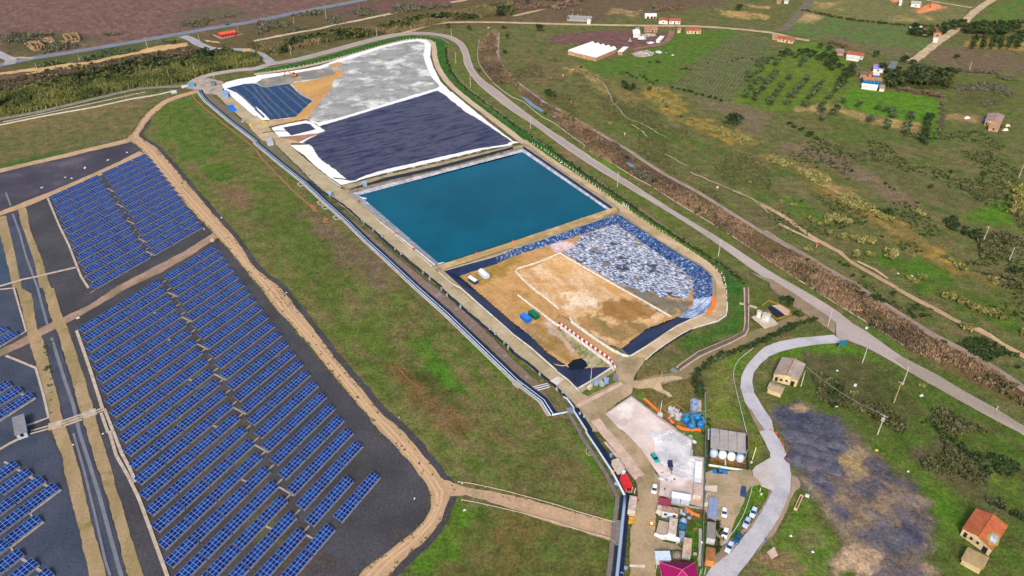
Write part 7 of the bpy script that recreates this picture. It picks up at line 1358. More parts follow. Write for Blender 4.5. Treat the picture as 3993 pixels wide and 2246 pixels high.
house('30: 1065,725 1125,725 1122,758 1062,755', 3.2, .2, 'outbuilding', 'blue framed terrace block behind the blue house', mat('wall_blue', S(22, 136, 196)), m_whitew, 1, False, shed=True, cat='terrace')
house('30: 1018,718 1060,720 1055,748 1015,745', 3.0, .4, 'outbuilding', 'small orange roofed block between wing and terrace', m_brickw, m_tile, 0, False, cat='shed')
house('30: 1070,648 1172,655 1170,695 1062,690', 2.8, .3, 'white_cottage', 'white cottage with a violet flat roof behind the blue house', m_whitew, mat('roof_violet', S(166, 162, 226), S(150, 146, 206), .5), 4, True, shed=True)
house('30: 805,508 980,530 965,565 795,540', 3.0, .9, 'farmhouse', 'long farmhouse with brown red roof above the orchard', m_whitew, m_tile2, 5, True)
house('30: 690,490 775,497 768,530 680,520', 2.6, .5, 'outbuilding', 'grey pink shed left of the long farmhouse', m_brickw, mat('roof_pink_grey', S(172, 146, 134)), 0, False, cat='shed')
house('30: 800,550 930,570 925,590 795,575', 2.2, .2, 'outbuilding', 'pale turquoise lean-to in front of the long farmhouse', m_whitew, mat('roof_turquoise', S(196, 226, 222), S(230, 232, 226), .5), 0, False, shed=True, cat='shed')
house('30: 1620,278 1740,300 1735,335 1690,330', 3.4, 1.0, 'farmhouse', 'farmhouse with a pinkish roof among trees beside the lane', m_brickw, m_tile2, 3, True)
for q, lb in (('30: 1432,258 1465,258 1462,290 1428,288', 'pale turquoise shed left of the lane farmhouse'), ('30: 1488,258 1550,260 1548,285 1486,282', 'white roofed shed near the lane farmhouse'), ('30: 1560,315 1610,318 1608,328 1558,325', 'white bench roof in front of the lane farmhouse'), ('30: 1670,378 1715,378 1710,400 1665,400', 'white gate hut beside the lane')): house(q, 2.4, .3, 'outbuilding', lb, m_whitew, mat('roof_white', S(236, 234, 232)), 0, False, shed=True, cat='shed')
house('30: 1500,290 1600,290 1598,318 1495,315', 2.8, .6, 'outbuilding', 'brown roofed wing in the lane farm yard', m_brickw, m_tile2, 0, False, cat='shed')
house('30: 1450,10 1545,12 1540,40 1445,38', 3.2, .4, 'white_house', 'white house beside the orange dirt mound at the top', m_whitew, mat('roof_pale_grey', S(196, 190, 186)), 4, True, shed=True); house('30: 1325,-5 1355,-5 1352,30 1322,28', 2.6, .2, 'outbuilding', 'small white hut left of the white house at the top', m_whitew, m_whitew, 0, False, shed=True, cat='shed')
pile('30: 1490,125 1560,70 1650,30 1740,50 1740,75 1640,110 1540,135', 3.0, mat('orange_soil', S(212, 136, 96), S(196, 122, 84), .3, fine=.12), 'orange soil mound beside the white house at the top', 'soil_mound', 'mound')
pile('30: 1220,-5 1300,-15 1330,15 1260,28', 1.5, mat('orange_soil', S(212, 136, 96)), 'smaller orange mound left of the small white hut', 'soil_mound', 'mound')
house('30: 120,352 278,378 270,405 105,385', 2.8, .8, 'cottage', 'red roofed cottage at the top corner of the vineyard', m_cream, m_tile2, 4, True); house('30: 50,345 105,348 102,378 45,375', 2.2, .4, 'outbuilding', 'small pale hut beside the vineyard cottage', m_brickw, m_brickw, 0, False, shed=True, cat='shed')
house('30: 95,0 140,0 138,14 92,14', 2.4, .4, 'outbuilding', 'tan hut at the top edge beside the grey tracks', m_brickw, m_brickw, 0, False, cat='shed'); house('30: 170,0 215,0 212,12 168,12', 2.4, .3, 'outbuilding', 'grey hut at the top edge right of the tan one', m_whitew, mat('roof_pale_grey', S(196, 190, 186)), 0, False, shed=True, cat='shed')
for q, w, lb, mw in (('20: 1738,277 1885,277 1885,305 1735,305', 4, 'red roofed cottage right of the farmyard below the dirt road', m_cream), ('20: 1468,180 1562,180 1560,208 1465,208', 3, 'white house with red roof above the dirt road, left wing', m_whitew), ('20: 1566,183 1683,186 1682,210 1564,208', 3, 'white house with red roof above the dirt road, right wing', m_whitew)): house(q, 3.0, .8, 'cottage', lb, mw, m_tile2, w, True)
house('20: 1655,280 1692,280 1690,305 1652,303', 2.4, .3, 'outbuilding', 'ruined tan hut left of the red roofed cottage', m_cream, m_brickw, 0, False, shed=True, cat='shed')
house('20: 1320,262 1455,266 1453,285 1318,283', 3.4, .3, 'brick_house', 'unfinished tan brick house above the rubble yard', m_brickw, mat('roof_brick', S(190, 140, 112), S(170, 124, 100), .5), 4, True, shed=True)
mb = MB(); b = A('20', 1385, 190); t = empty('vaulted_barn', A('20', 1380, 180), 0, 'white barn with dark arched openings above the dirt road', 'barn')
mb.box(-5, 5, -2, 2, 0, 2.2); mb.build('wall', m_whitew, t); mb = MB(); mb.tube([(-5.2, 0, 2.0), (5.2, 0, 2.0)], 2.1, 14); mb.build('roof', m_whitew, t)
for x in (-2.5, 1, 3.6): mb = MB(); mb.prism([(x - 1, -2.06), (x + 1, -2.06), (x + 1, -2.0), (x - 1, -2.0)], 0, 1.8); mb.build('door', m_dark, t)
house('20: 1205,300 1275,300 1282,350 1208,345', 2.6, .9, 'white_tent', 'big white sheeted shed at the top of the farmyard', m_whitew, mat('roof_white2', S(250, 250, 252)), 0, False, cat='shed'); house('20: 1235,275 1272,278 1270,298 1232,296', 2.4, .3, 'outbuilding', 'tan hut behind the white sheeted shed', m_brickw, m_brickw, 0, False, shed=True, cat='shed')
house('20: 1480,360 1522,362 1478,410 1436,402', 2.0, .2, 'outbuilding', 'long white roof on the curved farm track', m_whitew, mat('roof_white2', S(250, 250, 252)), 0, False, shed=True, cat='shed'); house('20: 1110,468 1160,474 1100,525 1052,515', 2.6, .3, 'outbuilding', 'white roofed brick shed at the right of the greenhouse', m_brickw, mat('roof_white2', S(250, 250, 252)), 0, False, shed=True, cat='shed')
b = A('20', 1295, 405); t = empty('lorry', b, .1, 'white lorry with blue grey side parked in the farmyard', 'lorry'); mb = MB(); mb.box(-3.4, 1.6, -1.2, 1.2, .9, 3.2); mb.build('cargo_box', m_whitew, t); mb = MB(); mb.box(1.7, 3.4, -1.15, 1.15, .6, 2.5); mb.build('cab', m_tb, t)
for x in (-2.4, 2.5):
    for s in (-1, 1): mb = MB(); mb.tube([(x, s * .9, .5), (x, s * 1.2, .5)], .5, 12); mb.build('wheel', m_tyre, t)
mb = MB(); b = A('20', 1175, 415); mb.box(-1.6, 1.6, -.6, .6, 0, .4); mb.lathe([(.5, .4), (.5, 2.4), (.1, 2.6)], 8); tag(mb.build('silo', m_tg, None, b), 'small grey silo on a plinth in the farmyard', 'silo')
# greenhouse with five white vaults
G4 = [A('20', 552, 510, 3.0), A('20', 775, 432, 3.0), A('20', 1042, 492, 3.0), A('20', 836, 578, 3.0)]; c = sum(G4, Vector()) / 4; c.z = 0; t = empty('greenhouse', c, 0, 'white multi vault greenhouse on brick walls below the farmyard', 'greenhouse')
G4 = [p - c for p in G4]; mb = MB()
for i in range(4): p, q = G4[i], G4[(i + 1) % 4]; mb.face(((p.x, p.y, 0), (q.x, q.y, 0), (q.x, q.y, 3), (p.x, p.y, 3)))
mb.build('wall', m_brickw, t)
for k in range(5):
    a0 = G4[0].lerp(G4[3], k / 5); a1 = G4[0].lerp(G4[3], (k + 1) / 5); b0 = G4[1].lerp(G4[2], k / 5); b1 = G4[1].lerp(G4[2], (k + 1) / 5); mb = MB(); n = 8; L0 = []; L1 = []
    for j in range(n + 1):
        f = j / n; h = Vector((0, 0, 1.8 * math.sin(PI * f))); L0.append(a0.lerp(a1, f) + h); L1.append(b0.lerp(b1, f) + h)
    for j in range(n): mb.face((L0[j], L1[j], L1[j + 1], L0[j + 1]))
    mb.face(L0); mb.face(L1[::-1]); mb.build('vault', mat('vault_white', S(252, 252, 254), S(240, 242, 246), .4, rough=.6), t)
# walled enclosure with cabin
P_ = Q('20: 545,210 555,168 795,178 785,222'); t = empty('walled_enclosure', sum(P_, Vector()) / 4, 0, 'low grey walled enclosure with pipes and masts above the dirt road', 'enclosure'); c = t.location.copy()
for i in range(4): mb = MB(); mb.ribbon([P_[i] - c, P_[(i + 1) % 4] - c], .4, 0, 1.4); mb.build('wall', mat('grey_wall', S(170, 168, 164), S(150, 148, 146), .4), t)
for x, y in ((650, 185), (595, 172)): mb = MB(); p = A('20', x, y) - c; mb.lathe([(.2, 0), (.2, 4)], 6, (p.x, p.y, 0)); mb.build('mast', m_polec, t)
sheet('concrete_pad', Q('20: 560,205 570,175 785,185 775,215'), mat('grey_wall', S(170, 168, 164)), .1); box('white_cabin', '20: 748,190 780,190 780,205 748,205', 3.4, m_whitew, 'white cabin at the right end of the walled enclosure', 'cabin')
# rubble and scrap heaps around the farmyard
m_rub = mat('rubble', S(156, 140, 124), S(216, 206, 200), .7, fine=.3, lo=.5, hi=.6)
for q, h, lb in (('20: 1190,540 1250,515 1350,500 1420,530 1400,560 1300,575 1230,565', 1.0, 'long scrap heap on the green field below the farmyard'), ('20: 1280,350 1340,335 1440,338 1440,358 1350,370 1290,366', .9, 'rubble heap in front of the brick house'), ('20: 1430,515 1470,508 1505,525 1480,538 1440,530', .8, 'white scrap heap right of the long one'), ('20: 1340,425 1380,418 1430,425 1400,440 1360,440', .8, 'white rubbish heap beside the lorry')): pile(q, h, m_rub if 'white' not in lb else mat('white_scrap', S(230, 232, 236), S(180, 176, 176), .8, fine=.2), lb, 'scrap_heap')
for k, x, y, s, lb in (('20', 1605, 555, 1.6, 'white sheet lying on the green field'), ('20', 1540, 530, .9, 'small white scrap right of the heaps'), ('20', 1405, 530, 1.2, 'white barrel at the end of the scrap heap'), ('10', 540, 345, 1.5, 'white litter by the pale track'), ('10', 1470, 78, 1.6, 'white object in the purple field at the top'), ('10', 2330, 280, 1.6, 'white litter above the reed channel'), ('10', 1285, 162, 1.2, 'white object by the pale track bend'), ('32', 880, 975, 1.3, 'pinkish concrete slab lying in the bushes'), ('32', 1545, 1080, 1.2, 'pale flat stone in the thicket by the road'), ('31', 1310, 1300, .8, 'white litter pair in the lower meadow'), ('31', 1450, 1325, .9, 'pale litter right of the pair in the lower meadow'), ('01', 1275, 85, 1.0, 'white drum on the gravel near the track bend'), ('01', 1085, 162, 1.2, 'white crate on the upper gravel'), ('01', 855, 240, 1.6, 'white pipes pile on the upper gravel'), ('01', 655, 335, .9, 'white drum on the gravel, left of a crate'), ('01', 720, 345, 1.1, 'white crate by the gravel edge track'), ('01', 420, 438, 1.1, 'pale object on the gravel above the left field corner'), ('01', 2225, 740, 1.0, 'white post cap at the side of the curved track'), ('01', 2050, 855, .8, 'white cap at the lower right of the far solar field'), ('02', 785, 300, 1.2, 'low cart like frame on the gravel by the cross track'), ('12', 300, 45, .7, 'white stub at the track edge'), ('12', 1432, 1297, .5, 'yellow white stub at the track edge'), ('13', 1587, 670, .6, 'white stub on the dark gravel inside the bend'), ('13', 2065, 520, .5, 'white stub at the start of the pinkish track'), ('13', 2065, 682, .5, 'white stub below the pinkish track'), ('13', 2090, 787, .8, 'white bar on the bright grass'), ('03', 1035, 20, .6, 'white marker on the right tan track'), ('03', 735, 130, .6, 'white marker on the left tan track'), ('32', 995, 400, 1.2, 'plain white strip standing in for an unreadable mark on the verge above the junction'), ('21', 480, 185, 1.0, 'pale pump beside the green verge')):  # strip above the junction stands in for an unidentified white mark
    mb = MB(); s *= .62; mb.prism([(-s, -s * .5), (s * .8, -s * .6), (s, s * .3), (s * .1, s * .6), (-s * .9, s * .4)], 0, s * .5, top=[(-s * .8, -s * .4), (s * .6, -s * .4), (s * .8, s * .2), (s * .1, s * .45), (-s * .7, s * .3)]); o = mb.build('litter', mat('litter_white', S(236, 236, 238), S(206, 204, 204), 1), None, A(k, x, y), random.uniform(0, 3)); tag(o, lb, 'litter')
mb = MB(); b = A('01', 2138, 975); mb.lathe([(1.0, 0), (1.15, .6), (.8, 1.1), (.1, 1.3)], 10); tag(mb.build('boulder', mat('boulder_tan', S(206, 186, 160), S(170, 150, 130), .8), None, b), 'rounded tan boulder where the cross track meets the curve', 'boulder')
mb = MB(); mb.tube([p + Vector((0, 0, .08)) for p in smooth_line(Q('12: 150,690 170,665 220,655 235,668 200,690 165,685'), .5)], .07, 5); tag(mb.build('coiled_cable', mat('cable_orange', S(206, 150, 130))), 'pinkish coiled cable lying between two solar rows', 'cable')
mb = MB(); mb.tube([p + Vector((0, 0, .1)) for p in smooth_line(Q('23: 745,160 735,200 750,230 790,235 785,205 760,215'), .6)], .07, 5); tag(mb.build('coiled_cable', mat('hose_yellow2', S(220, 220, 190))), 'pale coiled cable on the meadow beside the compound pipe', 'cable')
for q, lb in (('13: 2025,513 2150,530 2300,560 2576,625 23: 30,635 400,735 700,830 1045,925', 'long pale rail fence along the upper side of the pinkish track'), ('13: 2060,695 2200,720 2576,805 23: 30,812 400,910 700,1010 970,1080 1030,1130', 'long pale rail fence along the lower side of the pinkish track')):
    L = smooth_line(Q(q), 3); t = empty('rail_fence', L[0], 0, lb, 'fence'); c = L[0].copy(); mb = MB(); mb.ribbon([p - c for p in L], .14, .55, .75); mb.build('rail', m_conc, t)
    for p in L[::2]: mb = MB(); q_ = p - c; mb.box(q_.x - .08, q_.x + .08, q_.y - .08, q_.y + .08, 0, .6); mb.build('post', m_conc, t)
# grey cabin at the left field
t, l, w_ = house('02: 125,1285 232,1275 268,1448 150,1465', 2.6, .1, 'transformer_cabin', 'grey flat roofed transformer cabin at the left beside the cable bridge', mat('cabin_wall', S(206, 212, 220), S(180, 190, 202), .5), mat('cabin_roof', S(136, 138, 146), S(122, 124, 132), .5), 2, True, shed=True, cat='cabin')
# green site sign
b = (A('32', 722, 600) + A('32', 762, 605)) / 2; t = empty('site_sign', b, R(8), 'blue green site sign on two posts at the junction', 'sign'); mb = MB(); mb.box(-1.6, 1.6, -.08, .08, 1.2, 3.9); mb.build('panel', mat('sign_green', S(34, 118, 132), rough=.5), t)
mb = MB(); mb.box(-1.65, 1.65, -.1, .1, 3.9, 4.0); mb.box(-1.65, 1.65, -.1, .1, 1.1, 1.2); mb.build('frame', m_steel, t)
for x in (-1.3, 1.3): mb = MB(); mb.box(x - .07, x + .07, .09, .2, 0, 3.9); mb.build('post', m_steel, t)
# far left: red house and ruins
house('00: 2190,325 2350,300 2368,322 2205,352', 3.2, .9, 'red_house', 'bright red house with orange roof beside the far highway', mat('wall_red', S(226, 48, 60), S(210, 40, 50), .5), mat('roof_red_orange', S(222, 104, 72), S(206, 90, 62), .5), 5, True)
kerb('plot_wall', '00: 2140,355 2230,392 2440,345', .4, .9, mat('grey_wall', S(170, 168, 164)), False)
def ruin(segs, label, key='00'):
    c = A(key, *segs[0][0]); t = empty('ruined_house', c, 0, label, 'ruin')
    for (x0, y0), (x1, y1), hh, wn in segs:
        p, q = A(key, x0, y0) - c, A(key, x1, y1) - c; d = (q - p); L_ = d.length; d.normalize(); mb = MB(); pts = [p + d * L_ * k / 8 for k in range(9)]
        n = Vector((-d.y, d.x, 0)) * .25
        for k in range(8):
            za = .75 * hh * random.uniform(.8, 1.05); a, b = pts[k], pts[k + 1]; mb.prism([(a.x - n.x, a.y - n.y), (b.x - n.x, b.y - n.y), (b.x + n.x, b.y + n.y), (a.x + n.x, a.y + n.y)], 0, za)
        w = mb.build('wall', mat('ruin_wall', S(184, 152, 114), S(150, 122, 92), .4, fine=.2), t)
        for k in range(wn):
            m = p.lerp(q, (k + .5) / wn); o = Vector((n.x, n.y, 0)).normalized(); o = o if o.y < 0 else -o; mb = MB()
            a = m - d * .5 + o * .22; b = m + d * .5 + o * .30; mb.box(0, 1, -.04, .04, hh * .3, hh * .62, 0, Matrix.Translation((a.x + o.x * .06, a.y + o.y * .06, 0)) @ Matrix.Rotation(math.atan2(d.y, d.x), 4, 'Z')); mb.build('window', m_dark, t)
ruin([((350, 515), (455, 495), 5.5, 3), ((350, 515), (290, 460), 5.5, 1), ((290, 460), (400, 445), 4.8, 0), ((455, 495), (400, 445), 5, 0), ((250, 460), (340, 512), 3, 0)], 'roofless ochre ruin with window holes, left of the pair by the highway')
ruin([((445, 435), (560, 440), 3.6, 1), ((440, 410), (520, 400), 3.4, 0), ((520, 400), (560, 440), 3, 0)], 'low ochre ruin walls between the two larger ruins')
ruin([((615, 440), (690, 435), 3, 1), ((640, 380), (690, 430), 4.5, 1), ((690, 435), (800, 415), 4.2, 3), ((640, 380), (770, 355), 4.2, 0), ((770, 355), (810, 405), 4.2, 0), ((700, 372), (745, 425), 3.8, 0)], 'roofless ochre ruin, right of the pair by the highway')
# ---------------------------------------------------------------- plants
def leafm(name, c1, c2): return mat(name, c1, c2, .9, rough=.85, fine=.35, fs=1.6, spec=.15)
LV = {'olive': [leafm('olive_leaf_a', S(64, 82, 48), S(84, 98, 62)), leafm('olive_leaf_b', S(92, 106, 74), S(110, 122, 90))],
      'dark': [leafm('dark_leaf_a', S(40, 58, 34), S(56, 72, 40)), leafm('dark_leaf_b', S(64, 84, 44), S(78, 94, 54))],
      'wood': [leafm('wood_leaf_a', S(36, 52, 34), S(50, 64, 40)), leafm('wood_leaf_b', S(80, 88, 48), S(98, 100, 56))],
      'cane': [leafm('cane_leaf_a', S(118, 120, 62), S(138, 136, 76)), leafm('cane_leaf_b', S(152, 146, 88), S(160, 152, 100))],
      'brown': [leafm('brown_leaf_a', S(110, 88, 78), S(126, 102, 88)), leafm('brown_leaf_b', S(140, 116, 100), S(122, 104, 82))],
      'scrub': [leafm('scrub_leaf_a', S(74, 82, 46), S(92, 92, 58)), leafm('scrub_leaf_b', S(108, 102, 76), S(94, 98, 62))],
      'grey': [leafm('grey_leaf_a', S(92, 92, 76), S(108, 104, 90)), leafm('grey_leaf_b', S(120, 116, 98), S(104, 108, 78))]}
m_bark = mat('bark', S(104, 88, 72), S(84, 70, 58), 2)
def leaves(centers, radii, heights, n_each, size, upright=0.0, seed=0):
    """leaf-sized quads spread through ellipsoids; returns verts, faces, material index (0 low/dark, 1 high/light by clump)"""
    g = np.random.default_rng(seed); C = np.repeat(np.asarray(centers, float), n_each, 0); Rr = np.repeat(np.asarray(radii, float), n_each); Hh = np.repeat(np.asarray(heights, float), n_each); n = len(C)
    d = g.normal(size=(n, 3)); d /= np.linalg.norm(d, axis=1)[:, None]; f = g.random(n) ** .45
    P_ = C + d * np.stack([Rr * f, Rr * f, Hh * .5 * f], 1); P_[:, 2] += Hh * .5
    a = g.normal(size=(n, 3)); a /= np.linalg.norm(a, axis=1)[:, None]; b = np.cross(a, g.normal(size=(n, 3))); b /= np.linalg.norm(b, axis=1)[:, None]
    if upright: b = b * (1 - upright) + np.array([0, 0, 1.0]) * upright
    s = (Rr * size * g.uniform(.6, 1.3, n))[:, None]; a = a * s; b = b * s * (1 + upright * 1.5)
    V = np.stack([P_ - a - b * .6, P_ + a - b * .6, P_ + a * .5 + b, P_ - a * .5 + b], 1).reshape(-1, 3)
    mi = np.repeat((g.random(len(centers)) < .45).astype(int), n_each); mi = np.where(g.random(n) < .2, 1 - mi, mi)
    return V, np.arange(4 * n).reshape(-1, 4), mi
def np_mesh(name, V, F, mi, mats):
    k = F.shape[1]; me = bpy.data.meshes.new(name); me.vertices.add(len(V)); me.vertices.foreach_set('co', np.ascontiguousarray(V, np.float32).ravel()); me.loops.add(F.size); me.loops.foreach_set('vertex_index', F.ravel().astype(np.int32))
    me.polygons.add(len(F)); me.polygons.foreach_set('loop_start', (np.arange(len(F)) * k).astype(np.int32)); me.polygons.foreach_set('loop_total', np.full(len(F), k, np.int32))
    for m in mats: me.materials.append(m)
    me.polygons.foreach_set('material_index', mi.astype(np.int32)); me.update(calc_edges=True); return me
def crown_mesh(kind, seed, lobes=9, n_each=34, flat=.8, low=.55):
    g = np.random.default_rng(seed); c = []; r = []; h = []
    for k in range(lobes):
        a = g.uniform(0, 2 * PI); d = g.uniform(.1, .72); rr = g.uniform(.3, .5); c.append((d * math.cos(a), d * math.sin(a), low + g.uniform(0, .55) * flat)); r.append(rr); h.append(rr * 1.5 * flat)
    V, F, mi = leaves(c, r, h, n_each, .32, 0, seed); return np_mesh('crown', V, F, mi, LV[kind])
CR = {k: [crown_mesh(k, 100 + i + 10 * j, 9 + i, 34) for i in range(4)] for j, k in enumerate(('olive', 'dark', 'wood'))}
SH = {k: [crown_mesh(k, 300 + i + 10 * j, 7, 26, .8, 0.0) for i in range(4)] for j, k in enumerate(('olive', 'dark', 'brown', 'cane', 'grey', 'wood'))}
mb = MB(); mb.tube([(0, 0, 0), (.05, 0, .4), (0, .05, .8)], .1, 6, r2=.05)
for a in (0, 2.1, 4.2): mb.tube([(0, 0, .5), (.3 * math.cos(a), .3 * math.sin(a), .85), (.45 * math.cos(a), .45 * math.sin(a), 1.1)], .05, 5, r2=.02)
TRUNK = mb.mesh('trunk', m_bark)
def tree(p, r, kind, label, group, name='tree', h=1.0):
    t = empty(name, p, random.uniform(0, 6), label, 'tree', group); t.scale = (r, r, r * h); link_mesh('trunk', TRUNK, t); link_mesh('crown', random.choice(CR[kind]), t); return t
def shrub(p, r, kind, label, group, name='shrub', h=1.0):
    o = link_mesh(name, random.choice(SH[kind]), None, p, random.uniform(0, 6)); o.scale = (r, r * random.uniform(.85, 1.15), r * h); return tag(o, label, 'shrub', group)
def pts(key, t): return [A(key, *map(float, q.split(','))) for q in t.split()]
for p in pts('30', '75,755 50,790 20,825 215,805 395,800 375,835 135,885 100,935 65,980 25,1025 20,1065 340,865 310,900 290,915 275,950 230,990 195,1060 540,855 520,890 490,920 470,940 450,970 415,1005 375,1080 545,1065 525,1105 535,1140 650,965 600,1000 690,920 715,880 100,630 70,660 330,675 590,660 370,620 240,560 280,590') + pts('20', '2390,790 2440,850 2395,910 2500,920 2350,955 2450,965 2330,990 2435,1010 2480,820 2550,850 2565,1030'): tree(p, random.uniform(2.5, 3.3), 'olive', 'small grey green olive tree in the sloping orchard rows left of the blue house', 'olive trees of the sloping orchard', 'olive_tree')
for p in pts('30', '740,840 780,800 820,720 830,770 790,750 850,700 760,860 650,620 600,670 635,705 725,690 530,490 395,535 420,575 460,565 520,610 570,590 190,560 335,555 140,575 640,590 680,640 615,520 800,770'): tree(p, random.uniform(2.8, 4.0), 'dark', 'bushy dark tree in the loose belt between orchard and blue house', 'trees between orchard and blue house')
for p in pts('30', '760,1045 690,1115 670,1160 910,1080 1030,1215 1010,1235 1095,1105 1180,1130 1255,1145 1245,1185 1205,1255 1195,1300 1445,1185 1425,1220 1410,1255 1390,1310 1375,1355 550,1215'): tree(p, random.uniform(2.4, 3.4), 'olive', 'olive tree on the sandy strip below the bright green plot', 'olive trees below the bright green plot', 'olive_tree')
for p in pts('30', '1620,1205 1605,1240 1600,1280 1590,1310 1585,1340 1565,1390 1560,1420 1575,1448 1640,1200 1550,1440'): tree(p, random.uniform(2.6, 3.3), 'dark', 'dark tree in the short row across the bright green plot', 'tree row on the bright green plot')
for p in pts('30', '1200,750 1250,790 1220,840 1290,770 1320,830 1400,760 1450,740 1500,790 1560,760 1620,780 1680,770 1740,790 1800,800 1420,830 1480,860 1540,850 1600,860 1660,850 1720,860 1780,880 1250,880 1390,800 1190,800 1300,730 1530,820 1590,820 1640,820 1700,820 1770,840 1820,850 1460,800 1340,860 1210,880 1150,720 1700,740 1770,760 1600,740 1520,750 1830,770'): tree(p, random.uniform(3.2, 5.0), random.choice(['wood', 'dark', 'wood']), 'dense dark tree of the small wood right of the blue house', 'trees of the small wood')
for x in (2070, 2165, 2255, 2345, 2430, 2520):
    for k in range(6): tree(A('30', x - (k - 2) * 6 + random.uniform(-8, 8), 398 + k * 19), random.uniform(2.4, 3.1), 'dark', 'dark tree in the six parallel rows on the ochre plot at the top right', 'tree rows on the ochre plot')
for i in range(60): tree(A('30', 1950 + random.random() * 620, 265 + random.random() * 100 + (0 if random.random() < .6 else -10)), random.uniform(2.6, 4.2), random.choice(['wood', 'dark']), 'dark bushy tree in the wide belt at the top right edge', 'trees of the top right belt')
for p in pts('30', '1640,360 1655,345 1625,350 1470,300 1440,340 1460,360 1475,330 1760,300 1790,330 1820,290 1850,270 1745,345 1500,365 1550,370 1600,375 1870,300 1840,250 1900,260'): tree(p, random.uniform(3.0, 4.6), 'dark', 'dark tree around the lane farmhouse', 'trees round the lane farmhouse')
for k, x, y, r, kd, lb in (('30', 1075, 575, 4.5, 'dark', 'round dark tree between the long farmhouse and the concrete gate'), ('30', 1380, 630, 4.8, 'dark', 'dark tree right of the concrete gate at the lane corner'), ('30', 1450, 650, 3.5, 'dark', 'smaller dark tree right of the lane corner tree'), ('20', 370, 985, 5.0, 'dark', 'lone dark round tree beside the reed channel'), ('20', 2230, 1270, 7.2, 'dark', 'largest lone round tree in the middle of the right meadows'), ('20', 2255, 110, 5.2, 'wood', 'lone dark tree on the ochre bank at the top'), ('20', 405, 8, 6.0, 'wood', 'dark tree cut by the top edge left of the track'), ('20', 135, 40, 5.0, 'wood', 'dark tree near the top edge, left of the first'), ('20', 270, 315, 5.5, 'wood', 'reddish dark tree left of the farmyard field'), ('10', 2130, 305, 3.6, 'dark', 'round bush tree by the dirt track above the road bend, right one'), ('10', 1930, 285, 3.6, 'dark', 'round bush tree by the dirt track above the road bend, left one'), ('10', 2520, 385, 3.2, 'dark', 'small tree right of the reed channel at the top'), ('10', 2500, 545, 3.2, 'dark', 'second small tree right of the reed channel'), ('32', 180, 175, 3.9, 'dark', 'round dark tree beside the railed sump'), ('32', 320, 300, 2.8, 'dark', 'small bushy tree below the railed sump'), ('22', 1880, 1060, 2.6, 'dark', 'dark tree behind the blue grey tanks, front one'), ('22', 1870, 1010, 2.8, 'dark', 'dark tree behind the blue grey tanks, rear one'), ('30', 1900, 590, 3.0, 'dark', 'lone dark tree on the brown field below the ochre plot'), ('32', 1490, 212, 2.2, 'dark', 'small round tree by the lower field path'), ('32', 1255, 75, 1.8, 'dark', 'tiny round tree right of the canal lining'), ('31', 2500, 1310, 3.6, 'dark', 'dark round tree in the ochre thicket at the right edge')):
    tree(A(k, x, y), r * .8, kd, lb, None)
for x, y, r in ((1110, 850, 3.2), (1160, 890, 4.2), (1215, 870, 3.6), (1130, 880, 2.8), (1185, 910, 3.0)): shrub(A('20', x, y), r, 'dark', 'dark shrub in the clump at the lower tip of the green field', 'shrub clump at the green field tip')
for k, t_ in (('20', '1150,740 1180,760 1240,790 1280,760 1310,780 1340,800 1380,830 1410,850 1440,820 1200,775 1370,630 1390,625 1455,630 2300,590 2250,600 2200,620 2150,630 2400,600 1960,640 1730,690 1770,680 1760,700'),): 
    for p in pts(k, t_): shrub(p, random.uniform(1.0, 1.9), random.choice(['dark', 'brown'] if False else ['dark']), 'small dark shrub scattered on the green field below the farmyard', 'shrubs on the green farm field')
for p in pts('20', '1700,700 1740,690 1780,705'): shrub(p, 2.6, 'brown', 'pinkish brown bush beside the vineyard', 'brown bushes beside the vineyard')
for p in pts('30', '650,445 690,440 730,460 700,425 760,480'): shrub(p, 3.6, 'brown', 'reddish bare bush beside the long farmhouse', 'reddish bushes by the long farmhouse')
# hedges
def hedge(text, n, r, kind, label, group, jit=.6, h=1.0):
    nm = 'hedge_shrub' if 'hedge' in label and 'dark' in label else 'bush'
    L = smooth_line(Q(text), .5); m = len(L)
    for i in range(n):
        p = L[int(i * (m - 1) / max(1, n - 1))] + Vector((random.uniform(-jit, jit), random.uniform(-jit, jit), 0)); shrub(p, r * random.uniform(.7, 1.25), kind, label, group, nm, h)
hedge('10: 1905,480 1912,600 1960,725 2060,862 2250,1005 2400,1115 2576,1255 20: 0,1245 290,1440', 70, 1.25, 'dark', 'dark hedge shrub along the ditch beside the basins with white liner', 'hedge shrubs beside the upper basins')
hedge('21: 330,18 500,148 700,290 900,428 1100,560 1300,705 1500,848 1700,975 1900,1100 2100,1225 2320,1400', 95, 1.25, 'dark', 'dark hedge shrub along the ditch beside pond and foil pit', 'hedge shrubs beside pond and pit', .4, 1.1)
hedge('22: 1830,1000 1815,930 1850,860 1930,780 2050,705 2250,640 2450,565 2576,510 32: 0,505 150,442 300,372 470,322', 58, 1.5, 'dark', 'dark hedge shrub along the fence between brown track and access road', 'hedge shrubs along the brown track', .5, 1.3)
hedge('e: 640,720 680,900 660,1100 640,1250 600,1350', 20, 1.15, 'dark', 'dark hedge shrub between white cabin and car park', 'hedge shrubs beside the white cabin', .6, 1.2)
hedge('e: 400,260 440,420 420,460', 6, .8, 'dark', 'dark shrub beside the blue grey shelters', 'shrubs beside the shelters')
hedge('30: 1520,655 1700,690 2000,720 2300,745', 30, 2.2, 'grey', 'grey green hedge shrub along the field edge right of the small wood', 'hedge shrubs right of the small wood', 1.5)
hedge('30: 360,108 520,140 700,180 900,210 1200,240 1420,262 1700,268', 46, 2.0, 'wood', 'dark hedge shrub on the boundary between the two top fields', 'hedge shrubs between the top fields', 1.2)
hedge('30: 1750,1040 1745,1150 1740,1240 1725,1300', 14, 2.0, 'grey', 'grey scrub bush at the right end of the bright green plot', 'bushes at the end of the bright plot', 1.5)
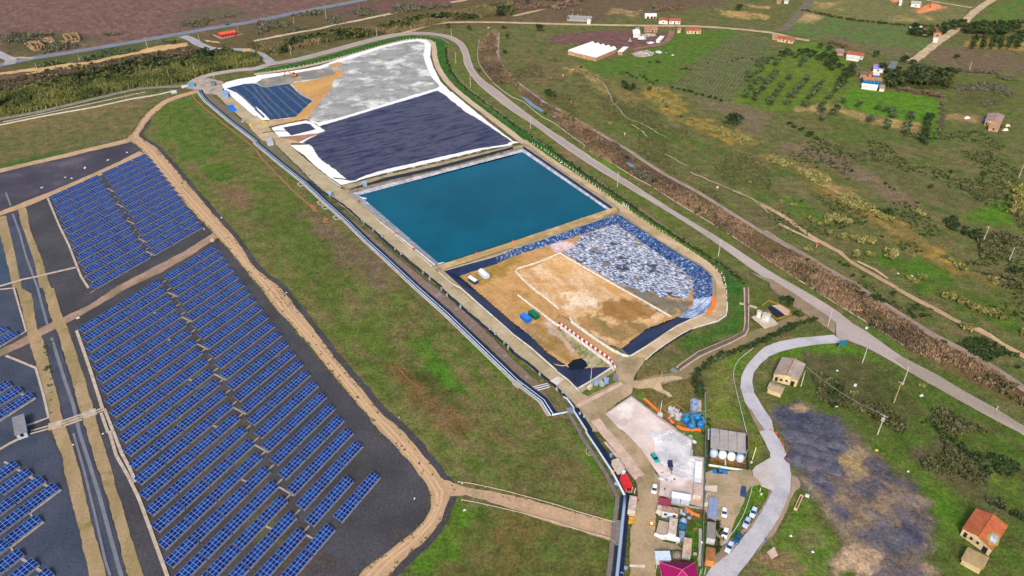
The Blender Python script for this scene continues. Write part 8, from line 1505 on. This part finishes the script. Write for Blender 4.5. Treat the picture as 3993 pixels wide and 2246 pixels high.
hedge('30: 1350,915 1500,930 1650,960 1740,990', 16, 2.6, 'brown', 'purplish scrub bush under the small wood', 'scrub bushes under the small wood', 3)
hedge('31: 560,0 700,30 930,160', 12, 1.6, 'olive', 'olive green bush in the line crossing the upper right meadow', 'bush line across the upper meadow', 2)
hedge('31: 1820,780 1900,840 2000,900 2100,940 2200,960', 24, 2.4, 'dark', 'dark thicket bush below the upper right power pole', 'thicket bushes below the power pole', 3, 1.1)
hedge('31: 2390,440 2480,520 2500,700 2530,620 2570,480', 18, 3.2, 'cane', 'tall pale yellow cane clump at the right edge', 'cane clumps at the right edge', 4, 1.3)
for k, x, y, r in (('31', 620, 770, 3.4), ('31', 680, 760, 3.8), ('31', 740, 790, 3.8), ('31', 790, 800, 3.0), ('31', 590, 800, 2.4), ('31', 450, 780, 2.6), ('31', 525, 815, 2.0), ('31', 755, 955, 3.0), ('31', 870, 960, 2.8), ('31', 930, 990, 3.4), ('31', 1000, 980, 3.2), ('31', 1060, 975, 2.6), ('31', 1220, 1140, 3.8), ('31', 1190, 1110, 2.6), ('31', 870, 1130, 2.8), ('31', 1030, 1130, 2.2), ('31', 620, 900, 2.0), ('31', 400, 1075, 2.6), ('31', 1560, 1360, 2.6), ('31', 1420, 1370, 2.0), ('31', 1480, 1400, 2.2), ('31', 1490, 690, 2.2), ('31', 1545, 720, 2.4), ('32', 1810, 105, 2.8), ('32', 1870, 110, 2.4), ('32', 1950, 150, 2.6), ('32', 2050, 200, 2.8), ('32', 2150, 240, 2.8), ('32', 2250, 280, 2.8), ('32', 2350, 300, 2.6), ('32', 1990, 410, 3.2), ('32', 870, 1080, 1.8), ('32', 1545, 980, 1.6), ('32', 2560, 480, 2.6), ('20', 980, 1260, 2.2), ('31', 260, 630, 1.8), ('31', 140, 590, 1.8), ('21', 2380, 400, 1.6), ('31', 370, 715, 1.2)):
    shrub(A(k, x, y), r, 'cane', 'pale yellow green cane clump in the meadows right of the canal', 'cane clumps right of the canal', 'cane_clump', 1.2)
for k, x, y, r in (('31', 725, 1190, 1.3), ('31', 770, 1220, 1.3), ('31', 815, 1235, 1.2), ('31', 850, 1330, 1.3), ('31', 960, 1340, 1.2), ('31', 1180, 405, 1.6), ('31', 1230, 440, 1.1), ('31', 1275, 458, 1.0), ('31', 850, 275, 1.8), ('31', 490, 240, 1.5), ('31', 1045, 660, 1.8), ('31', 1200, 690, 2.6), ('31', 1240, 700, 2.2), ('31', 1500, 595, 1.2), ('31', 800, 360, 1.2), ('31', 2170, 320, 2.2), ('31', 2130, 870, 1.6), ('31', 1140, 935, 1.2), ('31', 330, 585, 1.5), ('31', 1840, 290, 2.0), ('31', 1640, 435, 2.0), ('20', 1690, 1180, 1.3), ('20', 1800, 1210, 1.2), ('20', 680, 680, 1.8), ('20', 1540, 1080, 1.2), ('20', 1370, 900, 2.4), ('30', 215, 1250, 2.4), ('30', 260, 1280, 2.2), ('30', 345, 1310, 2.4), ('30', 435, 1350, 2.8), ('30', 400, 1370, 2.2), ('30', 500, 1400, 2.4)):
    shrub(A(k, x, y), r, 'dark', 'small dark bush dotted over the meadows right of the canal', 'bushes dotted over the right meadows')
for k, x, y, r in (('21', 1250, 300, 4.5), ('21', 1300, 330, 5.0), ('21', 1360, 350, 4.2), ('21', 1420, 390, 3.4), ('21', 1130, 150, 3.2), ('21', 1760, 620, 2.6), ('21', 1850, 690, 3.0), ('32', 1110, 130, 3.8), ('32', 940, 60, 2.6), ('32', 1040, 360, 2.4), ('32', 1560, 290, 2.2), ('32', 1470, 300, 2.2), ('32', 1430, 250, 2.0), ('31', 400, 1180, 2.2), ('32', 2100, 680, 2.2), ('32', 2180, 700, 2.4), ('32', 1780, 560, 2.2), ('32', 2520, 800, 2.2), ('20', 320, 1150, 2.0), ('10', 2240, 720, 2.4), ('10', 2480, 290, 3.5)):
    shrub(A(k, x, y), r * .8, 'grey' if r > 4.1 else 'dark', 'dusky bush growing along the reed channel', 'bushes along the reed channel')
for i in range(34): shrub(A('32', 660 + random.gauss(0, 75), 1090 + random.gauss(0, 55)), random.uniform(1.2, 2.2), 'dark', 'dark bush of the big thicket beside the ash field', 'bushes of the big thicket')
for x, y, r in ((1980, 60, 1.7), (2060, 110, 1.8), (2130, 60, 1.6), (2110, 150, 1.4), (2230, 660, 1.2), (2240, 780, 1.1), (2130, 960, 1.0)): shrub(A('a', x, y), r, 'dark', 'dark shrub behind the fence beside the blue tanks', 'shrubs beside the blue tanks')
for i, (k, x, y) in enumerate((('b', 60, 60), ('b', 110, 130), ('b', 170, 60), ('b', 240, 720), ('b', 300, 690), ('b', 510, 930), ('b', 1240, 500), ('b', 1290, 720), ('b', 1350, 700), ('b', 1180, 960), ('b', 1650, 1290), ('b', 1760, 1330), ('b', 1890, 1380), ('c', 1650, 60), ('c', 1720, 120), ('c', 1830, 190), ('c', 1900, 260), ('c', 1960, 440), ('c', 1100, 140), ('c', 1560, 740), ('c', 1820, 880), ('c', 1960, 980), ('a', 130, 1420), ('a', 1500, 760), ('a', 1700, 980), ('a', 1850, 1030), ('a', 1940, 1150), ('c', 360, 1330), ('c', 350, 1410), ('c', 440, 1280))):
    s_ = random.uniform(.35, .8); mb = MB(); mb.prism([(-s_, -s_ * .6), (s_, -s_ * .6), (s_, s_ * .5), (-s_ * .8, s_ * .6)], 0, s_ * .9, top=[(-s_ * .9, -s_ * .5), (s_ * .9, -s_ * .5), (s_ * .8, s_ * .4), (-s_ * .7, s_ * .5)]); mb.box(-s_ * .4, s_ * .5, -s_ * .3, s_ * .2, s_ * .9, s_ * 1.15)
    tag(mb.build('crate', random.choice([w_grey, w_beige, m_tg, m_tb, mat('crate_brown', S(150, 116, 88)), mat('crate_dark', S(70, 74, 84))]), None, A(k, x, y), random.uniform(0, 3)), 'small crate or box among the odds and ends lying about the compound', 'crate', 'crates lying about the compound')
# ---- stuff: what nobody could count
def scatter_points(text, n, seed):
    poly = Q(text); xs = [p.x for p in poly]; ys = [p.y for p in poly]; g = np.random.default_rng(seed); out = np.zeros((0, 2))
    while len(out) < n:
        q = np.stack([g.uniform(min(xs), max(xs), n * 2), g.uniform(min(ys), max(ys), n * 2)], 1); q = q[signed(poly, q[:, 0], q[:, 1])[0]]; out = np.concatenate([out, q])
    return out[:n]
def thicket(name, text, n, r0, r1, kind, seed, hk=1.0, n_each=22, clump=0):
    P_ = scatter_points(text, n if not clump else n * 3, seed); g = np.random.default_rng(seed)
    if clump: v = vnoise(P_[:, 0] * clump, P_[:, 1] * clump); P_ = P_[np.argsort(-v)[:n]]
    r = g.uniform(r0, r1, len(P_)); V, F, mi = leaves(np.concatenate([P_, np.zeros((len(P_), 1))], 1), r, r * 1.3 * hk, n_each, .34, 0, seed)
    V[:, 2] = np.maximum(V[:, 2], .02); return tag(link_mesh(name, np_mesh(name, V, F, mi, LV[kind])), kind='stuff')
def blades(name, text, n, h0, h1, w, mats, seed, lean=.25, gap=-9):
    P_ = scatter_points(text, n, seed); P_ = P_[vnoise(P_[:, 0] * .11, P_[:, 1] * .11) + .5 * vnoise(P_[:, 0] * .4, P_[:, 1] * .4) > gap]; n = len(P_); g = np.random.default_rng(seed); a = g.uniform(0, PI, n); h = g.uniform(h0, h1, n) * (1 + .9 * vnoise(P_[:, 0] * .12, P_[:, 1] * .12)); ww = w * g.uniform(.6, 1.4, n)
    dx, dy = np.cos(a) * ww, np.sin(a) * ww; t = g.normal(size=(n, 2)) * (lean * h)[:, None]
    b0 = np.stack([P_[:, 0] - dx, P_[:, 1] - dy, np.zeros(n)], 1); b1 = np.stack([P_[:, 0] + dx, P_[:, 1] + dy, np.zeros(n)], 1); m1 = np.stack([P_[:, 0] + dx * 1.2 + t[:, 0] * .5, P_[:, 1] + dy * 1.2 + t[:, 1] * .5, h * .6], 1); tp = np.stack([P_[:, 0] + t[:, 0], P_[:, 1] + t[:, 1], h], 1)
    V = np.stack([b0, b1, m1, tp], 1).reshape(-1, 3); cl = vnoise(P_[:, 0] * .06 + 5, P_[:, 1] * .06) + g.normal(size=n) * .16; mi = np.digitize(cl, np.quantile(cl, np.linspace(0, 1, len(mats) + 1)[1:-1]))
    return tag(link_mesh(name, np_mesh(name, V, np.arange(4 * n).reshape(-1, 4), mi, mats)), kind='stuff')
CANAL = '10: 2250,440 2330,340 2400,300 2428,340 2418,560 2478,690 2576,800 20: 160,925 340,1055 520,1135 1040,1448 21: 1130,100 1250,185 1500,335 1800,490 2000,620 2576,965 31: 400,1160 900,1448 32: 960,60 1170,190 1700,520 2250,810 2576,1040 3800,1760 3800,1930 2576,1190 1900,820 1420,618 1000,352 800,232 440,5 31: 0,1175 21: 2300,995 2000,805 1400,435 1290,360 1180,310 700,40 20: 700,1448 430,1250 500,1200 300,1080 100,960 0,830 10: 2400,850 2270,680 2230,560'
reedm = [leafm('reed_brown_%d' % i, a, b) for i, (a, b) in enumerate(((S(108, 92, 76), S(94, 82, 66)), (S(138, 116, 92), S(122, 106, 84)), (S(168, 140, 110), S(156, 128, 102))))]
blades('reed_bed', CANAL, 54000, .7, 1.7, .26, reedm, 5, gap=-.13)
thicket('channel_scrub', CANAL, 420, .5, 1.5, 'brown', 6, 1.2, 18)
thicket('channel_scrub', CANAL, 260, .5, 1.7, 'scrub', 36, 1, 18, .05)
rg = [leafm('reed_green_%d' % i, a, b) for i, (a, b) in enumerate(((S(70, 82, 44), S(84, 94, 52)), (S(104, 112, 58), S(118, 122, 66)), (S(134, 132, 78), S(118, 120, 68))))]
BANK = '00: -150,1000 0,960 500,850 1300,740 1700,640 2300,540 2576,560 10: 60,600 00: 2576,640 2100,735 1950,790 1800,835 1300,895 900,985 500,1085 0,1190 -150,1240'
blades('reed_bank', BANK, 40000, 1.8, 3.6, .5, rg, 8, .22, -.22)
thicket('bank_scrub', '00: 350,880 1300,650 2000,540 2300,490 2330,560 1700,690 1300,770 500,930', 190, 1.6, 3.6, 'wood', 9, 1.1, 26)
thicket('purple_scrub', '00: -100,840 600,690 1300,590 1900,480 2000,520 1600,640 900,740 0,960', 300, .7, 1.8, 'brown', 10)
thicket('purple_scrub', '00: -100,840 600,690 1300,590 1900,480 2000,520 1600,640 900,740 0,960', 260, .7, 2.0, 'scrub', 37)
thicket('moor_scrub', '00: 0,340 1200,340 2576,120 2576,210 1600,350 700,500 450,540 0,560', 420, .7, 2.0, 'grey', 11, 1, 18, .05)
thicket('verge_scrub', '00: 330,660 900,540 1560,430 1880,420 1500,500 900,610 350,690', 320, .8, 2.0, 'olive', 12, 1, 18, .06)
BELT = '10: -100,470 330,420 700,350 1300,270 1700,180 2300,60 2576,30 2576,150 1950,215 1500,315 900,395 400,490 180,560 0,520'
blades('reed_belt', BELT, 17000, 1.8, 3.6, .5, [leafm('reed_tan_%d' % i, a, b) for i, (a, b) in enumerate(((S(82, 84, 56), S(94, 92, 62)), (S(118, 114, 72), S(130, 122, 80)), (S(142, 124, 92), S(130, 112, 84))))], 13)
thicket('belt_scrub', BELT, 420, 1.4, 3.8, 'wood', 14, 1, 24, .04)
thicket('upper_scrub', '10: 0,230 700,90 1200,40 1700,20 2500,-30 2576,0 1700,100 1200,165 600,290 0,380', 620, .8, 2.2, 'grey', 15, 1, 16, .05)
thicket('upper_scrub', '20: 0,-20 1500,-20 2000,60 1500,120 600,150 0,130', 300, .9, 2.4, 'brown', 16, 1, 16, .05)
thicket('meadow_scrub', '32: 420,760 900,740 1280,940 1500,1120 2200,1448 1300,1448 1000,1250 820,1220 500,1100', 620, .45, 1.5, 'scrub', 17, .9, 20, .08)
thicket('meadow_scrub', '33: 1150,0 1750,60 2200,450 2500,760 2200,700 1750,540 1380,290', 420, .4, 1.3, 'scrub', 18, .9, 20, .09)
thicket('meadow_scrub', '33: 1150,0 1900,-200 2576,300 2576,900 2300,760 1750,540 1380,290', 420, .35, 1.1, 'dark', 19, .8, 18, .09)
thicket('ochre_scrub', '31: -50,140 250,190 800,450 1000,630 1350,810 1700,1060 2100,1310 2576,1448 2200,1400 1500,1130 900,690 400,340', 900, .5, 1.5, 'cane', 20, .9, 16, .07)
thicket('ochre_scrub', '20: 1250,880 1500,890 1700,1090 2000,1260 2400,1410 2500,1448 2200,1420 1700,1180 1350,1000', 460, .5, 1.4, 'cane', 21, .9, 14, .08)
thicket('meadow_tufts', '20: 0,600 1000,600 1250,880 1700,1200 2576,1448 21: 2576,900 1600,300 1050,-20 20: 500,1100 0,760', 3200, .3, .9, 'scrub', 22, .7, 8, .06)
thicket('meadow_tufts', '31: 0,0 2576,-200 2576,1448 32: 2576,900 1170,140 31: 900,1400 0,860', 2600, .3, .95, 'dark', 23, .7, 10, .06)
thicket('pasture_scrub', '30: 1880,780 2500,780 2450,1000 2100,1110 1900,1080', 420, .6, 1.6, 'grey', 24, .8, 16, .05)
thicket('thicket', '31: 2150,930 2576,900 2576,1448 2300,1448 2150,1150', 420, .7, 2.2, 'scrub', 25, 1, 20, .07)
thicket('right_edge_scrub', '32: 1650,250 2576,700 2576,1000 2000,640 1650,470', 200, .5, 1.3, 'dark', 26, .8, 14, .08)
thicket('slope_weeds', 'O: 505,240 365,335 400,402 700,762 1090,1215 1550,1325 1400,1055 1040,745 800,505 650,385', 3600, .2, .5, 'scrub', 27, .6, 6, .05)
thicket('gravel_weeds', '02: 1740,360 2200,950 2576,1330 13: 30,330 600,1060 900,1448 400,1448 03: 2300,900 1800,200 02: 1500,900', 420, .2, .55, 'olive', 28, .6, 8, .08)
thicket('track_weeds', '02: 430,480 520,490 530,1400 480,1000', 26, .4, .9, 'olive', 29, .7, 14)
thicket('dike_scrub', '22: 1780,880 1930,790 2200,650 2250,630 2000,720 1850,850', 60, .6, 1.2, 'olive', 30, .9, 18)
# vineyard rows: posts, wire and thin vines, each row one thing
for i in range(16):
    f = i / 15; a = A('20', 2215 + 360 * f, 335 + 75 * f); b = A('20', 1590 + 560 * f, 880 + 140 * f); L_ = (b - a).length; d = (b - a).normalized(); t = empty('vine_row', a, 0, 'bare vine row with pale posts in the vineyard below the red roofed cottage', 'vine row', 'vine rows of the vineyard')
    mb = MB()
    for k in range(13): q = d * (L_ * k / 12); mb.box(q.x - .08, q.x + .08, q.y - .08, q.y + .08, 0, 1.6)
    mb.tube([(0, 0, 1.3), tuple(d * L_ + Vector((0, 0, 1.3)))], .06, 4); mb.build('trellis', mat('vine_post', S(150, 148, 126)), t)
    n = 46; g = np.random.default_rng(500 + i); s = g.uniform(0, L_, n); V, F, mi = leaves([(d.x * q, d.y * q, .2) for q in s], [.55] * n, [1.1] * n, 8, .4, 0, 500 + i); link_mesh('vines', np_mesh('vines', V, F, mi, LV['grey']), t)
for i in range(9):
    p = A('20', 1600 + i * 62, 885 + i * 16 + random.uniform(-4, 4)); shrub(p, random.uniform(1.6, 2.6), 'dark', 'dark bush along the lower edge of the vineyard', 'bushes along the vineyard edge')
for i in range(26):
    f = i / 25; shrub(A('20', 2340 + 236 * f + random.uniform(-40, 40), 800 - 230 * f + random.uniform(-25, 25)), random.uniform(1.8, 3.2), 'olive', 'grey green bush in the belt between vineyard and orchard', 'bushes between vineyard and orchard')
for nm, L_, sd in (('track_weeds', offset(rs, .4), 40), ('track_weeds', offset(ls, -.3), 41)):
    g = np.random.default_rng(sd); k = g.integers(0, len(L_), 420); P_ = np.array([(L_[i].x, L_[i].y, 0) for i in k]) + np.concatenate([g.normal(size=(420, 2)) * .9, np.zeros((420, 1))], 1); r = g.uniform(.2, .55, 420); V, F, mi = leaves(P_, r, r, 8, .4, 0, sd); V[:, 2] = np.maximum(V[:, 2], .05)
    tag(link_mesh(nm, np_mesh(nm, V, F, mi, LV['scrub'])), kind='stuff')
